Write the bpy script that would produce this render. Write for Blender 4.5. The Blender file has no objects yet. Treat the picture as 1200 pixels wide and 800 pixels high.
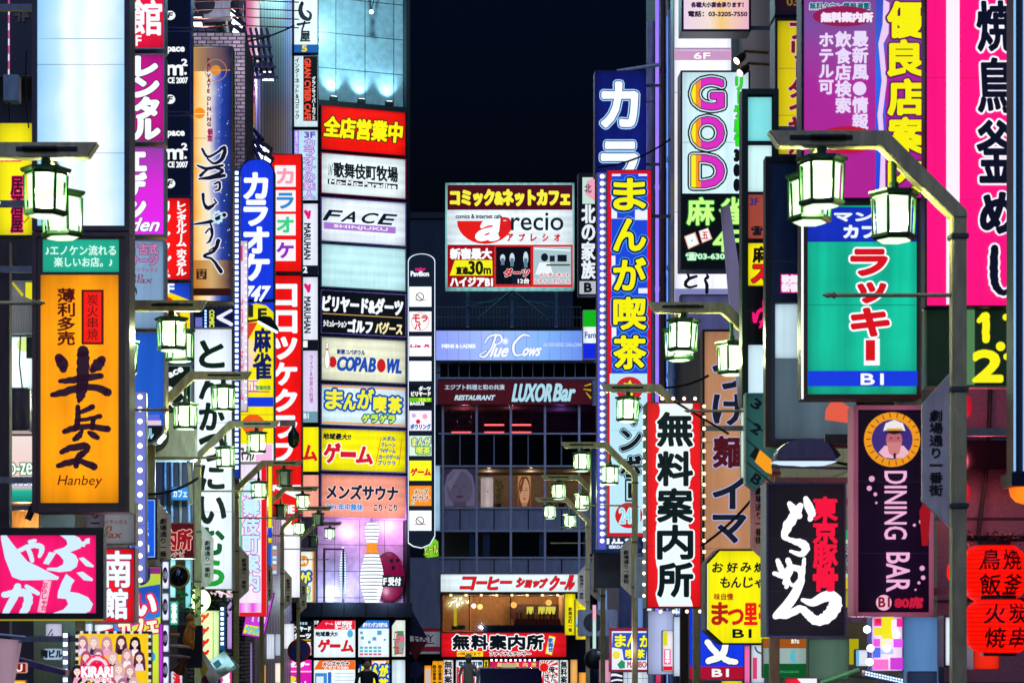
import bpy, bmesh, math, random
from math import radians as R, sin, cos, pi
from mathutils import Vector
random.seed(7)
sc = bpy.context.scene
COL = sc.collection
# ------------------------------------------------------------------ camera, world, light, exposure
F, CX, HY, ZC = 2600.0, 491.0, 748.0, 2.2          # focal length in pixels of a 1200 wide picture, vanishing point, eye height
cam = bpy.data.cameras.new('camera'); camo = bpy.data.objects.new('camera', cam); COL.objects.link(camo)
cam.sensor_width = 36.0; cam.lens = 36.0*F/1200.0
cam.shift_x = (600-CX)/1200.0; cam.shift_y = (HY-400)/1200.0
cam.dof.use_dof = True; cam.dof.focus_distance = 46; cam.dof.aperture_fstop = 9.0
cam.clip_start = 0.1; cam.clip_end = 2000
camo.location = (0, 0, ZC); camo.rotation_euler = (R(90), 0, 0)
sc.camera = camo
w = bpy.data.worlds.new('World'); sc.world = w; w.use_nodes = True
nt = w.node_tree; bg = nt.nodes['Background']
sky = nt.nodes.new('ShaderNodeTexSky'); sky.sky_type = 'NISHITA'; sky.sun_disc = False
sky.sun_elevation = R(-3.0); sky.sun_rotation = R(200); sky.altitude = 0
bg.inputs[1].default_value = SKY_STRENGTH = 0.3
tint = nt.nodes.new('ShaderNodeMix'); tint.data_type = 'RGBA'; tint.blend_type = 'MULTIPLY'; tint.inputs[0].default_value = 1
nt.links.new(sky.outputs[0], tint.inputs[6]); tint.inputs[7].default_value = (.05, .17, .62, 1)
nt.links.new(tint.outputs[2], bg.inputs[0])
sun = bpy.data.lights.new('city_glow_fill', 'SUN'); sun.energy = 1.15; sun.angle = R(50); sun.color = (.36, .47, 1)  # added bluish fill for faces turned to the camera, not a real moon
suno = bpy.data.objects.new('city_glow_fill', sun); COL.objects.link(suno); suno.rotation_euler = (R(48), 0, R(-12)); suno.location = (0, 0, 60)
vs = sc.view_settings
vs.view_transform = 'Standard'; vs.look = 'None'; vs.gamma = 1; vs.exposure = 0.08; vs.use_curve_mapping = False
cy = sc.cycles
sc.render.engine = 'CYCLES'
cy.use_denoising = True; cy.max_bounces = 5; cy.diffuse_bounces = 3; cy.glossy_bounces = 3; cy.transmission_bounces = 4
cy.sample_clamp_indirect = 3.0; cy.caustics_reflective = False; cy.caustics_refractive = False
# ------------------------------------------------------------------ materials
MATS = {}
def lin(h):
    h = h.lstrip('#')
    if len(h) == 3: h = ''.join(c*2 for c in h)
    v = [int(h[i:i+2], 16)/255 for i in (0, 2, 4)]
    return tuple(c/12.92 if c <= .04045 else ((c+.055)/1.055)**2.4 for c in v)
def newmat(key):
    m = bpy.data.materials.new(key); m.use_nodes = True; MATS[key] = m
    return m, m.node_tree, m.node_tree.nodes['Principled BSDF']
def lit(h, s=1.0, tube=0.0, sample=False, horiz=False):
    """backlit acrylic or vinyl: gives off its own colour; tube = how unevenly the lamps inside show through"""
    key = f'lit_{h}_{s}_{tube}_{sample}_{horiz}'
    if key in MATS: return MATS[key]
    m, t, p = newmat(key); c = lin(h)
    p.inputs['Base Color'].default_value = (*[x*.05+.004 for x in c], 1)
    p.inputs['Roughness'].default_value = .42; p.inputs['Specular IOR Level'].default_value = .12
    p.inputs['Emission Color'].default_value = (*c, 1)
    p.inputs['Emission Strength'].default_value = s
    if tube > 0:
        N = t.nodes.new; L = t.links.new
        def ma(op, a, b=None, c=None):
            n = N('ShaderNodeMath'); n.operation = op
            for q, v_ in enumerate((a, b, c)):
                if v_ is None: continue
                if isinstance(v_, (int, float)): n.inputs[q].default_value = v_
                else: L(v_, n.inputs[q])
            return n.outputs[0]
        tc = N('ShaderNodeTexCoord'); mp = N('ShaderNodeMapping')
        mp.inputs['Scale'].default_value = (.25, 1, 3.4) if horiz else (3.4, 1, .25)
        n1 = N('ShaderNodeTexNoise'); n1.inputs['Scale'].default_value = 1.0; n1.inputs['Detail'].default_value = 2.0
        n2 = N('ShaderNodeTexNoise'); n2.inputs['Scale'].default_value = 1.6; n2.inputs['Detail'].default_value = 6
        L(tc.outputs['Object'], mp.inputs[0]); L(mp.outputs[0], n1.inputs['Vector']); L(tc.outputs['Object'], n2.inputs['Vector'])
        so = N('ShaderNodeSeparateXYZ'); L(tc.outputs['Object'], so.inputs[0]); sg = N('ShaderNodeSeparateXYZ'); L(tc.outputs['Generated'], sg.inputs[0])
        band = ma('SINE', ma('MULTIPLY_ADD', so.outputs[2 if horiz else 0], 2*pi/.31, 1.1))          # the row of fluorescent tubes inside
        gx = ma('POWER', ma('ABSOLUTE', ma('MULTIPLY_ADD', sg.outputs[0], 2, -1)), 5); gz = ma('POWER', ma('ABSOLUTE', ma('MULTIPLY_ADD', sg.outputs[2], 2, -1)), 7)
        e = ma('MULTIPLY_ADD', ma('ADD', gx, gz), -min(.34, tube*1.7), 1.0)                            # the box gets dimmer away from its tubes
        nn = ma('MULTIPLY_ADD', ma('ADD', n1.outputs[0], n2.outputs[0]), tube*2.4, 1-tube*2.4)
        mp3 = N('ShaderNodeMapping'); mp3.inputs['Scale'].default_value = (22, 1, 1.1); n3 = N('ShaderNodeTexNoise'); n3.inputs['Scale'].default_value = 1; n3.inputs['Detail'].default_value = 4
        L(tc.outputs['Object'], mp3.inputs[0]); L(mp3.outputs[0], n3.inputs['Vector'])
        e = ma('MULTIPLY', e, ma('MULTIPLY_ADD', ma('POWER', n3.outputs[0], 2.0), -.32, 1.09))            # dust washed down the face
        k = ma('MULTIPLY', ma('MULTIPLY', e, nn), ma('MULTIPLY_ADD', band, tube*.34, 1.04))
        L(ma('MULTIPLY', k, s), p.inputs['Emission Strength'])
    m.cycles.emission_sampling = 'AUTO' if sample else 'NONE'
    return m
def paint(h, rough=.55, metal=0.0, dirt=.25, scale=3.0, bump=0.0):
    """painted or bare surface that only reflects; dirt = how patchy, grime runs downwards"""
    key = f'paint_{h}_{rough}_{metal}_{dirt}_{scale}_{bump}'
    if key in MATS: return MATS[key]
    m, t, p = newmat(key); c = lin(h)
    p.inputs['Roughness'].default_value = rough; p.inputs['Metallic'].default_value = metal
    tc = t.nodes.new('ShaderNodeTexCoord'); mp = t.nodes.new('ShaderNodeMapping'); mp.inputs['Scale'].default_value = (scale, scale, scale*.3)
    n = t.nodes.new('ShaderNodeTexNoise'); n.inputs['Detail'].default_value = 6
    r = t.nodes.new('ShaderNodeValToRGB'); r.color_ramp.elements[0].position = .3; r.color_ramp.elements[1].position = .7
    r.color_ramp.elements[0].color = (*[x*(1-dirt) for x in c], 1); r.color_ramp.elements[1].color = (*[min(1, x*(1+dirt*.6)) for x in c], 1)
    t.links.new(tc.outputs['Object'], mp.inputs[0]); t.links.new(mp.outputs[0], n.inputs['Vector']); t.links.new(n.outputs[0], r.inputs[0])
    t.links.new(r.outputs[0], p.inputs['Base Color'])
    if bump:
        b = t.nodes.new('ShaderNodeBump'); b.inputs['Strength'].default_value = bump; b.inputs['Distance'].default_value = .02
        t.links.new(n.outputs[0], b.inputs['Height']); t.links.new(b.outputs[0], p.inputs['Normal'])
    return m
def wallmat(kind):
    if 'wall_'+kind in MATS: return MATS['wall_'+kind]
    m, t, p = newmat('wall_'+kind)
    tc = t.nodes.new('ShaderNodeTexCoord')
    if kind in ('brick', 'tile', 'stone', 'metal_panel'):
        c1, c2, mo, wd, ht, ms, rg = {'brick': ('#b0a0a8', '#877a86', '#2e2832', .17, .075, .011, .8), 'tile': ('#b49ac2', '#a58db8', '#5d5068', .9, .9, .012, .25),
            'stone': ('#776a70', '#63575e', '#221c22', 1.25, .62, .012, .6), 'metal_panel': ('#76848e', '#6a7883', '#20262c', 1.05, 1.2, .014, .35)}[kind]
        sep = t.nodes.new('ShaderNodeSeparateXYZ'); cb = t.nodes.new('ShaderNodeCombineXYZ'); ad = t.nodes.new('ShaderNodeMath'); ad.operation = 'ADD'
        t.links.new(tc.outputs['Object'], sep.inputs[0]); t.links.new(sep.outputs[0], ad.inputs[0]); t.links.new(sep.outputs[1], ad.inputs[1])
        t.links.new(ad.outputs[0], cb.inputs[0]); t.links.new(sep.outputs[2], cb.inputs[1])
        b = t.nodes.new('ShaderNodeTexBrick'); b.inputs['Scale'].default_value = 1; b.offset = .5 if kind == 'brick' else 0
        b.inputs['Color1'].default_value = (*lin(c1), 1); b.inputs['Color2'].default_value = (*lin(c2), 1); b.inputs['Mortar'].default_value = (*lin(mo), 1)
        b.inputs['Mortar Size'].default_value = ms; b.inputs['Brick Width'].default_value = wd; b.inputs['Row Height'].default_value = ht
        t.links.new(cb.outputs[0], b.inputs['Vector'])
        n = t.nodes.new('ShaderNodeTexNoise'); n.inputs['Scale'].default_value = 5 if kind != 'stone' else 40; n.inputs['Detail'].default_value = 5
        mx = t.nodes.new('ShaderNodeMix'); mx.data_type = 'RGBA'; mx.blend_type = 'OVERLAY'; mx.inputs[0].default_value = .45
        t.links.new(tc.outputs['Object'], n.inputs['Vector']); t.links.new(b.outputs[0], mx.inputs[6]); t.links.new(n.outputs[0], mx.inputs[7])
        t.links.new(mx.outputs[2], p.inputs['Base Color'])
        bp = t.nodes.new('ShaderNodeBump'); bp.inputs['Strength'].default_value = .5; bp.inputs['Distance'].default_value = .02; bp.invert = True
        t.links.new(b.outputs['Fac'], bp.inputs['Height']); t.links.new(bp.outputs[0], p.inputs['Normal'])
        p.inputs['Roughness'].default_value = rg
    elif kind == 'corrugated':
        wv = t.nodes.new('ShaderNodeTexWave'); wv.bands_direction = 'Y'; wv.inputs['Scale'].default_value = .26; wv.inputs['Distortion'].default_value = 0
        r = t.nodes.new('ShaderNodeValToRGB'); r.color_ramp.elements[0].color = (*lin('#2a2c50'), 1); r.color_ramp.elements[1].color = (*lin('#8a86b8'), 1)
        t.links.new(tc.outputs['Object'], wv.inputs['Vector']); t.links.new(wv.outputs['Fac'], r.inputs[0]); t.links.new(r.outputs[0], p.inputs['Base Color'])
        bp = t.nodes.new('ShaderNodeBump'); bp.inputs['Strength'].default_value = .8; t.links.new(wv.outputs['Fac'], bp.inputs['Height']); t.links.new(bp.outputs[0], p.inputs['Normal'])
        p.inputs['Roughness'].default_value = .5
    elif kind == 'asphalt':
        n = t.nodes.new('ShaderNodeTexNoise'); n.inputs['Scale'].default_value = 60; n.inputs['Detail'].default_value = 8
        r = t.nodes.new('ShaderNodeValToRGB'); r.color_ramp.elements[0].color = (.03, .03, .034, 1); r.color_ramp.elements[1].color = (.075, .075, .08, 1)
        t.links.new(tc.outputs['Object'], n.inputs['Vector']); t.links.new(n.outputs[0], r.inputs[0]); t.links.new(r.outputs[0], p.inputs['Base Color'])
        p.inputs['Roughness'].default_value = .45
    return m
def glassmat():
    if 'pane_glass' in MATS: return MATS['pane_glass']
    m, t, p = newmat('pane_glass')
    t.nodes.remove(p); o = t.nodes['Material Output']
    a = t.nodes.new('ShaderNodeBsdfTransparent'); a.inputs[0].default_value = (.82, .86, .9, 1)
    g = t.nodes.new('ShaderNodeBsdfGlossy'); g.inputs['Roughness'].default_value = .03
    f = t.nodes.new('ShaderNodeFresnel'); f.inputs[0].default_value = 1.5; mx = t.nodes.new('ShaderNodeMixShader')
    t.links.new(f.outputs[0], mx.inputs[0]); t.links.new(a.outputs[0], mx.inputs[1]); t.links.new(g.outputs[0], mx.inputs[2]); t.links.new(mx.outputs[0], o.inputs[0])
    return m
def lampglass():
    if 'lamp_glass' in MATS: return MATS['lamp_glass']
    m, t, p = newmat('lamp_glass'); t.nodes.remove(p); o = t.nodes['Material Output']
    a = t.nodes.new('ShaderNodeBsdfTransparent'); a.inputs[0].default_value = (.62, .62, .62, 1)
    e = t.nodes.new('ShaderNodeEmission'); e.inputs[0].default_value = (*lin('#d6ffcc'), 1); e.inputs[1].default_value = .85
    ad = t.nodes.new('ShaderNodeAddShader'); t.links.new(a.outputs[0], ad.inputs[0]); t.links.new(e.outputs[0], ad.inputs[1]); t.links.new(ad.outputs[0], o.inputs[0])
    return m
def ramp_lit(key, axis, stops, s=1.0, interp='LINEAR', noise=0.0):
    """colour change across a sign, axis 0 = along the sign, 2 = up; positions in metres from the sign's base centre"""
    if key in MATS: return MATS[key]
    m, t, p = newmat(key)
    tc = t.nodes.new('ShaderNodeTexCoord'); sep = t.nodes.new('ShaderNodeSeparateXYZ'); t.links.new(tc.outputs['Object'], sep.inputs[0])
    a, b = stops[0][0], stops[-1][0]
    mr = t.nodes.new('ShaderNodeMapRange'); mr.inputs[1].default_value = a; mr.inputs[2].default_value = b
    src = sep.outputs[axis]
    if noise:
        n = t.nodes.new('ShaderNodeTexNoise'); n.inputs['Scale'].default_value = 2.2; n.inputs['Detail'].default_value = 4
        ml = t.nodes.new('ShaderNodeMath'); ml.operation = 'MULTIPLY_ADD'; ml.inputs[1].default_value = noise
        t.links.new(tc.outputs['Object'], n.inputs['Vector']); t.links.new(n.outputs[0], ml.inputs[0]); t.links.new(src, ml.inputs[2])
        sb = t.nodes.new('ShaderNodeMath'); sb.operation = 'SUBTRACT'; sb.inputs[1].default_value = noise*.5; t.links.new(ml.outputs[0], sb.inputs[0]); src = sb.outputs[0]
    t.links.new(src, mr.inputs[0])
    r = t.nodes.new('ShaderNodeValToRGB'); cr = r.color_ramp; cr.interpolation = interp
    for i, (pos, h) in enumerate(stops):
        q = (pos-a)/(b-a)
        e = cr.elements[i] if i < 2 else cr.elements.new(q)
        e.position = q; e.color = (*lin(h), 1)
    t.links.new(mr.outputs[0], r.inputs[0]); t.links.new(r.outputs[0], p.inputs['Emission Color'])
    p.inputs['Base Color'].default_value = (.03, .03, .03, 1); p.inputs['Roughness'].default_value = .45; p.inputs['Specular IOR Level'].default_value = .2; p.inputs['Emission Strength'].default_value = s
    m.cycles.emission_sampling = 'AUTO'
    return m
def M(c):
    """a colour string means a backlit colour, a tuple (colour, strength) sets how bright, a material stays itself"""
    if isinstance(c, str): return lit(c)
    if isinstance(c, tuple): return lit(c[0], c[1])
    return c
STEEL = paint('#6a6f7a', .4, .3, .3); DARK = paint('#171a22', .45, .2, .3); BLACK = paint('#0c0d11', .5, 0, .2); ALU = paint('#a4aab6', .35, .3, .25)
BROWN = paint('#3a2a2e', .5, .3, .35); LAMPM = paint('#c8b87c', .45, .15, .35); LANTM = paint('#2e5434', .35, .3, .3)
# ------------------------------------------------------------------ mesh building
class MB:
    def __init__(s): s.v = []; s.f = []; s.m = []
    def add(s, v, f, m=0):
        o = len(s.v); s.v += v; s.f += [tuple(i+o for i in q) for q in f]; s.m += [m]*len(f); return s
    def box(s, x0, x1, y0, y1, z0, z1, m=0):
        v = [(x, y, z) for z in (z0, z1) for y in (y0, y1) for x in (x0, x1)]
        return s.add(v, [(0, 2, 3, 1), (4, 5, 7, 6), (0, 1, 5, 4), (2, 6, 7, 3), (0, 4, 6, 2), (1, 3, 7, 5)], m)
    def prism(s, poly, y0, y1, m=0):                      # poly in (x, z)
        n = len(poly)
        a = sum(poly[i][0]*poly[(i+1) % n][1]-poly[(i+1) % n][0]*poly[i][1] for i in range(n))
        if a < 0: poly = poly[::-1]
        v = [(x, y0, z) for x, z in poly]+[(x, y1, z) for x, z in poly]
        f = [tuple(range(n)), tuple(range(2*n-1, n-1, -1))]+[(i, i+n, (i+1) % n+n, (i+1) % n) for i in range(n)]
        return s.add(v, f, m)
    def tube(s, pts, r, n=8, m=0, cap=True):
        pts = [Vector(p) for p in pts]; rs = r if isinstance(r, (list, tuple)) else [r]*len(pts)
        v = []; f = []; up = None
        for i, p in enumerate(pts):
            d = (pts[min(i+1, len(pts)-1)]-pts[max(i-1, 0)]).normalized()
            if up is None: up = Vector((0, 0, 1)) if abs(d.z) < .9 else Vector((1, 0, 0))
            a = d.cross(up).normalized(); b = a.cross(d).normalized(); up = b
            v += [tuple(p+(a*cos(2*pi*k/n)+b*sin(2*pi*k/n))*rs[i]) for k in range(n)]
        for i in range(len(pts)-1):
            f += [(i*n+k, i*n+(k+1) % n, (i+1)*n+(k+1) % n, (i+1)*n+k) for k in range(n)]
        if cap: f += [tuple(range(n))[::-1], tuple(range((len(pts)-1)*n, len(pts)*n))]
        return s.add(v, f, m)
    def lathe(s, prof, n=16, m=0, c=(0, 0, 0), axis='z'):
        v = []; f = []
        for r, z in prof:
            for k in range(n):
                a = 2*pi*k/n
                p = (r*cos(a), r*sin(a), z)
                if axis == 'y': p = (p[0], p[2], p[1])
                if axis == 'x': p = (p[2], p[1], p[0])
                v.append((p[0]+c[0], p[1]+c[1], p[2]+c[2]))
        for i in range(len(prof)-1): f += [(i*n+k, i*n+(k+1) % n, (i+1)*n+(k+1) % n, (i+1)*n+k) for k in range(n)]
        f += [tuple(range(n))[::-1], tuple(range((len(prof)-1)*n, len(prof)*n))]
        return s.add(v, f, m)
    def ball(s, c, r, n=12, k=8, m=0, sz=1.0):
        return s.lathe([(max(.001, r*sin(pi*i/k)), -r*sz*cos(pi*i/k)) for i in range(k+1)], n, m, c)
    def build(s, name, mats, parent=None, loc=(0, 0, 0), smooth=False, bevel=0):
        if not isinstance(mats, list): mats = [mats]
        me = bpy.data.meshes.new(name); me.from_pydata(s.v, [], s.f)
        for m in mats: me.materials.append(M(m))
        me.polygons.foreach_set('material_index', s.m)
        bm = bmesh.new(); bm.from_mesh(me)
        if bevel: bmesh.ops.bevel(bm, geom=bm.edges[:], offset=bevel, segments=2, affect='EDGES', clamp_overlap=True)
        bmesh.ops.recalc_face_normals(bm, faces=bm.faces[:])
        bm.to_mesh(me); bm.free()
        if smooth:
            me.polygons.foreach_set('use_smooth', [True]*len(me.polygons))
            me.set_sharp_from_angle(angle=R(40))
        me.update()
        o = bpy.data.objects.new(name, me); COL.objects.link(o); o.parent = parent; o.location = loc
        return o
def tag(o, label, cat, group=None, kind=None):
    if label: o['label'] = label
    if cat: o['category'] = cat
    if group: o['group'] = group
    if kind: o['kind'] = kind
    return o
def thing(name, label, cat, loc, rz=0, group=None):
    o = bpy.data.objects.new(name, None); o.empty_display_size = .2; COL.objects.link(o); o.location = loc; o.rotation_euler = (0, 0, rz)
    return tag(o, label, cat, group)
def structure(o): o['kind'] = 'structure'; return o
def dup(root, loc, label=None, rz=None):
    def cp(o, par):
        c = o.copy(); COL.objects.link(c); c.parent = par
        for ch in kids.get(o, []): cp(ch, c)
        return c
    kids = {}
    for q in bpy.data.objects:
        if q.parent: kids.setdefault(q.parent, []).append(q)
    r = cp(root, None); r.location = loc
    if rz is not None: r.rotation_euler = (0, 0, rz)
    if label: r['label'] = label
    return r
def P(px, py, Y): return Vector(((px-CX)*Y/F, Y, ZC+(HY-py)*Y/F))
# ------------------------------------------------------------------ lettering
_fc = bpy.data.curves.new('type', 'FONT'); _fo = bpy.data.objects.new('type', _fc); COL.objects.link(_fo); _fc.resolution_u = 3
_GL = {}
def glyph(s):
    if s in _GL: return _GL[s]
    _fc.body = s; bpy.context.view_layer.update()
    me = bpy.data.meshes.new_from_object(_fo.evaluated_get(bpy.context.evaluated_depsgraph_get()))
    v = [(p.co.x, p.co.y) for p in me.vertices]; f = [tuple(p.vertices) for p in me.polygons]
    ec = {}
    for p in f:
        for i in range(len(p)):
            k = tuple(sorted((p[i], p[(i+1) % len(p)]))); ec[k] = ec.get(k, 0)+1
    e = [k for k, n in ec.items() if n == 1]
    bpy.data.meshes.remove(me)
    xs = [a for a, b in v] or [0, 1]; ys = [b for a, b in v] or [0, 1]
    _GL[s] = (v, f, e, (min(xs), max(xs), min(ys), max(ys)))
    return _GL[s]
def stroke_poly(pts, n=6):
    """brush stroke: polyline of (x, y, width) -> smooth outline with round ends"""
    q = []
    p = [pts[0]]+list(pts)+[pts[-1]]
    for i in range(1, len(p)-2):
        for k in range(n):
            t = k/n
            q.append(tuple(.5*((2*p[i][c])+(-p[i-1][c]+p[i+1][c])*t+(2*p[i-1][c]-5*p[i][c]+4*p[i+1][c]-p[i+2][c])*t*t+(-p[i-1][c]+3*p[i][c]-3*p[i+1][c]+p[i+2][c])*t**3) for c in range(3)))
    q.append(tuple(pts[-1]))
    L = []; Rr = []
    for i, (x, y, wd) in enumerate(q):
        a = q[max(i-1, 0)]; b = q[min(i+1, len(q)-1)]; dx, dy = b[0]-a[0], b[1]-a[1]; l = math.hypot(dx, dy) or 1
        nx, ny = -dy/l*wd/2, dx/l*wd/2
        j = 1+.10*sin(i*2.3+x)
        L.append((x+nx*j, y+ny*j)); Rr.append((x-nx/j, y-ny/j))
    return L, Rr, q
# ------------------------------------------------------------------ signs: all sizes given where the sign stands in the picture at its own distance
SIGNS = {}
class Sign:
    def __init__(s, label, x0, y0, x1, y1, Y, panel='#fff', fr=2.0, frc=DARK, dep=.3, st=1.02, tube=.2, plane=None, name='lightbox_sign', cat='sign', group=None,
                 outline=None, side=0, sample=True, horiz=False, body=True, bev=.006, wallx=None, pname='panel'):
        s.X0, s.Yp, s.rot = plane if plane else (0, Y, 0)
        s.n = (sin(s.rot), -cos(s.rot)); s.t = (cos(s.rot), sin(s.rot))
        c = s.hit((x0+x1)/2, y1); s.c = Vector((c[0], c[1], c[2])); s.dep = dep; s.z = .004; s.k = Y/F
        s.box = (x0, y0, x1, y1)
        s.root = thing(name, label, cat, s.c, s.rot, group)
        pm = panel if not isinstance(panel, str) else lit(panel, st, tube, sample, horiz)
        if body:
            if outline:
                po = [s.uv(*q) for q in outline]; cx = sum(q[0] for q in outline)/len(outline); cyy = sum(q[1] for q in outline)/len(outline)
                MB().prism(po, .004, dep).build('cabinet', frc, s.root, bevel=bev)
                hw, hh = (x1-x0)/2, (y1-y0)/2
                mx, my = (x0+x1)/2, (y0+y1)/2
                pi_ = [s.uv(mx+(a-mx)*(1-fr/hw), my+(b-my)*(1-fr/hh)) for a, b in outline]
                MB().prism(pi_, -.004, .002).build(pname, pm, s.root)
            else:
                u0, v1 = s.uv(x0, y0); u1, v0 = s.uv(x1, y1)
                # corners follow the level of the sign itself
                fu = fr*s.k
                if plane: v0 = s.uv(x0, y1)[1]
                MB().box(u0, u1, .006, dep, v0, v1).build('cabinet', frc, s.root, bevel=bev)
                if fr > 0:
                    b = MB(); pr = -min(.03, fu*.6)
                    b.box(u0, u1, pr, .004, v1-fu, v1); b.box(u0, u1, pr, .004, v0, v0+fu); b.box(u0, u0+fu, pr, .004, v0+fu, v1-fu); b.box(u1-fu, u1, pr, .004, v0+fu, v1-fu)
                    b.build('frame', frc, s.root)
                MB().box(u0+fu, u1-fu, -.002, .003, v0+fu, v1-fu).build(pname, pm, s.root)
        if body and not outline and y1-y0 > 150 and x1-x0 < 120 and fr > .3 and plane is None:
            for q in (.36, .7): s.rect(x0+fr, y0+(y1-y0)*q, x1-fr, y0+(y1-y0)*q+.45, lit('#3a3a48', .5), 'seam')
        if side:
            wx = wallx if wallx is not None else (4.75 if side > 0 else -4.2)
            xe = s.c.x+side*(x1-x0)/2*s.k
            if (wx-xe)*side > .05:
                h = (y1-y0)*s.k
                for q in (.12, .88):
                    MB().box(min(0, wx-s.c.x)+((x1-x0)/2*s.k-.02 if side > 0 else 0), max(0, wx-s.c.x)-((x1-x0)/2*s.k-.02 if side < 0 else 0), dep*.4, dep*.4+.05, h*q-.025, h*q+.025).build('bracket', STEEL, s.root)
    def hit(s, px, py):
        dx, dz = (px-CX)/F, (HY-py)/F
        t = (s.X0*s.n[0]+s.Yp*s.n[1])/(dx*s.n[0]+s.n[1])
        return dx*t, t, ZC+dz*t
    def uv(s, px, py):
        x, y, z = s.hit(px, py)
        return ((x-s.c.x)*s.t[0]+(y-s.c.y)*s.t[1], z-s.c.z)
    def lift(s): s.z += .0025; return -s.z
    def poly(s, pts, c, name='graphic', th=.001):
        y = s.lift(); MB().prism([s.uv(*q) for q in pts], y, y+th).build(name, c, s.root); return s
    def rect(s, x0, y0, x1, y1, c, name='graphic'): return s.poly([(x0, y0), (x1, y0), (x1, y1), (x0, y1)], c, name)
    def frame(s, x0, y0, x1, y1, t, c, name='border'):
        y = s.lift(); b = MB()
        for a in ((x0, y0, x1, y0+t), (x0, y1-t, x1, y1), (x0, y0+t, x0+t, y1-t), (x1-t, y0+t, x1, y1-t)):
            b.prism([s.uv(a[0], a[1]), s.uv(a[2], a[1]), s.uv(a[2], a[3]), s.uv(a[0], a[3])], y, y+.001)
        b.build(name, c, s.root); return s
    def disc(s, x, y, r, c, name='graphic', ry=None, n=28):
        ry = ry or r
        return s.poly([(x+r*cos(2*pi*k/n), y+ry*sin(2*pi*k/n)) for k in range(n)], c, name)
    def ring(s, x, y, r, w_, c, name='border', a0=0, a1=360, ry=None):
        yy = s.lift(); b = MB(); n = 32; ry = ry or r
        for k in range(n):
            A = R(a0+(a1-a0)*k/n); B = R(a0+(a1-a0)*(k+1)/n)
            b.add([(u, yy, v) for u, v in (s.uv(x+r*cos(A), y+ry*sin(A)), s.uv(x+r*cos(B), y+ry*sin(B)), s.uv(x+(r-w_)*cos(B), y+(ry-w_)*sin(B)), s.uv(x+(r-w_)*cos(A), y+(ry-w_)*sin(A)))], [(0, 1, 2, 3)])
        b.build(name, c, s.root); return s
    def line(s, pts, w_, c, name='graphic'):
        y = s.lift(); b = MB()
        for (x0, y0), (x1, y1) in zip(pts, pts[1:]):
            l = math.hypot(x1-x0, y1-y0) or 1; nx, ny = -(y1-y0)/l*w_/2, (x1-x0)/l*w_/2
            b.add([(u, y, v) for u, v in (s.uv(x0+nx, y0+ny), s.uv(x1+nx, y1+ny), s.uv(x1-nx, y1-ny), s.uv(x0-nx, y0-ny))], [(0, 1, 2, 3)])
        b.build(name, c, s.root); return s
    def brush(s, strokes, layers, name='lettering', n=6):
        b = MB(); mats = []
        for i, (dil, c) in enumerate(layers):
            y = s.lift(); mats.append(M(c))
            for st in strokes:
                L, Rr, q = stroke_poly([(a, bb, wd+2*dil) for a, bb, wd in st], n)
                m = len(L)
                v = [(u, y, vv) for u, vv in [s.uv(*p) for p in L+Rr]]
                b.add(v, [(k, k+1, m+k+1, m+k) for k in range(m-1)], i)
                for (ex, ey, ew) in (q[0], q[-1]):
                    b.add([(u, y, vv) for u, vv in [s.uv(ex+ew*.5*cos(2*pi*k/9), ey+ew*.5*sin(2*pi*k/9)) for k in range(9)]], [tuple(range(9))], i)
        b.build(name, mats, s.root); return s
    def _emit(s, glyphs, layers, name):
        """glyphs: list of (glyph, map) where map takes glyph coordinates to picture coordinates"""
        b = MB(); mats = []
        for i, (dil, c) in enumerate(layers):
            y = s.lift(); mats.append(M(c))
            for (v, f, e, bb), mp in glyphs:
                pv = [mp(*p) for p in v]
                uvs = [s.uv(*p) for p in pv]
                b.add([(u, y, w_) for u, w_ in uvs], f, i)
                if dil > .01:
                    vv = []; ff = []
                    used = set()
                    for a, c2 in e:
                        (x0, y0), (x1, y1) = pv[a], pv[c2]; l = math.hypot(x1-x0, y1-y0)
                        if l < 1e-5: continue
                        nx, ny = -(y1-y0)/l*dil, (x1-x0)/l*dil
                        o = len(vv); vv += [s.uv(x0+nx, y0+ny), s.uv(x1+nx, y1+ny), s.uv(x1-nx, y1-ny), s.uv(x0-nx, y0-ny)]; ff.append((o, o+1, o+2, o+3)); used.add(a); used.add(c2)
                    for a in used:
                        x0, y0 = pv[a]; o = len(vv); vv += [s.uv(x0+dil*cos(k*pi/3.5), y0+dil*sin(k*pi/3.5)) for k in range(7)]; ff.append(tuple(range(o, o+7)))
                    b.add([(u, y+.0004, w_) for u, w_ in vv], ff, i)
        b.build(name, mats, s.root); return s
    def txt(s, t, x0, y0, x1, y1, layers, shear=0.0, rot=False, ang=0.0, name='lettering'):
        if isinstance(layers, (str, tuple)) or not isinstance(layers, list): layers = [(0.25, layers)]
        g = glyph(t); a0, a1, b0, b1 = g[3]; A = max(1e-4, a1-a0); B = max(1e-4, b1-b0)
        xm, ym = (x0+x1)/2, (y0+y1)/2; ca, sa = cos(R(ang)), sin(R(ang))
        def mp(x, y):
            p, q = (x-a0)/A, (y-b0)/B
            if rot: X, Yy = x0+q*(x1-x0), y0+p*(y1-y0)+shear*(x1-x0)*-(q-.5)
            else: X, Yy = x0+p*(x1-x0)+shear*(q-.5)*(y1-y0), y1-q*(y1-y0)
            if ang: X, Yy = xm+(X-xm)*ca-(Yy-ym)*sa, ym+(X-xm)*sa+(Yy-ym)*ca
            return X, Yy
        return s._emit([(g, mp)], layers, name)
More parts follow.
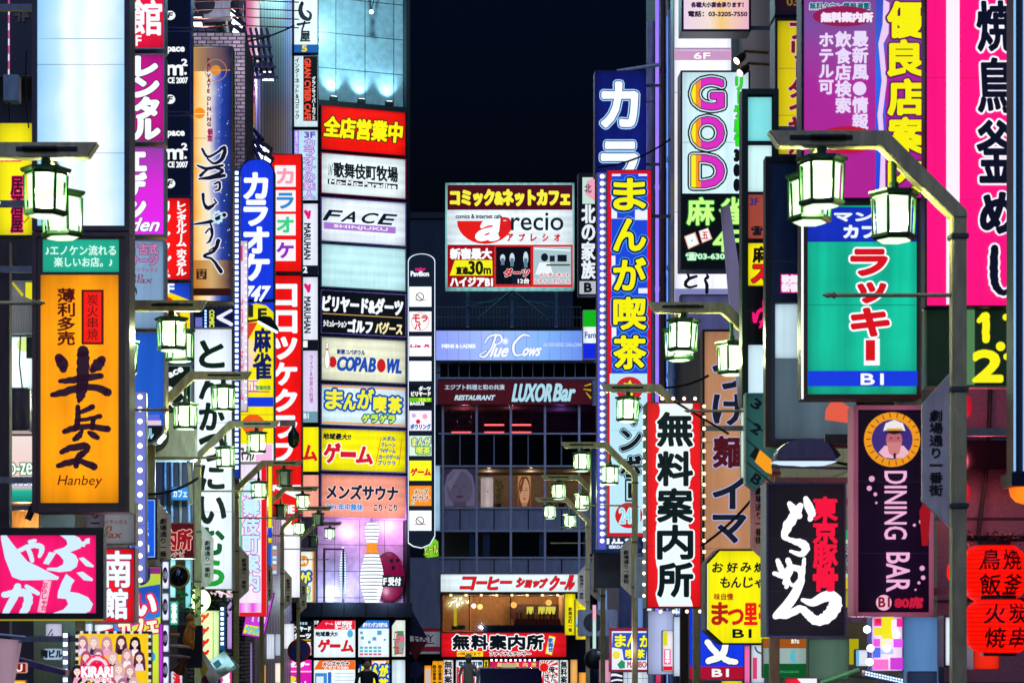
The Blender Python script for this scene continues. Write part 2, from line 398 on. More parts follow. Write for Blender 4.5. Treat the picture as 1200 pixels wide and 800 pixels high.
    def vtx(s, t, x0, x1, y0, y1, layers, name='lettering', shear=0.0, fill=True):
        if isinstance(layers, (str, tuple)) or not isinstance(layers, list): layers = [(0.25, layers)]
        n = len(t); ch = (y1-y0)/n; gl = []
        for i, c in enumerate(t):
            if c == ' ': continue
            g = glyph(c); a0, a1, b0, b1 = g[3]
            cy0 = y0+i*ch; cw = x1-x0; xm, ym = (x0+x1)/2, cy0+ch/2
            if c in 'ー-〜':
                mp = (lambda x, y, xm=xm, ym=ym: (xm-(y-.36)*cw, ym+(x-.5)*ch))
            elif fill and c not in 'ッっュュャゃョょ・':
                k = .94
                mp = (lambda x, y, a0=a0, a1=a1, b0=b0, b1=b1, xm=xm, ym=ym: (xm+((x-a0)/(a1-a0)-.5)*cw*min(k, max(.62, (a1-a0)*1.1))+shear*((y-b0)/(b1-b0)-.5)*ch, ym-((y-b0)/(b1-b0)-.5)*ch*min(k, max(.62 if (b1-b0) > .3 else .12, (b1-b0)*1.1))))
            else:
                mp = (lambda x, y, xm=xm, ym=ym: (xm+(x-.5)*cw, ym-(y-.37)*ch))
            gl.append((g, mp))
        return s._emit(gl, layers, name)
    def bulbs(s, pts, r, col, st=2.5, name='bulb', sq=False, out=0):
        b = MB(); rr = r*s.k
        if sq: b.box(-rr, rr, -rr*.6, 0, -rr, rr)
        else: b.lathe([(max(.001, rr*sin(pi*i/6)), -rr*cos(pi*i/6)) for i in range(7)], 8)
        u, v = s.uv(*pts[0]); y = -.005-rr*.3-out
        o = b.build(name, lit(col, st), s.root, (u, y, v))
        for q in pts[1:]:
            u, v = s.uv(*q); c = o.copy(); COL.objects.link(c); c.parent = s.root; c.location = (u, y, v)
        return s
# ------------------------------------------------------------------ ground
g = MB(); g.add([(-400, -60, 0), (400, -60, 0), (400, 700, 0), (-400, 700, 0)], [(0, 1, 2, 3)])
structure(g.build('road', wallmat('asphalt')))
pv = paint('#6c6864', .6, 0, .3, 6)
for x0, x1 in ((-4.2, -2.75), (2.9, 4.2)):
    structure(MB().box(x0, x1, 4, 72 if x0 < 0 else 60, .004, .13).build('pavement', pv, bevel=.01))
ln = MB()
for x in (-2.6, 2.75): ln.add([(x-.06, 4, .004), (x+.06, 4, .004), (x+.06, 72, .004), (x-.06, 72, .004)], [(0, 1, 2, 3)])
structure(ln.build('road_marking', paint('#d8d8d0', .6)))
# ------------------------------------------------------------------ buildings along both sides
PANE = paint('#05070d', .12, 0, .1)
def block(label, x0, x1, y0, y1, h, wm, side, floors=(3.4, 3.3), bays=3.0, front=False, name='shop_building', lights=(), par=True):
    """side: +1 the street is towards +x, -1 towards -x; windows with frame and pane on the street face"""
    r = thing(name, label, 'building', ((x0+x1)/2, (y0+y1)/2, 0))
    ox, oy = (x0+x1)/2, (y0+y1)/2
    MB().box(x0-ox, x1-ox, y0-oy, y1-oy, 0, h).build('wall', wm, r)
    if par: MB().box(x0-ox-.06, x1-ox+.06, y0-oy-.06, y1-oy+.06, h, h+.35).build('parapet', STEEL, r)
    X = (x1 if side > 0 else x0)-ox; d = side
    z = floors[0]+.9; k = 0
    while z+1.7 < h:
        yy = y0+.8
        while yy+bays*.7 < y1:
            a, b = yy-oy, yy+bays*.62-oy
            f = MB(); q = sorted((X+d*.003, X+d*.07)); q2 = sorted((X+d*.003, X+d*.03))
            f.box(*q, a, b, z, z+.08); f.box(*q, a, b, z+1.42, z+1.5); f.box(*q, a, a+.07, z+.08, z+1.42); f.box(*q, b-.07, b, z+.08, z+1.42); f.box(*q, (a+b)/2-.03, (a+b)/2+.03, z+.08, z+1.42)
            w_ = f.build('window', ALU, r)
            MB().box(*q2, a+.07, b-.07, z+.08, z+1.42).build('pane', lit('#a9c4ee', .35) if k in lights else PANE, w_)
            yy += bays; k += 1
        z += floors[1]
    return r
DKW = paint('#2b2d3a', .7, 0, .35, 1.2, .3)
block('dark concrete building behind the orange and blank white lightboxes on the left', -14, -3.75, 21.6, 36, 20, DKW, 1)
block('grey brick building below the floodlights, left of the corrugated tower', -14, -4.22, 46, 53, 15.2, wallmat('brick'), 1, bays=40)
block('dark building with a red street face between brick wall and corrugated tower', -14, -4.4, 53.2, 57, 22, paint('#43394f', .6, 0, .3), 1, bays=2.4)
block('tall tower clad in purple grey corrugated metal', -14, -4.25, 57.2, 74.4, 30, wallmat('corrugated'), 1, bays=40)
block('building faced with square stone slabs behind the red lanterns', 3.9, 16, 16.7, 24.5, 17, wallmat('stone'), -1)
block('dark building behind the white sixth floor lightbox on the right', 4.75, 16, 24.7, 46.4, 21, paint('#2c2e44', .6, 0, .3, 1.2, .2), -1, bays=40)
block('low dark building hidden behind the tall comic cafe sign', 4.2, 16, 46.6, 52, 11.6, paint('#56628a', .6, 0, .3, 1.2, .3), -1, bays=40)
block('narrow brick pier with small pale tiles under the slanted floodlights', -12, -3.42, 43.6, 45.9, 14.1, wallmat('brick'), 1, bays=40, par=False)
# pipes, poles and cable trays on the right hand wall
for px, Y, y0, r_, c, lab, nm in ((763, 44.7, 26, .085, '#b9bccd', 'white downpipe at the top corner of the dark right hand building', 'downpipe'),
        (777, 42.4, -60, .05, '#5b4040', 'rusty brown pipe beside the white sixth floor lightbox', 'pipe'),
        (770, 43.5, -60, .035, '#8a6cff', 'thin violet neon line climbing beside the white downpipe', 'neon_conduit'),
        (783, 41.5, 20, .03, '#5a8cff', 'thin blue neon line left of the white sixth floor lightbox', 'neon_conduit'),
        (760, 45.1, 90, .04, '#6a5cf0', 'short violet neon line at the edge of the dark blue karaoke lightbox', 'neon_conduit'),
        (787, 41.0, 12, .07, '#9dbbe8', 'pale blue pipe next to the rusty brown pipe', 'pipe')):
    p = P(px, y0, Y); b = MB(); b.tube([(0, 0, 0), (0, 0, p.z)], r_, 10)
    for z in range(1, int(p.z), 2): b.lathe([(r_*1.25, z), (r_*1.25, z+.09)], 10)
    tag(b.build(nm, lit(c, 1.3, .2, True) if nm == 'neon_conduit' else paint(c, .4, .05, .25), None, (p.x, Y, 0), True), lab, 'pipe')
# ------------------------------------------------------------------ corner building with the stack of advertisement panels
APL = (-3.35, 75.0, R(20.6))
r = thing('corner_building', 'corner tower carrying a stack of wide lit panels under three uplights', 'building', (APL[0], APL[1], 0), APL[2])
MB().box(0, 3.12, .36, 9, 0, 27.5).build('wall', wallmat('metal_panel'), r)
MB().box(-1.25, -.002, .3, 8.5, 0, 27).build('wing_wall', paint('#20283a', .5, .2, .3), r)
MB().box(-.06, 3.2, .05, .355, 20.15, 20.42).build('light_ledge', DARK, r)
MB().box(3.125, 3.26, .02, 9, 0, 27.5).build('corner_trim', DARK, r)
MB().box(-.9, 3.2, -.35, .3, 2.94, 3.42).build('canopy', paint('#3a4654', .35, .5, .2), r)
MB().box(-1.0, 3.12, .30, .358, 0, 2.9).build('shopfront_backing', BLACK, r)
tl = MB().box(.01, 3.1, .28, .357, 3.44, 6.5).build('tiled_wall', wallmat('tile'), r)
for i in range(4): MB().box(-.05+i*.78, -.02+i*.78, -.36, -.352, 2.96, 3.4).build('canopy_joint', BLACK, r)
for i in range(3):
    u = .53+i*1.0
    f = MB(); f.box(u-.13, u+.13, .06, .2, 20.425, 20.58); f.box(u-.02, u+.02, .2, .35, 20.45, 20.5); fo = f.build('floodlight', BLACK, r, bevel=.01)
    MB().box(u-.10, u+.10, .08, .18, 20.582, 20.59).build('lens', lit('#e8fbff', 6), fo)
    l = bpy.data.lights.new('uplight', 'SPOT'); l.energy = 330; l.spot_size = R(78); l.spot_blend = 1; l.color = (.42, .88, 1); l.shadow_soft_size = .06
    lo = bpy.data.objects.new('uplight', l); COL.objects.link(lo); lo.parent = r; lo.location = (u, -.06, 20.62); lo.rotation_euler = (R(180-30), 0, 0)
for (u, y, z, e, c, sz) in ((.75, -.45, 3.75, 100, (.62, .86, 1), .3), (2.75, -.5, 6.1, 90, (1, .5, .78), .3), (1.35, -.7, 5.9, 90, (1, .65, .92), .3), (2.3, -.4, 3.7, 90, (.85, .75, 1), .2)):
    l = bpy.data.lights.new('display_light', 'POINT'); l.energy = e; l.color = c; l.shadow_soft_size = sz
    lo = bpy.data.objects.new('display_light', l); COL.objects.link(lo); lo.parent = r; lo.location = (u, y, z)
hl = thing('hanging_wall_lamp', 'tiny bright lamp hung on two rods before the pale blue metal wall', 'lamp', (APL[0]+1.75, APL[1]-.6, 23.2))
MB().ball((0, 0, 0), .07, 10, 8).build('bulb', lit('#f4ffff', 5), hl, smooth=True); b = MB(); b.tube([(0, 0, .06), (-.12, .9, 1.2)], .02, 6); b.tube([(0, 0, .06), (.22, .9, 1.2)], .02, 6); b.build('rods', BLACK, hl)
l = bpy.data.lights.new('lamp_light', 'POINT'); l.energy = 900; l.color = (.45, .95, 1); l.shadow_soft_size = .1
lo = bpy.data.objects.new('lamp_light', l); COL.objects.link(lo); lo.parent = hl; lo.location = (0, -1.6, .3)
# ------------------------------------------------------------------ the far building that closes the street
FB = Sign('grey office building with window bands closing the far end of the street', 440, 383, 706, 800, 95, body=False, name='office_building', cat='building')
FR = FB.root; FR.location.z = 0; FB.c.z = 0
mpan = paint('#b0b8c2', .4, .1, .18, .8); mdark = paint('#1c2430', .5, .3, .3); TRIM = paint('#e4e8ee', .4, .1, .2)
def fbox(nm, x0, y0, x1, y1, d0, d1, m, parent=None, bev=0):
    u0, v1 = FB.uv(x0, y0); u1, v0 = FB.uv(x1, y1)
    return MB().box(u0, u1, d0, d1, max(0, v0), v1).build(nm, m, parent or FR, bevel=bev)
MB().box(-4.84, 4.84, 4.6, 14, 0, 15.3).build('core', DKW, FR)
fbox('parapet', 440, 383, 706, 424, 0, .3, mdark)
fbox('wall', 440, 443, 706, 474, 0, .3, mpan)
fbox('wall', 440, 595, 706, 622, 0, .3, mpan)
fbox('wall', 440, 653, 706, 695, 0, .3, mpan)
fbox('wall', 440, 740, 706, 772, 0, .3, mdark)
fbox('spandrel', 514, 508.6, 706, 547, .12, .3, PANE)
fbox('wall', 440, 424, 516, 443, 0, .3, mpan)
fbox('wall', 440, 474, 516, 595, 0, .3, mdark)
fbox('wall', 440, 622, 516, 653, 0, .3, mdark)
fbox('wall', 440, 695, 516, 740, 0, .3, mpan)
fbox('wall', 440, 772, 516, 830, 0, .3, mdark)
for y in (424, 443, 474, 508, 546, 595, 622, 653):
    fbox('sill', 514, y-.9, 706, y+.9, -.07, -.002, TRIM)
for x in (519, 558.5, 598.5, 638.5, 678.5):
    fbox('mullion', x-1.3, 474, x+1.3, 671, -.14, -.075, TRIM)
for i, x in enumerate((539, 579, 619, 658)):
    fbox('glazing_bar', x-.7, 509.5, x+.7, 544.5, .02, .11, ALU); fbox('glazing_bar', x-.6, 596.5, x+.6, 620.5, -.06, -.003, mdark)
    fbox('glazing_bar', x-.6, 655, x+.6, 671, -.06, -.003, mdark)
for i in range(16): fbox('glazing_bar', 500+i*12.4, 424.5, 501+i*12.4, 442, .05, .12, ALU)
fbox('window', 516, 425, 706, 442.5, .13, .3, PANE); fbox('window', 516, 623, 706, 652, .13, .3, PANE)
for x in (550, 566, 632, 684): fbox('blind', x, 624, x+8, 651.5, .08, .12, paint('#2b4a60', .6))
# rooms behind glass
def room(y0, y1, cback, cfloor, x0=517, x1=704, d=4.2):
    fbox('room_back', x0, y0, x1, y1, d, d+.2, cback); fbox('room_ceiling', x0, y0-3, x1, y0-.2, .3, d, paint('#5a4a3a', .8)); fbox('room_floor', x0, y1+.2, x1, y1+3, .3, d, cfloor)
    fbox('room_side', x0-2, y0, x0, y1, .3, d, cback); fbox('room_side', x1, y0, x1+2, y1, .3, d, cback)
room(475, 507.5, paint('#2c1522', .7), paint('#221318', .6)); room(548, 594, paint('#9a8472', .7, 0, .3), paint('#3a2a20', .6)); room(696, 740, paint('#a87a4c', .7, 0, .3), paint('#3a2a20', .6), 519, 661)
GL = glassmat()
for y0, y1, xs in ((475, 507, (520, 558, 598, 638, 678, 704)), (548, 594, (520, 558, 598, 638, 678, 704)), (696, 739, (519, 551, 598, 661))):
    for a, b in zip(xs, xs[1:]): fbox('window', a+1, y0, b-1, y1, .05, .06, GL)
for x in (550, 598): fbox('mullion', x-.6, 696, x+.6, 739, -.02, .04, mdark)
fbox('window_ledge', 566, 732, 661, 740, .08, .16, paint('#24303e', .5))
def light_at(px, py, d, e, c, sz=.1):
    u, v = FB.uv(px, py); l = bpy.data.lights.new('room_light', 'POINT'); l.energy = e; l.color = c; l.shadow_soft_size = sz
    lo = bpy.data.objects.new('room_light', l); COL.objects.link(lo); lo.parent = FR; lo.location = (u, d, v)
for px in (548, 580, 614, 648): light_at(px, 698, 2.7, 62, (1, .62, .3), .04)
for px in (575, 625, 680): light_at(px, 552, 2.2, 34, (1, .66, .4))
light_at(545, 485, 1.5, 22, (1, .2, .3)); light_at(600, 480, 1.2, 14, (1, .25, .35)); light_at(660, 485, 2.0, 16, (.5, .2, 1))
# what one sees in the rooms
def inbox(name, label, cat, x0, y0, x1, y1, d, dd, m, group=None):
    o = fbox(name, x0, y0, x1, y1, 0, dd, m); mw = FR.location
    for v_ in o.data.vertices: pass
    u, v = FB.uv((x0+x1)/2, y1); v = max(v, 0)
    for vt in o.data.vertices: vt.co.x -= u; vt.co.z -= v
    o.parent = None; o.location = (mw.x+u, mw.y+d, v); return tag(o, label, cat, group)
for i, (x, lab) in enumerate(((528, 'red lit bar shelf behind the left upper window'), (567, 'red lit bar shelf left of the middle upper window bar'), (599, 'red lit bar shelf right of the middle upper window bar'))):
    b = MB(); W = .95
    for z in (0, .32, .62): b.box(0, W, 0, .3, z, z+.03)
    b.box(0, .03, 0, .3, 0, .95); b.box(W-.03, W, 0, .3, 0, .95)
    for k in range(9): b.lathe([(.03, .03), (.03, .2), (.012, .24), (.012, .3)], 8, 0, (.1+k*.095, .15, .0 if k % 2 else .32))
    u, v = FB.uv(x, 505.5); rt = thing('bar_shelf', lab, 'shelf', (FR.location.x+u, 95.9, v), 0, 'bar shelves behind the window')
    b.build('rack', paint('#5a1a22', .4), rt)
    MB().box(.05, W-.05, -.03, -.005, .02, .08).build('neon_tube', lit('#ff4a44', 4), rt)
    if i: MB().box(.05, W-.05, -.03, -.005, .34, .40).build('neon_tube', lit('#ff5a58', 3.5), rt)
def pend(px, py, r_, col, st, lab):
    u, v = FB.uv(px, py); rt = thing('pendant_lamp', lab, 'lamp', (FR.location.x+u, 96.2, v), 0, 'warm pendant lamps in the coffee shop')
    MB().ball((0, 0, 0), r_).build('lamp_shade', lit(col, st), rt, smooth=True); MB().tube([(0, 0, r_), (0, 0, .55)], .012).build('cord', BLACK, rt)
for q in ((556, 709, .10, '#ffe6c8', 4, 'pale round pendant lamp in the left coffee shop window'), (563.5, 710, .12, '#ffb060', 3, 'orange pendant lamp beside the pale one in the left coffee shop window'), (603.5, 708, .13, '#ff9a48', 2.5, 'orange pendant lamp in the middle of the coffee shop window'), (645, 705, .13, '#ff9a48', 2.5, 'orange pendant lamp at the right of the coffee shop window')): pend(*q)
for i in range(8): inbox('ceiling_spot', 'small warm ceiling spot along the top of the coffee shop window', 'lamp', 527+i*18, 695.8, 530+i*18, 697.6, .5, .1, lit('#ffd9a0', 5), 'small ceiling spots in the coffee shop')
inbox('bar_counter', 'dark wooden bar counter behind the coffee shop glass', 'counter', 605, 724, 660, 733, 2.2, .6, paint('#6a3a24', .5))
inbox('shelf_wall', 'dark shelf wall behind the coffee shop counter', 'shelf', 602, 706, 661, 724, 3.6, .3, paint('#3a1a16', .5))
for x, lab in ((622, 'left'), (636, 'middle'), (645, 'right')): inbox('backlit_panel', f'yellow backlit menu panel, {lab} of three behind the counter', 'panel', x, 709, x+(8 if lab != 'right' else 12), 718, 3.5, .06, lit('#e6d84e', 1.2))
for i in range(11): tag(MB().lathe([(.045, 0), (.045, .22), (.016, .28), (.016, .36)], 8).build('bottle', paint(('#7a2a22', '#2a4a3a', '#b89a7a')[i % 3], .2), None, (FR.location.x+FB.uv(609+i*4.6, 724)[0], 97.4, FB.uv(609, 724)[1]+.002)), 'small bottle standing on the coffee shop counter', 'bottle', 'bottles on the coffee shop counter')
inbox('yellow_tape_banner', 'narrow yellow banner hanging in the left coffee shop window', 'banner', 532, 711, 535.5, 733, .6, .03, lit('#e8cc20', .8))
inbox('table', 'black table behind the left coffee shop glass', 'table', 530, 732, 546, 737, 1.5, .7, BLACK)
# portraits in the window band
def portrait(px0, py0, px1, py1, d, skin, hair, lip, bgc, lab, st=.5):
    s = Sign(lab, px0, py0, px1, py1, 95+d, panel=bgc, fr=0, frc=BLACK, dep=.06, st=st, tube=.1, sample=False, name='portrait_poster', cat='poster', pname='print')
    cx, cyy, w_, h = (px0+px1)/2, (py0+py1)/2, (px1-px0), (py1-py0)
    s.poly([(cx-w_*.47, py1), (cx-w_*.48, cyy), (cx-w_*.4, cyy-h*.3), (cx-w_*.2, cyy-h*.47), (cx+w_*.2, cyy-h*.47), (cx+w_*.4, cyy-h*.3), (cx+w_*.48, cyy), (cx+w_*.47, py1)], (hair, st), 'hair'); s.disc(cx, cyy+h*.03, w_*.4, (skin, st), 'face', h*.45); s.poly([(cx-w_*.4, cyy-h*.1), (cx-w_*.1, cyy-h*.42), (cx+w_*.05, cyy-h*.44), (cx-w_*.3, cyy+h*.1)], (hair, st*1.15), 'fringe'); s.rect(cx-w_*.2, cyy+h*.38, cx+w_*.2, py1, (skin, st*.7), 'neck')
    for k in (-1, 1):
        s.disc(cx+k*w_*.15, cyy-h*.02, w_*.075, (hair, st*.45), 'eye', h*.02, 12); s.line([(cx+k*w_*.08, cyy-h*.085), (cx+k*w_*.16, cyy-h*.10), (cx+k*w_*.24, cyy-h*.08)], h*.016, (hair, st*.7), 'brow')
    s.poly([(cx-w_*.01, cyy), (cx+w_*.02, cyy), (cx+w_*.05, cyy+h*.15), (cx-w_*.04, cyy+h*.15)], (skin, st*.75), 'nose'); s.disc(cx, cyy+h*.25, w_*.12, (lip, st), 'mouth', h*.032, 14)
    return s
portrait(520, 548, 557.5, 593, .35, '#7a6c88', '#8c80a0', '#6a3a5a', '#4a4058', 'large dim purple portrait poster filling the left window', .55)
portrait(607, 557, 622, 593, .8, '#e8a878', '#7a3a20', '#d04a40', '#e09a60', 'warm lit tall portrait panel in the middle window', .9)
u, v = FB.uv(571.5, 594); rt = thing('printed_column', 'white round column printed with an eye in the second window', 'column', (FR.location.x+u, 96.0, v))
MB().lathe([(.27, 0), (.27, 1.34)], 20).build('shaft', lit('#e4c8c0', .8, .3), rt, smooth=True)
MB().ball((0.02, -.25, .72), .05, 10, 6, 0, .4).build('printed_eye', BLACK, rt)
pb = MB()
for i in range(150):
    a = random.uniform(0, 6.3); z = random.uniform(.1, 1.15); rr = random.uniform(.03, .3)*(1-.35*z)
    x, y = rr*cos(a), rr*sin(a); t_ = random.uniform(0, 6.3); q = .055
    pb.add([(x, y, z), (x+q*cos(t_), y+q*sin(t_), z+.03), (x+q*1.7*cos(t_+.3), y+q*1.7*sin(t_+.3), z-.02), (x+q*cos(t_+.7), y+q*sin(t_+.7), z-.03)], [(0, 1, 2, 3)], i % 3)
for px, lab in ((585, 'leafy potted plant beside the printed column'), (660, 'leafy potted plant near the right end of the window band')):
    u, v = FB.uv(px, 594); rt = thing('potted_plant', lab, 'plant', (FR.location.x+u, 96.1, v), 0, 'potted plants in the windows')
    MB().lathe([(.1, 0), (.14, .22)], 12).build('pot', paint('#6a4a3a'), rt); pb.build('foliage', [paint('#8aa03a'), paint('#b8c050'), paint('#5a7a30')], rt, (0, 0, .1))
# building behind, water tank and roof railing
r2 = thing('tall_background_building', 'dark blue windowless building rising behind the billboard', 'building', (-.2, 112, 0))
MB().box(-2.6, 7.9, -1, 9, 0, 23.2).build('wall', paint('#1e3040', .7, 0, .3, .5), r2); MB().box(-2.7, 8, -1.1, 9.1, 23.2, 23.5).build('parapet', DARK, r2)
rr = thing('roof_railing', 'thin dark railing along the roof edge below the billboard', 'railing', (2.0, 95.6, 15.58))
b = MB()
for z in (.45, .9): b.tube([(-3, 0, z), (5, 0, z)], .02, 6)
b.build('rail', STEEL, rr); b = MB()
for i in range(54): b.box(-3+i*.15, -2.985+i*.15, -.01, .01, 0, .9)
b.build('balusters', STEEL, rr)
# ------------------------------------------------------------------ signs on the left, nearest first
W = '#f4faff'
def O(fill, out, d=1.6, f=.5): return [(d, out), (f, fill)]
# blank white lightbox and orange lightbox share one post line
s = Sign('tall blank pale blue lightbox with white tubes shining through, above the orange sign', 38, -34, 152, 271, 17.6, ramp_lit('tube_window', 0, [(-.35, '#8ec6f0'), (-.2, '#b8e0fa'), (-.1, '#f0faff'), (0, '#dcf2ff'), (.08, '#f8fdff'), (.2, '#e4f4ff'), (.35, '#9cd0f4')], 1.08, noise=.22), fr=6, frc=paint('#3c3440', .4, .4, .3), dep=.34, st=1.22, tube=.42, side=-1, wallx=-3.75, group=None)  # glow of the tubes is put into the panel's colour ramp
s.line([(44, 46), (145, 46)], 1.2, ('#9cc8e4', .9), 'seam')
s = Sign('tall orange lightbox with big dark brush characters and a green strip on top', 38, 272.5, 152, 600, 17.6, paint('#2c1c28', .5), fr=5, frc=paint('#4a3640', .4, .5, .3), dep=.34, side=-1, wallx=-3.75, pname='backing')
s.rect(50.5, 281, 139.5, 319, lit('#1fa88a', 1, .12, True), 'green_panel')
s.rect(48, 322.5, 139, 589, lit('#ff9c06', 1.12, .3, True), 'orange_panel')
s.txt('♪エノケン流れる', 54, 288, 136, 299.5, [(.25, '#d8fff2')]); s.txt('楽しいお店。♪', 64, 302, 132, 313, [(.25, '#d8fff2')])
DB = lit('#2a1226'); DB2 = lit('#4a0d06')
s.vtx('薄利多売', 67.5, 88.5, 338, 405, [(.55, DB2)])
s.rect(96, 340, 122, 404, DB2, 'border'); s.rect(98.7, 342.5, 119.3, 401.5, '#f2180c', 'red_panel')
s.vtx('炭火串焼', 102.5, 116, 345, 399, [(.05, DB2)])
s.brush([[(70, 420, 11), (74, 427, 14), (75, 433, 9)], [(120, 422, 10), (115, 428, 14), (109, 434, 8)],
         [(98, 412, 14), (98, 430, 15), (97, 450, 14), (95, 464, 11), (93, 471, 4)], [(71, 447, 5), (84, 446, 8), (100, 443, 9), (119, 441, 7)],
         [(62, 463, 6), (76, 460, 9), (92, 455, 9), (110, 454, 8), (127, 460, 10)]], [(0, DB)])
s.brush([[(92, 477, 6), (92, 490, 7), (90, 502, 7)], [(93, 484, 5), (101, 481, 6), (109, 477, 7)], [(92, 493, 5), (105, 491, 5), (118, 488, 6)], [(110, 492, 6), (109, 502, 6)],
         [(76, 506, 6), (88, 502, 8), (104, 500, 7), (127, 503, 8)], [(97, 505, 4), (93, 511, 8), (88, 515, 6)], [(105, 507, 5), (110, 510, 8), (115, 513, 6)]], [(0, DB)])
s.brush([[(73, 530, 6), (84, 525, 8), (101, 523, 9), (102, 528, 7), (96, 535, 5)], [(97, 530, 5), (92, 536, 7), (90, 546, 7)], [(69, 546, 6), (82, 542, 8), (96, 541, 7), (111, 547, 9)]], [(0, DB)])
s.txt('Hanbey', 69, 557, 120, 572, [(.05, DB2)], shear=.22)
# pink lightbox
s = Sign('pink lightbox with thick pale blue curved characters below the orange sign', -16, 618, 122, 727, 16.6, '#f2146e', fr=9, frc=paint('#16141c', .4, .2, .2), dep=.14, st=1.0, tube=.14, side=-1, wallx=-3.75)
def zz(pts): return [(q[0]/4, 600+q[1]/4)+((q[2]/4,) if len(q) > 2 else ()) for q in pts]
PB = '#cfeafa'
s.poly(zz([(4, 96), (24, 98), (62, 150), (128, 228), (278, 303), (270, 316), (100, 318), (58, 302), (24, 216), (6, 130)]), PB, 'lettering')
s.brush([zz(q) for q in ([(92, 178, 20), (150, 156, 24), (192, 160, 26), (196, 180, 24), (186, 206, 16)], [(126, 160, 18), (142, 192, 22), (152, 226, 20)], [(140, 138, 18), (166, 132, 16)])], [(0, PB)])
for q in ([(272, 102), (330, 100), (372, 118), (390, 145), (378, 168), (330, 186), (355, 200), (368, 225), (360, 255), (330, 275), (280, 280), (220, 270), (222, 260), (270, 258), (295, 245), (300, 225), (280, 200), (252, 184), (255, 178), (300, 165), (318, 150), (312, 130), (290, 112)],
          [(232, 185), (265, 190), (230, 245), (203, 240)], [(370, 215), (392, 210), (442, 250), (438, 258), (405, 252)], [(378, 140), (398, 135), (402, 125), (422, 120), (422, 145), (402, 150), (400, 162), (382, 160)],
          [(360, 282), (390, 278), (438, 312), (434, 322), (395, 318)], [(312, 288), (352, 318), (338, 340), (330, 372), (370, 378), (415, 398), (438, 430), (425, 462), (380, 482), (290, 492), (160, 488), (152, 480), (250, 472), (300, 455), (322, 430), (312, 405), (272, 402), (275, 370), (290, 330)]):
    s.poly(zz(q), PB, 'lettering')
s.brush([zz(q) for q in ([(22, 386, 28), (72, 378, 32), (120, 378, 38), (136, 404, 42), (124, 448, 38), (98, 488, 26)], [(86, 348, 34), (66, 400, 36), (28, 476, 30)], [(126, 346, 18), (150, 362, 24), (182, 380, 18)])], [(0, PB)])
s.poly([(52, 679.5), (61, 680.5), (53.5, 717.5), (44.5, 716.5)], '#f7b4d2', 'border'); s.vtx('ぶらしゃか', 49, 56.5, 682, 715, [(.3, '#d81a62')])
s.rect(-16, 725, 122, 727, ('#a89a20', .8), 'edge_strip')
# column of magenta and red signs at the right of the orange post
col = dict(fr=1.6, frc=ALU, dep=.3, side=-1, wallx=-3.75)
s = Sign('crimson lightbox with a white brush character and 4F at the top of the column', 128, -40, 193, 58, 24, '#e81440', **col)
s.txt('館', 153, 1, 189, 41, [(1.1, W)]); s.txt('4F', 150, 42, 165.5, 54, [(.4, W)])
s = Sign('magenta lightbox with four fat white katakana below the crimson 4F one', 128, 63, 193, 167, 24, '#c4168c', tube=.25, **col)
s.vtx('レンタル', 156, 187, 66, 164, [(3.4, '#3a0a3a'), (2.3, W)])
s = Sign('bright violet lightbox with cropped white katakana and a white script word', 128, 172, 193, 276, 24, ramp_lit('violet_fade', 2, [(0, '#e81ef0'), (.55, '#d824d8'), (1, '#8a3a9a')], 1.0), **col)
s.vtx('エデン', 149, 171, 176, 258, [(3.0, '#7a1a8a'), (2.2, W)]); s.txt('den', 154, 256, 187, 271, [(1.4, '#8a1a9a'), (.6, W)], shear=.4)
s = Sign('greyish blue massage lightbox with mauve writing under the violet one', 128, 281, 193, 386, 24, '#86a8cc', st=.85, tube=.18, **col)
s.txt('イ古式', 152, 286, 185, 298, [(1.4, '#6a5a8a'), (.5, '#c47aa4')]); s.txt('サージ', 152, 300, 185, 311, [(1.4, '#6a5a8a'), (.5, '#c47aa4')])
s.txt('アンリラックス', 150, 314, 185, 319, [(.15, '#a04a6a')]); s.txt('ian', 152, 320, 168, 326, [(.2, '#7a4a6a')], shear=.3); s.txt('elax', 154, 325, 179, 332, [(.2, '#7a4a6a')], shear=.3)
s.disc(152, 342, 9, ('#2a3a5a', .8), 'hair'); s.disc(154, 345, 5.5, ('#c8a8b0', .8), 'face', 7)
s = Sign('blue lightbox with a rounded lower corner in a steel pipe frame', 120, 388, 194, 522, 24, '#1e5ac8', fr=2.2, frc=paint('#b8a89a', .3, .85, .2), dep=.3, st=.95, tube=.15, side=-1, wallx=-3.75,
         outline=[(120, 388), (194, 388), (194, 498), (191, 509), (184, 517), (172, 522), (120, 522)])
s.rect(154, 485.5, 187, 492, '#5a68d8'); s.rect(172, 492.5, 189, 498, '#e8c8d4')
s.poly([(120, 499), (191.4, 499), (189, 508), (182.4, 515), (172, 519.6), (120, 519.6)], BLACK, 'black_panel'); s.txt('ール', 166, 502, 180, 514, [(.3, '#a8e4f4')])
s.ring(153, 423, 7, 2, W); s.ring(156, 436, 5, 1.6, W)
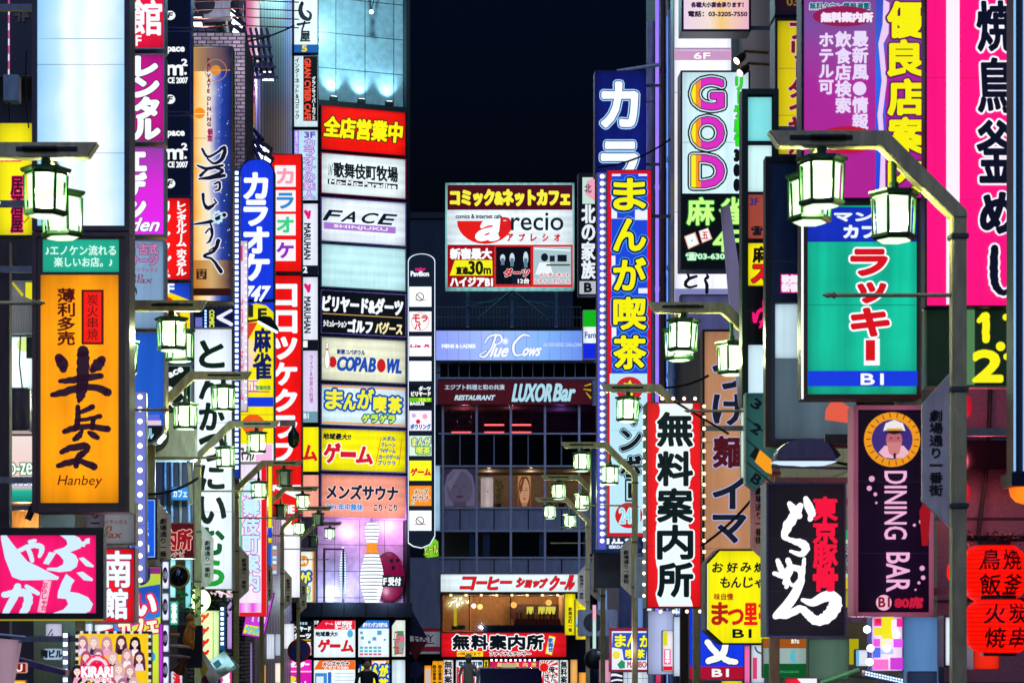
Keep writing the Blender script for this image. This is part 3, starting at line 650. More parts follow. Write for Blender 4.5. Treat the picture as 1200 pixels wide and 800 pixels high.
# strip of bulbs
s = Sign('narrow lilac strip dotted with round white bulbs beside the orange sign', 157, 459, 171.5, 682, 21.4, '#7c86e0', fr=1, frc=paint('#6a70b0', .4), dep=.12, st=.75, tube=.1, side=-1, wallx=-3.75, name='bulb_strip', cat='light strip')
s.bulbs([(164.2, 465+i*14.3) for i in range(16)], 2.9, '#ffffff', 3)
s = Sign('grey lilac wall panel with a small brown ring, left of the bulb strip', 138, 464, 156.5, 548, 22.4, '#8a8cc0', fr=0, dep=.1, st=.55, tube=.1, side=-1, wallx=-3.75)
s.ring(155, 486, 7, 4, ('#5a2a2a', .7)); s.txt('ビル', 150.5, 494, 156, 498, [(.2, ('#c04040', .8))])
s = Sign('small pale pink framed sign with a maroon top, left of the bulb strip', 140, 551, 159.5, 600, 22.0, '#9aa89a', fr=1.5, frc=paint('#d8a8a4', .4), dep=.1, st=.6, side=-1, wallx=-3.75)
s.rect(141, 553, 157.5, 569, ('#6a1428', .8)); s.vtx('営業中', 150, 155.5, 572, 597, [(.2, DB)])
s = Sign('dim grey relaxation lightbox with brown script under the orange sign', 108, 588, 159, 638, 19.9, '#8a8e98', fr=1.5, frc=paint('#c09a90', .4), dep=.2, st=.62, side=-1, wallx=-3.75)
s.txt('アンリラックス', 112, 609, 149, 614, [(.2, ('#7a3a2a', .7))]); s.txt('an', 117, 616, 131, 622, [(.25, ('#7a3a2a', .8))], shear=.3); s.txt('elax', 116, 622, 143, 630, [(.25, ('#7a3a2a', .8))], shear=.3)
s.rect(120, 642, 156, 645, ('#2a6ae0', .9))
s = Sign('blue bar lightbox ending in B1 in the gap below the orange sign', 150, 583, 184.5, 655, 22.8, '#1a5ae0', fr=2.2, frc=paint('#141a30', .4), dep=.25, st=1.0, tube=.12, side=-1, wallx=-3.75)
s.frame(152.4, 585.4, 181.6, 652.6, .9, '#9ac8ff'); s.txt('E', 167.5, 612, 173.5, 619.5, [(.4, W)]); s.txt('D vin', 158, 622, 174, 627.5, [(.3, W)]); s.txt('B1', 164, 638.5, 174.5, 646, [(.5, W)])
s.txt('cafe', 167, 600, 172, 603, [(.1, '#6aa8ff')])
s = Sign('red lightbox with two white brush characters beside the pink one', 108, 641.5, 158.5, 730, 19.0, '#ea1424', fr=1.6, frc=paint('#c89a94', .4, .3), dep=.25, side=-1, wallx=-3.75)
s.txt('南', 122, 646, 153, 687, [(2.0, '#5a1a6a'), (1.2, W)]); s.txt('館', 121, 690, 149, 724, [(2.0, '#5a1a6a'), (1.2, W)])
# colourful cafe sign behind it
s = Sign('many coloured cafe lightbox of purple, lime, blue and yellow green behind the red sign', 132, 663, 189.5, 806, 23.4, '#d4e43c', fr=1.3, frc=paint('#2a3070', .4), dep=.25, tube=.1, side=-1, wallx=-3.75)
s.rect(133.5, 664.5, 188, 672, '#8a2a78'); s.poly([(133.5, 672), (188, 672), (188, 684), (133.5, 693)], '#b8d040'); s.poly([(133.5, 693), (188, 684), (188, 722), (133.5, 741)], ramp_lit('blue_burst', 2, [(.5, '#3a9ae8'), (1.0, '#1a50b8')]))
s.txt('リ', 160.5, 666, 175, 684, [(1.6, '#1a2a6a')]); s.txt('占い', 130, 692, 182, 722, [(4.2, '#e01a4a'), (1.9, W)])
s.txt('カフェ', 140, 724, 184, 743, [(3.0, '#d81a6a'), (1.2, '#fff4d0')], ang=-8); s.disc(175, 769, 7.5, '#22a8d8'); s.rect(172, 787, 179, 806, '#e81a78')
s.vtx('占', 157, 162, 694, 716, [(.3, '#1a50b8')])
# neon chain pole
rt = thing('neon_pole', 'slim pole of white lamp boxes with dark oval rings left of the round mirror', 'light', P(194, 806, 23.2))
k = 23.2/F
MB().box(-4*k, 4*k, .03, .1, 0, 151*k).build('pole', STEEL, rt)
for i in range(4):
    z = (6+i*37)*k
    MB().box(-3.2*k, 3.2*k, -.02, .025, z, z+31*k).build('lamp_box', lit('#cfd6ff', 1.3, .3), rt)
    b = MB()
    for q in (0, 1):
        c = [(2.4*k*cos(a)*1.0, -.035, z+(15.5*k)+9*k*sin(a)) for a in [2*pi*j/16 for j in range(17)]]
        b.tube([(x*(1 if q == 0 else .35), y-.004*q, zz_) for x, y, zz_ in c], .35*k*2, 6)
    b.build('oval_ring', paint('#5a1a4a', .4), rt)
# idol poster with generic singers
s = Sign('poster of many long haired young women around a pink heart badge, framed by square bulbs', 89, 739, 177, 815, 18.6, '#f2c41c', fr=3, frc=paint('#3a4a58', .4, .3), dep=.12, tube=.05, side=-1, wallx=-3.75, name='bulb_framed_poster', cat='poster', pname='print')
hair = ['#a86a8a', '#2a1426', '#5a2a3a', '#d8b0a8', '#b84a6a', '#1a1018', '#c88a9a']
pos = [(97+15.2*c_+(7.5 if r_ % 2 else 0), 752+r_*16) for r_ in range(5) for c_ in range(6)]
for i, (x, y) in enumerate(pos):
    if x > 171: continue
    h = hair[(i*3) % 7]; x += 2*sin(i*5.1); y += 1.6*sin(i*3.3)
    s.poly([(x-7.4, y+15), (x-6.6, y+3), (x-5.4, y-4), (x-2, y-7.4), (x+2, y-7.4), (x+5.4, y-4), (x+6.6, y+3), (x+7.4, y+15)], h, 'hair'); s.poly([(x-5.4, y+15), (x-3.4, y+7.4), (x+3.4, y+7.4), (x+5.4, y+15)], ('#e8d8ec', '#2a2a5a', '#f0a0c8', '#1c1420', '#f8f0f4')[i % 5], 'dress'); s.rect(x-1.4, y+3.6, x+1.4, y+8.6, '#f0c8bc', 'neck'); s.disc(x, y, 3.9, '#f8dcd4', 'face', 5.0, 16)
    s.poly([(x-4.3, y+1.4), (x-3.9, y-4.2), (x, y-6), (x+3.9, y-4.2), (x+4.3, y+1.4), (x+2.6, y-2.6), (x-.6, y-3.4), (x-2.8, y-2)], h, 'fringe')
    for k_ in (-1, 1): s.disc(x+k_*1.6, y-.2, .62, '#2a1820', 'eye', .42, 8)
    s.disc(x, y+2.7, .9, '#c8485a', 'mouth', .32, 8)
s.ring(124, 781, 15, 2, '#f02a6a', a0=180, a1=360); s.ring(124, 781, 12, 3, '#ffd8ea', a0=180, a1=360); s.ring(124, 781, 8.6, 2.2, '#f02a6a', a0=180, a1=360)
s.disc(121.6, 777.5, 3, '#e8143a'); s.disc(126.4, 777.5, 3, '#e8143a'); s.poly([(118.8, 778.8), (129.2, 778.8), (124, 785)], '#e8143a')
s.txt('KIRARI', 107, 780, 142, 791, [(1.8, '#f02a7a'), (.8, '#fff')]); s.txt('ガールズカフェ', 108, 792, 140, 796, [(.8, '#fff'), (.2, '#e83a7a')])
s.bulbs([(175.4, 745+i*8.7) for i in range(7)]+[(96+i*9.8, 740.6) for i in range(8)]+[(90.6, 745+i*8.7) for i in range(7)], 1.8, '#e8e0d0', .9, sq=True)
# navy "space" column
col = dict(fr=1.2, frc=paint('#4a5aa0', .35, .5, .2), dep=.3, side=-1, wallx=-3.75, st=1, tube=0)
NV = '#060c22'
def oval(s, y): s.disc(199.5, y, 6, W, 'badge', 5.4); s.txt('F', 197.3, y-3.2, 202, y+3, [(.4, NV)], shear=.2)
s = Sign('navy sign with a white oval F badge, top of the navy column', 176, -40, 224, 33.5, 27, NV, **col); oval(s, 18.5); 
s = Sign('navy space rental sign just above the other navy one with the same writing', 176, 36.5, 224, 132, 27, NV, **col)
def space(s, o):
    s.txt('Space', 191, 53+o, 216, 63+o, [(.5, W)]); s.txt('m', 195.5, 77+o, 214, 88+o, [(.9, W)]); s.disc(217.5, 86.5+o, 1.6, W); s.txt('2', 213, 70+o, 219.5, 77.5+o, [(.5, W)]); s.txt('SINCE 2007', 187, 91.5+o, 220, 98+o, [(.35, W)]); oval(s, 117+o)
space(s, 0)
s = Sign('navy space rental sign directly above the red rental room sign', 176, 135.5, 224, 230.5, 27, NV, **col); space(s, 98.5)
s = Sign('red rental room and hostel lightbox with white vertical katakana in the navy column', 176, 231.5, 224, 328.5, 27, '#f01414', fr=1.2, frc=paint('#4a5aa0', .35, .5, .2), dep=.3, side=-1, wallx=-3.75)
s.vtx('レンタルルーム', 207, 218.5, 236, 289, [(.55, W)]); s.vtx('ホステル', 207, 218.5, 292, 323, [(.55, W)]); s.vtx('リフレッシュ', 184, 201, 236, 326, [(1.0, W)])
s = Sign('blue, yellow and white lightbox with a big yellow disc, under the red hostel sign', 176, 331, 224, 425, 27, '#1c48d0', fr=1.2, frc=paint('#4a5aa0', .35, .5, .2), dep=.3, side=-1, wallx=-3.75)
s.poly([(177.5, 347), (200, 343), (222.6, 352), (222.6, 409), (177.5, 409)], '#f6d40a', 'yellow_panel'); s.disc(197, 364, 16, '#e81c14', ry=7); s.disc(196, 356, 8, '#e81c14'); s.txt('F', 196, 333, 204, 344, [(.6, W)])
s.rect(177.5, 410, 222.6, 424, '#dce8f4'); s.txt('大神', 197, 411.5, 221, 422.5, [(.5, '#1a2438')])
s = Sign('black sign with a slanted word and white B1 arrow, lowest of the navy column', 176, 428, 224, 522, 27, '#04140f', fr=1.2, frc=paint('#98b4a8', .35, .5, .2), dep=.3, side=-1, wallx=-3.75, tube=0)
s.txt('space', 186, 436, 216, 444, [(.5, W)], ang=-27); s.brush([[(194, 462, 4), (199, 455, 5), (203, 462, 4), (199, 472, 3)], [(212, 458, 3), (218, 466, 4), (210, 474, 4)], [(186, 480, 5), (196, 470, 4), (204, 476, 4)]], [(0, W)])
s.poly([(190, 503.5), (220, 503.5), (205, 518.5)], W, 'arrow'); s.txt('B1', 198, 503.8, 212, 510.5, [(.5, '#04140f')])
# dining sign: amber to deep blue print
s = Sign('amber and deep blue dining lightbox with a flowing brush title and stars', 225.5, 54, 273, 354, 31, ramp_lit('amber_blue', 0, [(-.27, '#f09c28'), (-.16, '#fbdc98'), (-.05, '#f0e6d4'), (.05, '#6878c4'), (.12, '#1c3a9c'), (.27, '#0a1248')], 1.0, noise=.14),
         fr=1.4, frc=paint('#9a8a5a', .3, .8, .2), dep=.32, side=-1, wallx=-3.75)
s.rect(227, 305, 271.5, 340, ramp_lit('amber_brown', 0, [(-.25, '#c87a20'), (-.02, '#d8b070'), (.25, '#4a2a3a')], .9, noise=.2)); s.rect(227, 56, 271.5, 84, ramp_lit('dusk', 0, [(-.25, '#c89a5a'), (-.02, '#8a6a6a'), (.25, '#1a1a4a')], .8, noise=.2))
s.disc(234, 133, 6.5, '#f09018'); s.disc(253, 83, 6, '#d88a3a'); s.ring(253, 83, 13, .8, '#b8885a'); s.line([(228, 134), (250, 134)], .8, '#fff0c0'); s.line([(240, 83), (270, 83)], .6, '#e8b080')
for i in range(34): s.disc(random.uniform(256, 270), random.uniform(100, 300), random.uniform(.3, .75), '#d8e8ff', 'star', None, 6)
s.vtx('PRIVATE', 243.6, 249.6, 70, 112, [(.35, '#7a1434')], fill=False); s.vtx('DINING', 243.6, 249.6, 115, 151, [(.35, '#7a1450')], fill=False); s.vtx('個室', 244, 250, 153, 168, [(.35, '#a0145a')])
BR = [(1.1, '#e8ecf8'), (0, '#14122a')]
s.brush([[(238, 177, 3), (244, 186, 3), (254, 182, 3), (264, 175, 4), (262, 187, 5), (252, 194, 3), (244, 188, 2)], [(232, 196, 2), (244, 200, 4), (262, 196, 3)], [(236, 208, 4), (248, 199, 2), (262, 203, 4), (240, 212, 2)], [(234, 212, 2), (250, 210, 5), (264, 208, 4)]], BR)
s.brush([[(252, 218, 2), (258, 216, 3), (258, 224, 3), (253, 226, 2)], [(239, 230, 4), (240, 240, 3), (245, 246, 5), (254, 240, 2)], [(252, 236, 2), (255, 240, 2)]], BR)
s.brush([[(228, 265, 2), (246, 262, 4), (264, 254, 5)], [(247, 262, 2), (250, 274, 3), (247, 284, 3), (243, 287, 1)], [(242, 275, 2), (247, 270, 2), (249, 276, 2)]], BR)
s.brush([[(257, 284, 5), (252, 296, 4), (240, 302, 3), (250, 306, 3), (260, 320, 5)], [(246, 296, 1.5), (252, 292, 2)]], BR)
for i in range(9): s.disc(256+5*cos(i*.7), 257+6*sin(i*.7), 2.1, '#bfe4f4', 'blossom', None, 7)
s.frame(231.5, 317.5, 243.5, 329.5, 1.3, '#3a1c1c'); s.txt('肉', 233, 319, 242, 328, [(.4, '#3a1c1c')])
s.rect(227, 340, 271.5, 348.5, ('#32120e', .8)); s.bulbs([(230+i*4.3, 344.2) for i in range(10)], .9, '#f0a058', 1.3)
# signs below the dining sign
s = Sign('dark navy strip with a yellow rotated word and a wide white V', 227, 361.5, 272, 383.5, 31.3, '#0c1240', fr=.8, frc=BLACK, dep=.2, side=-1, wallx=-3.75, tube=0)
s.txt('COMIC', 245.5, 363.5, 251, 383, [(.35, '#d8e83a')], rot=True); s.brush([[(271, 364, 3.4), (256, 372, 4.6)], [(256, 372, 4.6), (271, 380, 4.4)]], [(0, '#e8e8f8')]); s.rect(229, 372, 237, 383, '#6a70c8'); s.rect(229.5, 363, 237.5, 369.5, BLACK)
s.bulbs([(241, 364.5+i*3.6) for i in range(6)], 1.2, '#a8ccff', 1.8, sq=True)
s = Sign('tall white restaurant lightbox with big dark green vertical hiragana', 226.5, 384.5, 273, 691, 31.6, '#e2ecfa', st=1.12, fr=1.4, frc=paint('#3a4858', .4, .4), dep=.35, tube=.12, side=-1, wallx=-3.75)
DG = lit('#082018')
for i, c in enumerate('とんかつにいむら'):
    y = 400+i*36.5; s.txt(c, 234.5, y, 262 if c not in 'い' else 264, y+(30 if c != 'に' else 27), [(1.5, DG if i < 6 else ('#0a5a2c' if i < 7 else '#0e9a2e'))])
# karaoke tower with bulb strips
s = Sign('tall blue strip of square white bulbs between white restaurant sign and karaoke sign', 273.5, 198, 281.5, 560, 38.5, '#1440b8', fr=.6, frc=paint('#1a2a60', .4), dep=.15, side=-1, st=.85, name='bulb_strip', cat='light strip')
s.bulbs([(277.5, 203+i*6.5) for i in range(54)], 1.9, '#e8f6ff', 2.2, sq=True)
s = Sign('blue karaoke lightbox with white vertical katakana and a rounded top', 280, 186, 321.5, 352, 40, '#1638dc', fr=1.3, frc=paint('#101848', .4, .3), dep=.4, tube=.12, side=-1,
         outline=[(280, 352), (280, 200), (284, 192), (292, 187), (301, 185.5), (310, 187), (317, 191), (321.5, 199), (321.5, 352)])
s.vtx('カラオケ', 284, 315.5, 202, 329, [(1.7, W)]); s.txt('747', 287, 335.5, 314, 352.6, [(.9, W)], shear=.3)
s = Sign('yellow mahjong lightbox with navy characters and a floor mark, below the blue karaoke sign', 280, 353.5, 321.5, 542, 40, '#f4e410', fr=1.0, frc=paint('#5a6a9a', .4, .3), dep=.4, tube=.1, side=-1)
s.poly([(281, 354.5), (320.5, 354.5), (320.5, 366), (312, 358), (300, 355.5), (288, 359), (281, 366)], '#1638dc'); s.txt('1', 289.5, 358, 296, 371, [(.8, '#1a2a20')]); s.txt('F', 303, 362, 312, 374, [(.8, '#1a2a20')])
s.poly([(281, 378), (302, 378), (290, 400), (281, 404)], '#e83a2a'); s.disc(293, 408, 9, '#f6e0a4', ry=11); s.disc(289, 424, 8, '#f4ccd8', ry=10)
s.txt('麻', 298, 385, 317, 412, [(1.0, '#0e1c60')]); s.txt('雀', 297, 414, 317.5, 444, [(1.0, '#0e1c60')])
s.txt('正', 291, 446, 303, 459, [(.9, '#fff'), (.2, '#e06ac0')]); s.line([(290, 459), (316, 459)], 1.4, '#c83a6a'); s.txt('営業時間', 300, 452, 317, 457, [(.2, '#38a050')])
s.rect(281, 465.5, 320.5, 476.5, '#1638dc'); s.disc(297, 497.5, 13.5, '#f05a18', ry=12); s.rect(281, 520, 320.5, 541, '#f8f0f4'); s.txt('マージャン', 283, 523, 298, 540, [(.6, '#2a2a3a')]); s.rect(300, 521, 319, 541, '#f4b8e4')
s = Sign('narrow white strip with pink ovals and bulbs in front of the karaoke sign', 280.5, 282, 290.5, 482, 39.4, '#e8dcf4', fr=.5, frc=ALU, dep=.1, side=0, st=.9)
s.rect(281.2, 288, 284.5, 306, '#e83a7a'); s.vtx('ビリヤードゲーム', 281.5, 285.5, 350, 470, [(.25, '#e0408a')]); s.bulbs([(288.2, 287+i*8) for i in range(24)], 1.2, '#fff4ff', 1.6)
s = Sign('pink and white club lightbox with pale blue outlined characters and a red border of bulbs', 280, 541, 313, 722, 41, '#f4e4f8', fr=.6, frc=paint('#c83a6a', .4), dep=.35, side=-1, tube=.08)
for i, c in enumerate('歌舞伎町案内'):
    y = 562+i*22; s.txt(c, 285, y, 303.5, y+20, [(1.8, '#c818b8'), (.9, '#c8f0ff')])
s.rect(281, 706, 307, 717, ramp_lit('candy', 0, [(-.25, '#e83ae0'), (-.12, '#f4c8f8'), (0, '#e83ae0'), (.12, '#f4c8f8'), (.25, '#e83ae0')], 1.0)); s.line([(282.5, 560), (282.5, 650)], 1.6, '#18b85a')
s.rect(306.5, 542, 312.4, 721.4, '#e01820'); s.rect(281, 717.2, 306.5, 721.4, '#e01820')
s.bulbs([(309.5, 546+i*5.6) for i in range(31)]+[(284+i*5.2, 719.4) for i in range(5)], 1.2, '#ffe8b8', 2.0)
s = Sign('slim yellow strip beside the red border of bulbs', 313, 540, 319, 636, 42.5, '#f4d810', fr=.3, frc=ALU, dep=.1, side=0); s.rect(313.3, 618, 318.7, 630, '#1a40d8')
s = Sign('leaning magenta and turquoise flyer lightbox below the club sign', 282, 690, 318, 748, 43.4, '#c03ad0', fr=.8, frc=paint('#2a2040', .4), dep=.12, outline=[(294, 690), (322, 694), (309, 748), (283, 744)], tube=.15)
for q in ((300, 694, 296, 728), (308, 694, 303, 728), (316, 695, 309, 730)): s.line([(q[0], q[1]), (q[2], q[3])], 2.2, '#f0c0f4', 'stripe')
s.poly([(296, 698), (318, 696), (300, 718), (292, 714)], '#4ab8e8'); s.disc(310, 706, 7, '#3ad07a', ry=4.5); s.poly([(288, 731), (310, 735), (307, 745), (285, 741)], '#d8e41a'); s.txt('ナンパ', 289, 734, 305, 742, [(.8, '#2a90c8'), (.1, '#9af0e8')], ang=8)
# red signs: karaoke squares and croquette club
s = Sign('red lightbox with four white squares holding pink, blue, green and purple katakana', 317, 180.5, 354, 319, 52, '#e8120c', st=1.05, fr=1.0, frc=paint('#2a2030', .4, .4), dep=.4, tube=.1, side=-1)
for c, y, k_ in (('カ', 194, '#f09ab0'), ('ラ', 223, '#2a8ad0'), ('オ', 251, '#3ad08a'), ('ケ', 281, '#8a2ac0')): s.rect(322, y, 346.5, y+25, '#f8f0f4'); s.txt(c, 325, y+4, 343.5, y+21, [(.9, k_)])
s = Sign('tall red lightbox with seven angular white katakana running down', 317, 322, 354, 604, 52.2, '#ea1010', fr=1.0, frc=paint('#2a2030', .4, .4), dep=.4, tube=.16, side=-1)
for c, y in zip('コロッケクラブ', (334, 365, 396, 426, 457, 488, 516)): s.txt(c, 321.5, y, 347, y+24, [(1.5, '#f4f8ff')])
s.poly([(318.5, 568), (352.5, 568), (352.5, 590), (318.5, 574)], '#f4f8ff'); s.poly([(322, 572), (352.5, 586), (352.5, 602.5), (322, 602.5)], '#e81818'); s.txt('NE', 332, 592, 345, 601, [(.6, '#fff')])
s = Sign('white lightbox with a red fold above the pavement, below the tall red katakana sign', 329, 606, 352, 700, 55, '#f4f4ff', fr=.6, frc=paint('#5a5a70', .4), dep=.3, tube=.1)
s.poly([(329.6, 606.6), (351.4, 606.6), (351.4, 620)], '#e81818')
s = Sign('narrow blue and grey strip with tiny stacked notices left of the white lightbox', 313, 637, 326, 674, 50, '#1a5ac8', fr=.3, frc=ALU, dep=.1); s.rect(318, 637.5, 325.5, 673.5, '#7a8aa0')
for i in range(6): s.rect(319.5, 639.5+i*5.7, 324, 643.2+i*5.7, ('#e8ecf4', '#e87a4a', '#c8d8e8')[i % 3])
# odds and ends at the far left edge
s = Sign('yellow sign with pink banner writing partly behind the blank lightbox', -6, 144, 39, 276, 20.2, '#f4e80c', fr=.6, frc=DARK, dep=.2, side=0)
s.rect(0, 179, 25.5, 190, '#e81a4a'); s.vtx('居酒屋', 13, 27, 207, 273, [(1.6, '#e81a6a'), (.5, '#2a1020')]); s.line([(28, 262), (38, 250)], 1, BLACK)
s = Sign('grey photograph lightbox with yellow corner left of the orange sign', -6, 329, 39.5, 391, 20.2, '#8a8e94', fr=.8, frc=ALU, dep=.2, st=.45, tube=.3)
s.poly([(30, 331), (39, 331), (39, 352), (30, 348)], '#e0d81a'); s.poly([(13, 331), (16, 331), (28, 345), (26, 348)], '#c8b81a')
for i in range(9): s.line([(12+i*3, 345+i*1.2), (10+i*3, 388)], .5, ('#5a5e64', .6))
s = Sign('overexposed white window lightbox left of the orange sign', -6, 394, 39.5, 456, 20.3, '#e4f6ff', fr=.8, frc=ALU, dep=.2, st=1.3, tube=.2); s.disc(28, 404, 8, '#d8f08a'); s.rect(31, 395, 38.6, 420, BLACK)
s = Sign('pale pink and sea green sign with a cropped phone number left of the orange sign', -6, 510, 39.5, 588, 20.3, ramp_lit('rose_sea', 2, [(0, '#0a7a6a'), (.10, '#18b09a'), (.16, '#f0c8c0'), (.6, '#f0dcd8')], 1.0, noise=.03), fr=.8, frc=ALU, dep=.2)
s.txt('lo-ze', 8, 536, 37.5, 556, [(1.6, '#1a7a4a'), (.4, '#f4fff4')]); s.txt('46-9351', 0, 559, 38, 569, [(.9, '#3a5ad8'), (.2, '#fff')])
# ------------------------------------------------------------------ signs on the corner building: its left edge column, then the wide stack
cw = dict(fr=.8, frc=paint('#2a3444', .35, .6, .2), dep=.28, tube=.08)
s = Sign('white pub lightbox with black brush characters and a blue band marked 5', 344, -30, 373, 62.5, 74.6, '#e2f2fb', **cw)
s.brush([[(354, 4, 4), (352, 12, 5), (355, 20, 5.5), (362, 23, 4), (364, 17, 3), (360, 13, 2)]], [(0, BLACK)]); s.brush([[(349, 29, 3), (363, 27, 2)], [(357, 26, 2.5), (354, 36, 2)]], [(0, BLACK)]); s.txt('屋', 352, 37, 363, 49, [(.5, BLACK)]); s.rect(344.8, 52.5, 372.2, 61.7, '#1a5aa8'); s.txt('5', 354, 53.5, 359.5, 60.5, [(.5, '#e8d428')])
s = Sign('white and black internet cafe lightbox with rotated red lettering', 344, 65, 373, 149.5, 74.6, '#cfe8ee', **cw)
s.rect(355.5, 66, 372, 142, '#07090f', 'black_panel'); s.vtx('インターネット&コミック', 345.5, 351, 68, 140, [(.2, '#1a2430')]); s.txt('GRAN CYBER CAFE', 357, 69, 364, 141, [(.45, '#f04a30')], rot=True, shear=.0); s.vtx('グランサイバーカフェ', 365.6, 369.8, 90, 141, [(.2, '#e8f0f4')])
s = Sign('pale blue karaoke lightbox with lavender outlined vertical katakana and 3F', 344, 152, 373, 235.5, 74.6, '#b8dcf0', **cw)
s.txt('3F', 357, 155, 369, 161.5, [(.5, '#6a4ab8')]); s.vtx('カラオケの鉄人', 355.5, 369.5, 163, 233, [(1.1, '#7a6ac8'), (.2, '#e4c4ec')]); s.rect(344.8, 153, 350.5, 180, '#9a8ae0'); s.vtx('まるごと', 345.5, 349.5, 154, 179, [(.1, '#e8e4ff')])
for y0, y1, lab, fl in ((238, 322, 'upper white lightbox with pink mark and rotated black letters, marked 2 below', '2'), (324, 409, 'lower white lightbox with pink mark and rotated black letters, marked 1 below', '1')):
    s = Sign(lab, 354.5, y0, 373, y1, 74.6, '#dfe4f4', **cw)
    s.rect(355.3, y1-11, 372.2, y1-.8, '#0c1220'); s.txt(fl, 355.5, y1-9.4, 360, y1-2.5, [(.4, W)]); s.brush([[(358, y0+10, 4), (361, y0+14, 5)], [(363, y0+10, 3), (361.5, y0+17, 4)]], [(0, '#e01a78')])
    s.txt('MARUHAN', 356.5, y0+24, 364, y0+66, [(.35, '#141a2a')], rot=True)
s = Sign('pale lilac lightbox with thin pink vertical writing and a grey foot', 354.5, 410, 373, 495.5, 74.6, '#d4cfee', **cw)
s.vtx('ライブ&世界の料理', 362.5, 367, 416, 472, [(.1, '#b04a9a')]); s.rect(355.3, 482, 372.2, 494.6, '#6a98a8'); s.txt('B1', 356, 484, 361.5, 490, [(.2, W)])
s = Sign('yellow sliver of a games lightbox on the side wing, showing one red katakana', 354.5, 499.5, 374, 553, 74.6, '#f2e80c', **cw); s.txt('ム', 354.8, 522, 371, 539, [(1.0, '#d81428')])
s = Sign('salmon sliver of a sauna lightbox on the side wing', 354.5, 555.5, 374, 606, 74.6, '#f0a08c', **cw)
ap = dict(plane=APL, fr=1.4, dep=.3, horiz=True, bev=0)
PUR = paint('#9a80d0', .4, .1, .2)
def AS(lab, y0, y1, col, frc=PUR, **k):
    d = dict(ap); d.update(k); return Sign(lab, 375.6, y0, 476, y1+.01, 75, col, frc=frc, **d)
# the facade recedes to the right: positions follow its own slope
def sl(px, py):                      # picture position of a point that lies level with (375.6, py) on the facade
    t = (px-375.6)/100.4; return HY-(HY-py)*(1-.0146*t)
class AL:                            # level writing on the receding facade
    def __init__(s, S): s.S = S
    def f(s, x, y): return sl(x, y)
def T(s, t, x0, y0, x1, y1, lay, **k):
    xm = (x0+x1)/2; d = sl(xm, y0)-y0; ang = math.degrees(math.atan2(sl(x1, y0)-sl(x0, y0), x1-x0)); return s.txt(t, x0, y0+d, x1, y1+d, lay, ang=ang, **k)
def RC(s, x0, y0, x1, y1, c, **k): return s.poly([(x0, sl(x0, y0)), (x1, sl(x1, y0)), (x1, sl(x1, y1)), (x0, sl(x0, y1))], c, **k)
s = AS('red all shops open lightbox with fat yellow characters, top of the wide stack', 122, 176, '#ee1208', frc=paint('#3a1014', .4))
T(s, '全店営業中', 380, 136, 471, 159, [(2.4, '#3a0a08'), (1.1, '#f8ee10')])
s = AS('white ranch restaurant lightbox in a crimson border with brushed black characters', 178, 227, '#e6f6f8', frc=paint('#d01a4a', .4))
T(s, '歌舞伎町牧場', 391, 189, 466, 206, [(.55, '#10141c')], shear=-.1); RC(s, 384, 209, 466, 215, '#14242c'); T(s, 'Mo-Mo-Paradise', 386, 209.6, 464, 214.4, [(.35, W)]); T(s, 'しゃぶ', 385, 190, 389.5, 205, [(.1, '#10141c')])
s = AS('white lightbox in violet border with slanted thin dark letters over a lilac bar', 230, 283, '#e4f0fa')
for i, c in enumerate('FACE'): T(s, c, 382+i*21.3, 245.5, 398+i*21.3, 257.5, [(.5, '#0c1428')], shear=.55)
RC(s, 379.5, 260, 463.5, 267.8, '#a874cc'); T(s, 'SHINJUKU', 391, 262, 454, 266.2, [(.3, '#f0e8f8')])
s = AS('plain pale cyan lightbox without any writing in the wide stack', 284.5, 336.5, '#bdeaf0', frc=paint('#6a8a98', .4), tube=.16)
s = AS('black billiards and darts lightbox with white katakana and a tan line', 339, 390.5, '#070a12', tube=0)
T(s, 'ビリヤード&ダーツ', 378.5, 346, 471.5, 364, [(.9, W)]); RC(s, 378, 366.6, 471, 367.6, '#c8a060'); T(s, 'シミュレーション', 379, 375, 406, 382, [(.35, W)]); T(s, 'ゴルフ', 408, 372.5, 436, 387, [(.8, W)]); T(s, 'バグース', 440, 374, 471, 387, [(.6, '#f4e8b0')])
s = AS('cream bowling lightbox with a pin, a red ball and blue letters', 393.5, 446, '#e6e8cc', frc=paint('#8a8a9a', .4))
T(s, '新宿コパボウル', 395, 408, 427.5, 413.5, [(.3, '#1a3a8a')])
for c, x0, x1 in (('C', 395.5, 405), ('O', 405.5, 415), ('P', 416, 422), ('A', 422, 431), ('B', 433, 440), ('W', 453, 464), ('L', 465, 470.5)): T(s, c, x0, 417, x1, 432.5, [(.9, '#1c4ab0')], shear=.1)
s.disc(446.5, sl(446, 425), 5, '#c81a20', ry=8); s.disc(389.5, 424, 4.6, '#c81a20', ry=6.5); s.brush([[(383, 403, 2.4), (383, 408, 1.8), (383, 414, 3.4), (383, 423, 5.6), (383, 430, 3.4)]], [(.6, '#8a98a8'), (0, '#f8f8f0')]); RC(s, 381.6, 408, 384.4, 410, '#c81a20')
s = AS('pale blue comic cafe lightbox with yellow bubble writing in an orange border', 449, 498, '#d8f0f8', frc=PUR)
for a in ((378, 451, 475, 453), (378, 493.5, 475, 495.5)): RC(s, *a, '#e89a3a')
BU = [(3.3, '#0e52b4'), (.9, '#f2ee30')]
for c, x0, y0, x1, y1 in (('ま', 382, 456, 401, 478), ('ん', 403, 461, 417, 478), ('が', 419, 454, 437, 476), ('喫', 438, 462, 452, 480), ('茶', 455, 462, 470, 480)): T(s, c, x0, y0, x1, y1, BU)
for i, c in enumerate('ゲラゲラ'): T(s, c, 424.5+i*10, 484, 432+i*10, 492, [(2.1, '#14788a'), (.6, '#d8ee40')])
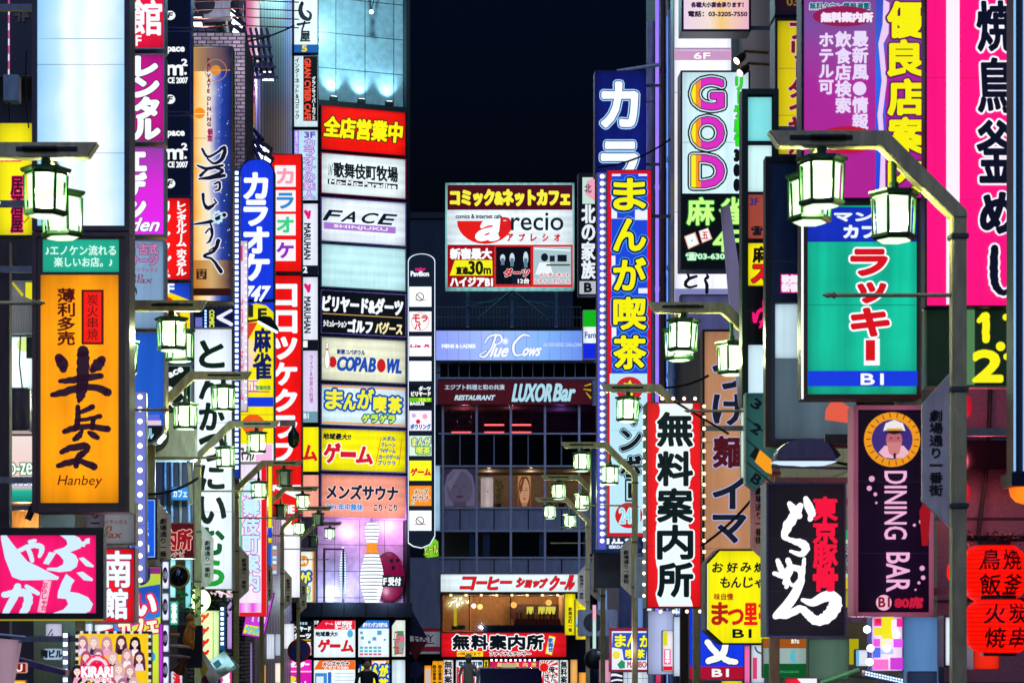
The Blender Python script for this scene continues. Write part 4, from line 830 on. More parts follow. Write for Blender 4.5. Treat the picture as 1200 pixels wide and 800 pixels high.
s = AS('yellow games lightbox with big red katakana and a column of small blue words', 500.5, 551.5, '#f2e808', frc=PUR)
T(s, '地域最大!!', 378.5, 507, 411, 514, [(.35, '#14182a')], shear=.15)
for c, x0, x1, y0 in (('ゲ', 380, 398, 519), ('ー', 400, 416, 529), ('ム', 418, 436, 522)): T(s, c, x0, y0, x1, (541 if c != 'ー' else 533.5), [(2.6, '#fdfae0'), (1.2, '#d41830')])
for i, t in enumerate(('メダル', 'クレーン', 'TVゲーム', 'カードゲーム', 'プリクラ')): T(s, t, 448-(i*1.4), 508.5+i*7.2, 463+(i == 3)*5, 513.5+i*7.2, [(.3, '#1a62b8')])
s.line([(446, 513), (440, 543)], .8, '#e05a1a'); s.line([(470.5, 514), (467, 545)], .8, '#e05a1a')
s = AS('salmon sauna lightbox with navy katakana and blue opening hours', 554.5, 607, '#f29a84', frc=PUR)
T(s, 'メンズサウナ', 383, 567, 466, 583.5, [(1.4, '#f8e0d8'), (.8, '#101c38')]); T(s, '24H 年中無休', 382, 589, 425, 597, [(.8, '#f8e0d8'), (.3, '#2a8ad8')]); T(s, 'こり・こり', 438, 589, 465, 596.5, [(.8, '#f8e0d8'), (.35, '#101c38')])
# bowling display under the stack
ax, ay = APL[0], APL[1]; tx, ty = cos(APL[2]), sin(APL[2]); nx, ny = sin(APL[2]), -cos(APL[2])
def APt(u, d, z): return (ax+tx*u+nx*d, ay+ty*u+ny*d, z)
u435 = 1.86; rt = thing('bowling_pin', 'giant striped bowling pin with an orange collar above the canopy', 'bowling pin', APt(u435, .02, 3.44), APL[2])
prof = [(.24, 0), (.30, .22), (.385, .55), (.41, .82), (.37, 1.15), (.27, 1.52), (.19, 1.78), (.175, 2.0), (.22, 2.25), (.25, 2.42), (.235, 2.58), (.15, 2.72), (.03, 2.76)]
def rad(z):
    for (r0, z0), (r1, z1) in zip(prof, prof[1:]):
        if z0 <= z <= z1: return r0+(r1-r0)*(z-z0)/(z1-z0)
    return .02
b = MB(); N = 46
for i in range(N):
    z0, z1 = 2.76*(i-(.22 if i % 2 == 0 else -.22))/N, 2.76*(i+1+(.22 if i % 2 == 0 else -.22))/N; z0 = max(z0, 0); zc = (z0+z1)/2
    mi = 2 if 1.66 < zc < 2.06 else (i % 2)
    if mi == 0 and 1.66 < zc < 2.06: mi = 2
    m = 20; v = [(rad(z)*cos(2*pi*k/m), rad(z)*sin(2*pi*k/m), z) for z in (z0, z1) for k in range(m)]
    b.add(v, [(k, (k+1) % m, m+(k+1) % m, m+k) for k in range(m)], mi)
b.build('pin_body', [lit('#f4fbff', 1.3), lit('#3a5870', .6), lit('#f09018', 1)], rt, smooth=True)
MB().lathe([(.03, 2.76), (.02, 2.86)], 8).build('tip', STEEL, rt)
rt = thing('bowling_ball', 'giant magenta bowling ball behind the striped pin', 'bowling ball', APt(2.5, -.05, 3.46), APL[2])
MB().ball((0, 0, .86), .86, 28, 18).build('ball', lit('#8c0e48', .62, .2), rt, smooth=True).scale = (.66, .3, 1)
for x, z in ((.0, 1.4), (.22, 1.42), (.06, 1.16)): MB().lathe([(.07, -.01), (.07, .01)], 14, 0, (x, -.26, z), 'y').build('finger_hole', BLACK, rt)
s = Sign('small black reception sign with white characters across the magenta ball', 448, 674, 473, 687.5, 75, '#0a0c14', plane=(APt(0, .3, 0)[0], APt(0, .3, 0)[1], APL[2]), fr=.6, frc=BLACK, dep=.06, tube=0, bev=0)
s.txt('F', 449.5, 677, 453, 684.5, [(.4, W)]); s.txt('受付', 455, 676, 469.5, 685.5, [(.4, W)])
rt = thing('display_frame', 'black two post frame standing before the purple tiled wall', 'frame', APt(.42, .1, 3.44), APL[2])
b = MB(); b.box(-.33, -.27, -.03, .03, 0, 1.8); b.box(.35, .41, -.03, .03, 0, 1.8); b.box(-.33, .41, -.02, .02, 1.76, 1.82); b.build('posts', BLACK, rt)
rt = thing('striped_light_figure', 'thin pale striped light column left of the giant pin', 'light', APt(.82, .0, 3.44), APL[2])
b = MB()
for i in range(22): b.box(-.02-.09*sin(i*.14), .02+.09*sin(i*.14), -.02, .02, .05+i*.085, .095+i*.085)
b.build('light_bars', lit('#c8f4ff', 1.4), rt)
s = Sign('tan comic cafe lightbox with a round 24 mark, on the side wing above the canopy', 350, 645, 369, 706, 74.2, '#e8f0e4', fr=1, frc=paint('#d08a30', .4), dep=.3, tube=.08)
s.disc(355.5, 657, 6.5, '#e08a20'); s.txt('24', 351.5, 654, 359.5, 660, [(.4, '#f8f0d8')]); s.rect(366, 646, 368, 705, '#e09a3a'); s.txt('が', 350.8, 670, 363.5, 684, BU[:1]+[(.7, '#f2ee30')]); s.txt('茶', 354.5, 687, 363, 696, [(1.6, '#2a8ac8'), (.5, '#e8ee50')]); s.txt('ゲラゲラ', 351.4, 698, 363.5, 702.5, [(.8, '#3ab0b0'), (.2, '#e8f080')]); s.rect(351, 687, 353.4, 696, '#2a8ac8')
# shop front panels below the canopy
def SP(lab, x0, y0, x1, y1, c='#e6f4fa', **k):
    d = dict(plane=APL, fr=.8, frc=BLACK, dep=.12, tube=.08, bev=0); d.update(k); return Sign(lab, x0, y0, x1, y1, 75, c, **d)
def corner(s, x0, y0, c): s.poly([(x0, y0), (x0+10, y0), (x0, y0+10)], BLACK, 'dark_corner')
s = SP('white games panel with a red head band under the canopy', 367, 725.5, 417, 770.5)
s.poly([(376, 726.3), (416, 726.3), (416, 737), (368, 737)], '#e81838'); s.txt('LAS VEGAS', 393, 727.5, 412, 731.5, [(.35, W)], shear=.2); s.txt('カーニバル', 392.5, 732, 412, 736.2, [(.4, W)]); s.txt('ゲーム', 381, 729, 390, 731.5, [(.1, W)]); s.txt('地域最大!!', 369.5, 739.5, 395, 745, [(.3, '#14202c')])
for c, x0, x1, y0, y1 in (('ゲ', 373, 386, 749, 763), ('ー', 387, 398, 755, 757.5), ('ム', 400, 413.5, 750, 763)): s.txt(c, x0, y0, x1, y1, [(.9, '#d01a2c')])
s.disc(410, 742, 3.4, '#4ab4e0', ry=4.4); corner(s, 367.8, 726.3, 0); s.txt('1F', 368.6, 727, 373, 731, [(.2, W)])
s = SP('white bowling price panel with a blue head band under the canopy', 419, 725.5, 456.5, 770)
s.poly([(427, 726.3), (455.7, 726.3), (455.7, 736), (419.8, 736)], '#2a7ad8'); s.txt('ボウリングコパボウル', 425, 729, 454, 734.5, [(.25, W)]); corner(s, 419.8, 726.3, 0)
for i in range(5): s.rect(421.5+i*5.2, 757, 425.5+i*5.2, 759.6, '#5ab0c8'); s.rect(421.5+i*5.2, 761, 425.5+i*5.2, 763.6, '#6ab8d0'); s.rect(421.5+i*5.2, 765, 425.5+i*5.2, 767, '#c85a7a')
for x, y, r_ in ((423, 741, 1.6), (444, 741, 2.6), (424, 747, 1.8), (438, 748, 2.2), (450, 749, 1.2), (432, 752, 1.6)): s.rect(x-r_, y-r_, x+r_, y+r_*.9, '#4aa4cc')
s = SP('pale leaflet panel with red and green blots at the right end of the canopy', 458.5, 725.5, 475.5, 769.5, '#dfeadf')
s.poly([(458.5, 726.3), (464, 726.3), (458.5, 734)], BLACK)
for i in range(26): s.rect(460+random.random()*13, 738+random.random()*28, 462+random.random()*12, 739.5+random.random()*28, ('#c83a4a', '#4a8a5a', '#8aa09a', '#e06a8a')[i % 4])
s.rect(459.5, 748, 464, 749.2, '#c82a3a')
s = SP('sauna price panel with an orange head band, lower row under the canopy', 367, 772.5, 417, 812)
s.poly([(374, 773.3), (416, 773.3), (416, 784), (367.8, 784)], '#f06a14'); s.txt('メンズサウナ', 378, 774.5, 409, 780, [(.9, '#fff'), (.3, '#2a2018')]); s.txt('こりこり24H', 380, 780.5, 408, 783.4, [(.2, '#fff')]); s.rect(369, 788, 383, 811, '#3a8ad8'); s.rect(370.5, 792, 379, 811, '#dcecf4'); s.rect(384, 787, 388, 811, '#2a6ac8')
for i in range(5): s.rect(392, 788+i*4.2, 414, 788.6+i*4.2, '#9ab8c4')
s = SP('comic cafe panel with yellow bubble writing and an orange head band, lower row', 419, 772.5, 456.5, 812, '#d8ecd8')
s.poly([(427, 773.3), (455.7, 773.3), (455.7, 778), (423, 778)], '#f08a1c'); s.txt('24時間営業', 436, 774, 452, 777.4, [(.15, '#fff')]); corner(s, 419.8, 773.3, 0)
for c, x0, x1 in (('ま', 424, 434.5), ('ん', 436, 444), ('が', 445, 454)): s.txt(c, x0, 779, x1, 792, BU)
s.txt('喫茶', 433, 795, 454, 808, BU); s.disc(428, 800, 4.2, '#3aa04a')
s = SP('blank white panel at the right end of the lower row', 458.5, 772, 475.5, 812, '#d8eaf4', tube=.25)
s = Sign('black golf and darts notice stack left of the white games panel', 316, 727, 365.5, 768, 73.6, '#080a12', fr=.6, frc=BLACK, dep=.1, tube=0)
for i in range(4): s.rect(347.5+i*3.4, 728.5, 349.8+i*3.4, 731.4, '#9ad0e8')
s.txt('ビリヤード', 343, 733.5, 364, 739, [(.4, W)]); s.txt('ード&ダーツ', 327, 741.5, 364, 747.5, [(.5, W)]); s.rect(327, 748.5, 364.5, 750, '#c8a018'); s.txt('ゴルフ BAGUS', 322, 751, 364, 755.5, [(.4, W)]); s.rect(316.6, 757, 364.8, 761.5, '#e8b818'); s.rect(328, 762, 340, 767.4, '#e81c18'); s.txt('営業中', 318, 763, 327, 767, [(.2, W)]); s.rect(351, 756, 364.8, 767, '#f4b0cc')
s = Sign('magenta arcade panel with white italic writing over a lit doorway', 312, 772, 365.5, 814, 73.6, '#f028b8', fr=.6, frc=BLACK, dep=.1, tube=.05)
s.poly([(312.6, 772.6), (324, 772.6), (314, 785), (312.6, 785)], BLACK); s.txt('ゲームセンター', 325, 774.5, 362, 781, [(.6, W)], shear=.3); s.rect(314, 785.5, 364.9, 787, '#f8d0ec'); s.rect(314, 788, 330, 813.4, '#f4e8dc'); s.rect(331, 788, 364.9, 813.4, '#d81ab0'); s.disc(341, 795, 6, '#f0e020', ry=3.6); s.txt('スロット', 336, 798, 360, 806, [(.5, W)], shear=.2)
# ------------------------------------------------------------------ slim directory pylon at the corner
arch = [(478, 636), (478, 306)]+[(494-16*cos(pi*i/12), 306-9*sin(pi*i/12)) for i in range(1, 12)]+[(510, 306), (510, 628), (504, 638), (494, 642), (484, 640)]
s = Sign('slim dark blue directory pylon with an arched top and ten small lit tiles', 478, 297, 510, 642, 73.5, '#121a2c', fr=.9, frc=lit('#dff0ff', 1.1), dep=.22, outline=arch, tube=0, sample=False, name='directory_pylon')
s.txt('color', 486.5, 313.5, 498.5, 317, [(.4, '#e0207a')]); s.txt('Pavilion', 481.5, 318, 502.5, 323.6, [(.35, W)])
cells = [336, 365, 394, 423, 451.5, 481, 510.5, 539.5, 569, 598]
cc = ['#f2fbff', '#f0f4f8', '#eef4f8', '#fafeff', '#0a0e14', '#e8e4f0', '#cfe8cf', '#eef020', '#f08a24', '#f2fbff']
for i, (y, c) in enumerate(zip(cells, cc)): s.rect(479.6, y, 505.6, y+23.4, (c, 1.15), 'tile')
for y in (340, 602): s.ring(492, y+8, 5, 1, '#2a1418'); s.brush([[(489, y+6, 1), (495, y+12, 1.4)], [(486, y+12, .8), (499, y+12, .8)]], [(0, '#8a3a2a')])
s.txt('モ', 484, 369, 492, 378, [(.5, '#d8242c')]); s.txt('ラ', 494, 370, 501, 377, [(.5, '#d8242c')]); s.txt('バ', 486, 379, 493, 386, [(.5, '#d8242c')]); s.ring(492.5, 377, 10.5, .7, '#e06a60')
s.txt('Lia R', 481, 404, 504, 407, [(.4, '#d81a8a')], shear=.3); s.txt('ダーツ', 491, 453, 504.5, 458, [(.4, W)]); s.txt('ビリヤード', 482, 459, 504.5, 464, [(.4, W)]); s.rect(479.6, 466, 505.6, 471, '#6ac818'); s.txt('ゴルフ', 491, 466.5, 504, 470.4, [(.3, '#f4ff60')]); s.txt('BAGUS', 480.5, 471.4, 497, 474.6, [(.3, W)])
s.txt('ボウリング', 481, 497, 504.6, 503, [(.9, '#fff'), (.4, '#2a62b8')]); s.disc(490, 494, 2.6, '#d81a2a'); s.disc(498, 488, 3, '#f0a8c0'); s.disc(485, 487, 2.4, '#c8b0e0')
s.txt('まんが', 483, 513, 504.5, 522.5, [(1.6, '#2a8ac0'), (.4, '#f2f060')]); s.txt('喫茶', 488, 523.5, 504, 532, [(1.5, '#2aa070'), (.3, '#e8f060')]); s.txt('ゲーム', 481.5, 549, 504.5, 557, [(.7, '#e02038')]); s.txt('メンズ', 485, 572.5, 502, 579.5, [(.7, '#fff'), (.2, '#2a2420')]); s.txt('サウナ', 483, 580.5, 503.5, 587.5, [(.7, '#fff'), (.2, '#2a2420')]); s.disc(484, 589.6, 2, '#8ae0b0')
# ------------------------------------------------------------------ rooftop billboard
bb = thing('rooftop_billboard', 'big white and maroon comic cafe billboard on trestles on the roof of the far building', 'billboard', P(597, 380, 93.5))
s = Sign('x', 522, 214.5, 673, 339, 93, '#e4f2fa', fr=2.0, frc=lit('#9ff0ee', .8, .3), dep=.5, horiz=True)
for ch in [o for o in bpy.data.objects if o.parent == s.root]: pass
bbs = s
s.rect(524.3, 216.8, 670.7, 246, '#4a0a18'); s.txt('コミック&ネットカフェ', 528.5, 223, 667, 240.5, [(1.4, '#f2ea40')])
s.txt('comics & internet cafe', 534, 251, 588, 256, [(.2, '#14202a')]); s.poly([(535.5+66*.5*(1-cos(pi*i/14)), 259+27*sin(pi*i/14)) for i in range(15)][::-1], '#e01c14', 'bowl')
s.txt('a', 562, 258, 588, 281, [(1.9, W)], shear=.5); s.txt('p', 586, 255, 598, 277, [(.5, '#d01c20')], shear=.1); s.txt('recio', 599, 249.5, 660, 270, [(.3, '#141c24')])
for i, c in enumerate('アプレシオ'): s.txt(c, 594.5+i*13.8, 274.5, 601+i*13.8, 282.5, [(.5, '#d01c20')])
s.rect(524.3, 287, 579.5, 336.8, '#9a0a14'); s.txt('新宿最大', 528, 291.5, 576, 303.5, [(.7, W)]); s.poly([(533, 305), (577, 305), (577, 323), (527, 323)], '#f0ee18', 'yellow_flag'); s.txt('直進', 534.5, 313, 548.5, 321.5, [(.45, '#1a1a10')]); s.txt('30', 549.5, 306.5, 565.5, 321.5, [(.8, '#1a1a10')]); s.txt('m', 567, 314.5, 575, 321, [(.5, '#1a1a10')]); s.txt('ハイジアB1', 528, 325.5, 577, 335.5, [(.7, W)])
s.rect(579.5, 287, 671, 289.5, '#d81c1c'); s.rect(579.5, 333.6, 671, 336.8, '#d81c1c'); s.rect(579.5, 289.5, 581, 333.6, '#d81c1c'); s.rect(621.8, 289.5, 625, 333.6, '#d81c1c'); s.rect(669, 289.5, 671, 333.6, '#d81c1c')
s.rect(581, 289.5, 621.8, 333.6, '#080c14', 'photo'); s.rect(625, 289.5, 669, 333.6, '#a8c4cc', 'photo')
for x, h in ((589, 12), (600, 16), (616, 20)): s.disc(x, 303, 3, '#c8dce8', ry=h*.4, n=10); s.rect(x-2, 303, x+2, 306+h*.4, '#5a7a90')
s.rect(600, 318, 614, 334-.6, '#101828'); s.txt('ダーツ', 591, 315.5, 620, 324.5, [(1.0, W), (.6, '#d02028')]); s.txt('12台', 607, 326.5, 620, 332.5, [(.3, W)])
s.disc(638, 302, 4.2, '#101820', ry=4.8); s.poly([(627, 322), (632, 308), (644, 308), (648, 322)], '#e8f4f8', 'shirt'); s.rect(653, 299, 664, 307, '#0a141c'); s.rect(644, 300, 650, 307, '#16222a'); s.rect(640, 310, 668, 312, '#5a4a3a'); s.line([(626, 292), (668, 294)], 1.4, '#f4fcff')
s.txt('インターネット', 632, 320, 667, 325, [(.7, '#fff'), (.25, '#d02038')]); s.txt('レディースルーム', 626.5, 327, 667.5, 332, [(.7, '#fff'), (.25, '#d02038')])
for o in [o for o in bpy.data.objects if o.parent == s.root]:
    o.parent = bb; o.location = Vector(o.location)+s.root.location-bb.location
bpy.data.objects.remove(s.root)
kB = 93.4/F; tr = MB()
for px in (548, 600, 652): tr.box((px-597)*kB-.07, (px-597)*kB+.07, .0, .16, -.1, 42*kB)
tr.box((545-597)*kB, (655-597)*kB, .17, .24, 26*kB, 27.5*kB)
for a, b_ in ((600, 560), (600, 642)): tr.tube([((a-597)*kB, -.05, 40*kB), ((b_-597)*kB, -.05, 6*kB)], .05, 6)
tr.tube([(-50*kB, -.02, 20*kB), (0, -.02, 33*kB)], .03, 6); tr.tube([(50*kB, -.02, 20*kB), (0, -.02, 33*kB)], .03, 6)
tr.build('trestle', paint('#4a6a7a', .5, .5, .3), bb)
# ------------------------------------------------------------------ signs and banners on the far building
s = Sign('long pale blue fascia lightbox with white script under the roof edge of the far building', 510.5, 387, 697, 422.5, 94.6, ramp_lit('blue_fascia', 0, [(-3.4, '#8c9cfa'), (-1, '#a4c0fc'), (1.2, '#84b6fa'), (3.4, '#5a7ae4')], 1.0, noise=.6), fr=.5, frc=ALU, dep=.25, st=1, tube=.2, horiz=True)
for i in range(1, 14): s.rect(510.5+i*13.3, 388, 510.9+i*13.3, 422, ('#6a80c8', .9), 'seam')
s.txt('MENS & LADIES', 518, 403.5, 557, 407.5, [(.35, W)]); s.brush([[(568, 402, 1.5), (574, 394, 2.2), (586, 393, 2.6), (587, 401, 2.2), (577, 405, 1.6)], [(581, 394, 2.4), (576, 408, 2.6), (568, 418, 2.4), (562, 416, 1.6), (570, 411, 1.4)]], [(.8, '#5a7ad8'), (0, W)])
s.txt('lue', 577, 403, 596, 418, [(1.1, '#5a7ad8'), (.7, W)], shear=.4); s.brush([[(621, 394, 1.6), (612, 393, 2.6), (602, 404, 3), (604, 416, 2.6), (616, 414, 1.4)]], [(.8, '#5a7ad8'), (0, W)]); s.txt('ows', 613, 408, 633, 417, [(1, '#5a7ad8'), (.6, W)], shear=.4); s.txt('BUSINESS SALON', 637, 402, 681, 406, [(.2, '#b4ccff')])
for a in range(4): s.line([(592+4*cos(a*.785), 400+4*sin(a*.785)), (592-4*cos(a*.785), 400-4*sin(a*.785))], 1.2, W)
s = Sign('maroon restaurant awning sign with slanted pale blue bar lettering', 513, 445.5, 694, 474, 94.7, '#44101c', fr=.4, frc=DARK, dep=.3, st=.9, tube=.1, sample=False)
s.txt('エジプト料理と和の共演', 521.5, 450.5, 591, 456.5, [(.2, '#a8c8d8')]); s.txt('RESTAURANT', 533.5, 463, 579.5, 468.5, [(.35, '#b8d8e4')], shear=.3); s.txt('LUXOR', 602, 450, 647, 470, [(1.9, '#0a1420'), (.9, '#a8d4e4')], shear=.18); s.txt('Bar', 650, 450, 673.5, 469.5, [(1.9, '#0a1420'), (.9, '#a8d4e4')], shear=.18)
s.brush([[(685, 452, 1), (692, 450, 2)], [(684, 456, 1), (692, 457, 2)], [(687, 460, 1), (692, 466, 2)]], [(0, '#a8a020')])
s = Sign('long white coffee shop lightbox with red slanted katakana', 516, 672, 680, 693.5, 94.5, '#e2f2f8', fr=.5, frc=BLACK, dep=.3, tube=.14, horiz=True)
RD = [(1.2, '#5a1420'), (.8, '#d81c28')]
for c, x0, x1, y0, y1, h in (('コ', 541, 556, 676, 690, 1), ('ー', 559, 570, 681.5, 683.2, 1), ('ヒ', 573, 584, 676, 690, 1), ('ー', 587, 599, 681, 682.7, 1), ('シ', 606, 614, 677, 687, 0), ('ョ', 616, 622, 680, 687.5, 0), ('ッ', 625, 631, 681, 687, 0), ('プ', 633, 640, 678, 688, 0), ('ク', 645, 654, 675, 691, 1), ('ー', 657, 662, 682, 683.5, 1), ('ル', 664, 673, 674, 690, 1)): s.txt(c, x0, y0, x1, y1, RD, shear=.25)
s = Sign('red information office lightbox with black outlined white edged characters over the shop', 517, 740.5, 664, 769.5, 94.4, '#e01420', fr=.5, frc=BLACK, dep=.35, tube=.18, horiz=True)
BKW = [(2.2, W), (1.0, '#081018')]
for i, c in enumerate('無料案内所'): s.txt(c, 531+i*21.7, 744, 549.5+i*21.7, 760, BKW)
s.rect(535.5, 762.4, 566, 768.6, '#f0e020'); s.txt('19時30分まで', 537, 763.6, 563, 767.6, [(.2, '#c8501a')]); s.txt('ファイナルアンサー', 574, 763.5, 622, 767.8, [(.9, '#fff'), (.3, '#14182a')]); s.poly([(643.5, 744), (651, 746), (646.5, 767), (639, 765)], '#f2e830'); s.poly([(644.6, 746), (649.4, 747.2), (645.6, 765), (640.8, 763.6)], '#e8f4fa'); s.vtx('歌舞伎', 642.4, 648, 747, 763.5, [(.3, '#1a6ac0')])
s = Sign('yellow vertical lightbox with small black writing right of the coffee shop window', 661.5, 695, 674.5, 744, 94.2, '#eedc14', fr=.4, frc=BLACK, dep=.3)
s.vtx('歌舞伎町一番', 666, 670.5, 711, 740, [(.15, '#2a2410')]); s.line([(673.4, 702), (673.4, 742)], .9, BLACK)
s = Sign('yellow sign with a pale blue landscape picture, behind the street lamp post', 674.5, 701, 691.5, 749, 93.2, '#f2ea14', fr=.4, frc=ALU, dep=.2)
s.rect(675, 722, 691, 734, '#a8d0ec', 'picture'); s.poly([(675, 732), (680, 726), (684, 730), (688, 727), (691, 731), (691, 734), (675, 734)], '#5a90b8'); s.txt('ビデオ', 676.5, 705, 690, 712, [(.2, '#e8a018')]); s.txt('Building', 676.5, 738, 690, 741, [(.1, '#8a7a10')]); s.line([(676, 746), (690, 744)], .7, '#d81a1a')
# shop fronts at street level
s = Sign('white and red striped shop panel with blue characters at street level', 534, 772.5, 566, 812, 94.3, '#e8f0f4', fr=.4, frc=BLACK, dep=.1)
for i in range(5): s.rect(535+i*6.2, 781, 538+i*6.2, 811, '#d83040')
s.txt('歌舞伎町壱', 537.5, 774.5, 565, 780, [(.8, '#fff'), (.35, '#1a4a6a')]); s.txt('一番', 538, 784.5, 564, 792, [(.9, '#fff'), (.5, '#10202a')])
s = Sign('pink shop curtain printed with black brush characters between striped panels', 573, 773.5, 632, 812, 94.3, '#d81a5a', fr=.4, frc=BLACK, dep=.1, tube=.3)
s.bulbs([(576+i*5.6, 773) for i in range(10)], 1.1, '#ffe8ff', 3, sq=True)
for i, c in enumerate('無料案内所'): s.txt(c, 583+i*10, 776, 588+i*10, 780.5, [(.3, '#d8d060')])
for x in (590, 613): s.line([(x, 780), (x-1, 811)], .5, '#8a0a3a', 'fold')
s.txt('き', 598, 783, 605, 796, [(1.0, '#f4b0c8'), (.6, '#0a0a10')]); s.txt('俺', 608, 783, 626, 797, [(1.2, '#f4b0c8'), (.8, '#0a0a10')])
s = Sign('white panel with a red sun and red rays beside the pink curtain', 631.5, 772.5, 655, 812, 94.2, '#f0f0f0', fr=.4, frc=BLACK, dep=.1)
for i in range(16):
    a, a2 = 2*pi*i/16, 2*pi*(i+.5)/16; q = []
    for A in (a, a2): 
        rr_ = min(abs((16 if cos(A) > 0 else 5)/max(.001, abs(cos(A)))), abs((28 if sin(A) > 0 else 8)/max(.001, abs(sin(A))))); q.append((637.5+cos(A)*rr_, 781.5+sin(A)*rr_))
    s.poly([(637.5, 781.5)]+q, '#d8202c', 'ray')
s.disc(637.5, 781.5, 5, '#e01818'); s.txt('俺', 643, 780, 650, 788, [(.8, '#fff'), (.3, '#181014')]); s.txt('きた', 638, 789, 652, 798, [(.8, '#fff'), (.3, '#181014')])
for x0, x1, lab, col, fc, t in ((655.5, 666, 'narrow white sign with black vertical characters right of the red sun panel', '#e8f0f0', '#10141c', '無料案'), (519, 531.5, 'narrow white sign with red edges and black vertical characters by the orange banners', '#f0e8ec', '#10141c', '無料案'), (567, 572.5, 'narrow yellow sign with tiny characters left of the pink curtain', '#e8d818', '#3a2a10', '案内所')):
    s = Sign(lab, x0, 772.5, x1, 812, 94.1, col, fr=.4, frc=paint('#a01a2a', .4), dep=.1); s.vtx(t, x0+1.6, x1-1.6, 774, 800, [(.35, fc)])
for x, lab in ((505.5, 'left one of two leaning orange banners'), (512, 'right of two leaning orange banners, next to the white sign')):
    s = Sign(lab, x, 774, x+8, 812, 92.5, '#f0a014', fr=0, frc=DARK, dep=.02, outline=[(x+1.5, 774), (x+8.5, 774), (x+6, 812), (x-1, 812)], name='banner', cat='banner'); s.vtx('営業中', x+1.6, x+5.6, 778, 806, [(.25, '#2a1a0a')])
s = Sign('orange lit doorway panel left of the leaning banners', 497, 779, 506, 812, 94.5, '#f0941c', fr=.3, frc=DARK, dep=.1, st=1.2); s.rect(498, 783, 504.5, 811, '#c8b8b0')
s = Sign('grey sign with thin dark latin letters and maroon bands, left of the red office sign', 478, 735, 516, 766, 94.5, ('#8a8e9c'), fr=.3, frc=DARK, dep=.2, st=.5)
s.rect(478.4, 735.4, 515.6, 739.6, ('#5a1428', .7)); s.rect(478.4, 757, 515.6, 763, ('#5a1428', .7)); s.txt('HXY', 485, 743.5, 508, 751.5, [(.15, '#1a1420')]); s.rect(486, 752.5, 509, 754, ('#5a1428', .7))
s = Sign('dark blue triangular canvas sail hanging beside the canopy', 477, 706, 500, 747, 76.2, paint('#101c38', .8), fr=.01, frc=paint('#101c38', .8), dep=.03, outline=[(478, 706), (501, 747), (477, 744)], name='canvas_sail', cat='canvas', pname='cloth')
s = Sign('lime green lightbox half hidden behind the foot of the directory pylon', 494, 621, 516, 655, 80, '#7ac828', fr=.6, frc=DARK, dep=.2, outline=[(496, 650), (500, 636), (508, 629), (514, 634), (514.5, 652), (500, 654)], tube=.2); s.txt('ヒール', 498, 638, 513, 649, [(1.0, '#2a4a10'), (.2, '#d8f060')], ang=-8)
s = Sign('pale blue glowing strip down the corner behind the pylon', 508, 545, 516, 622, 90, '#a4d4f4', fr=.3, frc=ALU, dep=.1, st=.7, tube=.3)
s = Sign('dark sign with white vertical characters and a small pink and green crest', 677.5, 203, 699, 346, 47, '#0c1018', fr=1, frc=paint('#2a3040', .4), dep=.3, tube=0, side=1)
s.rect(682.5, 208, 697, 239, '#bfe0d0'); s.poly([(688, 212), (697, 208), (697, 236), (686, 228)], '#f0a0b8'); s.txt('北', 685, 216, 693, 226, [(.2, '#2a1a2a')]); s.vtx('北の家族', 681.5, 697.5, 240, 327, [(.8, '#e4ecf4')]); s.rect(679, 329.5, 698, 344.5, '#b4b8c4'); s.txt('B', 685, 332, 693, 342, [(.8, '#10141a')])
s = Sign('green, white and blue shop sign low on the left of the tall comic cafe sign', 683, 363, 700, 421, 50, '#eaf6fb', fr=.5, frc=ALU, dep=.2, side=1); s.rect(683.5, 363.6, 699.5, 383, '#12b01a'); s.txt('Fam', 685.5, 389, 698, 396, [(.25, '#1a50b0')]); s.rect(683.5, 402, 699.5, 420.4, '#1428d8')
# ------------------------------------------------------------------ signs on the right, farthest first
BK = lit('#0b1018')
s = Sign('dark blue karaoke lightbox with two white edged katakana against the night sky', 697, 83, 757.5, 205, 43, '#0f1a70', fr=1.2, frc=paint('#2a3a7a', .4), dep=.4, st=.9, tube=.2, side=1)
for c, y in (('カ', 98), ('ラ', 168), ('オ', 238)):
    if y < 200: s.txt(c, 706, y, 746, y+50 if y < 150 else y+48, [(4.6, '#a8d8f8'), (3.4, '#0f2a8a'), (2.2, '#f4f8ff')])
rt = thing('support_rod', 'slanted white stay rod above the dark blue karaoke lightbox', 'rod', P(723, 84, 43.1)); MB().tube([(0, 0, 0), ((772-723)*43.1/F, 0, 8*43.1/F)], .04).build('rod', paint('#d8dce8', .4), rt)
s = Sign('lilac strip with a row of round bulbs along the tall comic cafe sign', 699.5, 202, 711, 644, 35.4, '#5a62d8', fr=.6, frc=paint('#3a3a8a', .4), dep=.2, st=.8, tube=.1, name='bulb_strip', cat='light strip')
s.bulbs([(705.5, 207+i*8.2) for i in range(53)], 2.6, '#e8ecff', 2.4)
s = Sign('tall comic cafe lightbox with four huge yellow characters edged in blue on red', 710.5, 199, 764, 629, 35, '#d8102c', fr=1.0, frc=paint('#5a5a6a', .4, .4), dep=.45, tube=.1, side=1)
s.rect(716.5, 204, 758.5, 437.5, '#1c46d4', 'field')
for q in ((716.5, 228, 723, 256), (744, 246, 758.5, 258), (716.5, 300, 721, 338), (748, 338, 758.5, 344), (717, 204.5, 727, 207), (748, 204.5, 758, 207), (716.5, 384, 722, 402)): s.rect(*q, '#e8eef8', 'white_flash'); s.rect(714.5, 438, 758, 624, '#b8e4f4', 'field')
for i, (c, y0, y1) in enumerate((('ま', 211, 246), ('ん', 258, 294), ('が', 304, 340), ('喫', 350, 386), ('茶', 395, 432))): s.txt(c, 719.5, y0, 755.5, y1, [(4.6, '#4a9cf0'), (3.6, '#0c1460'), (1.35, '#f2ee08')])
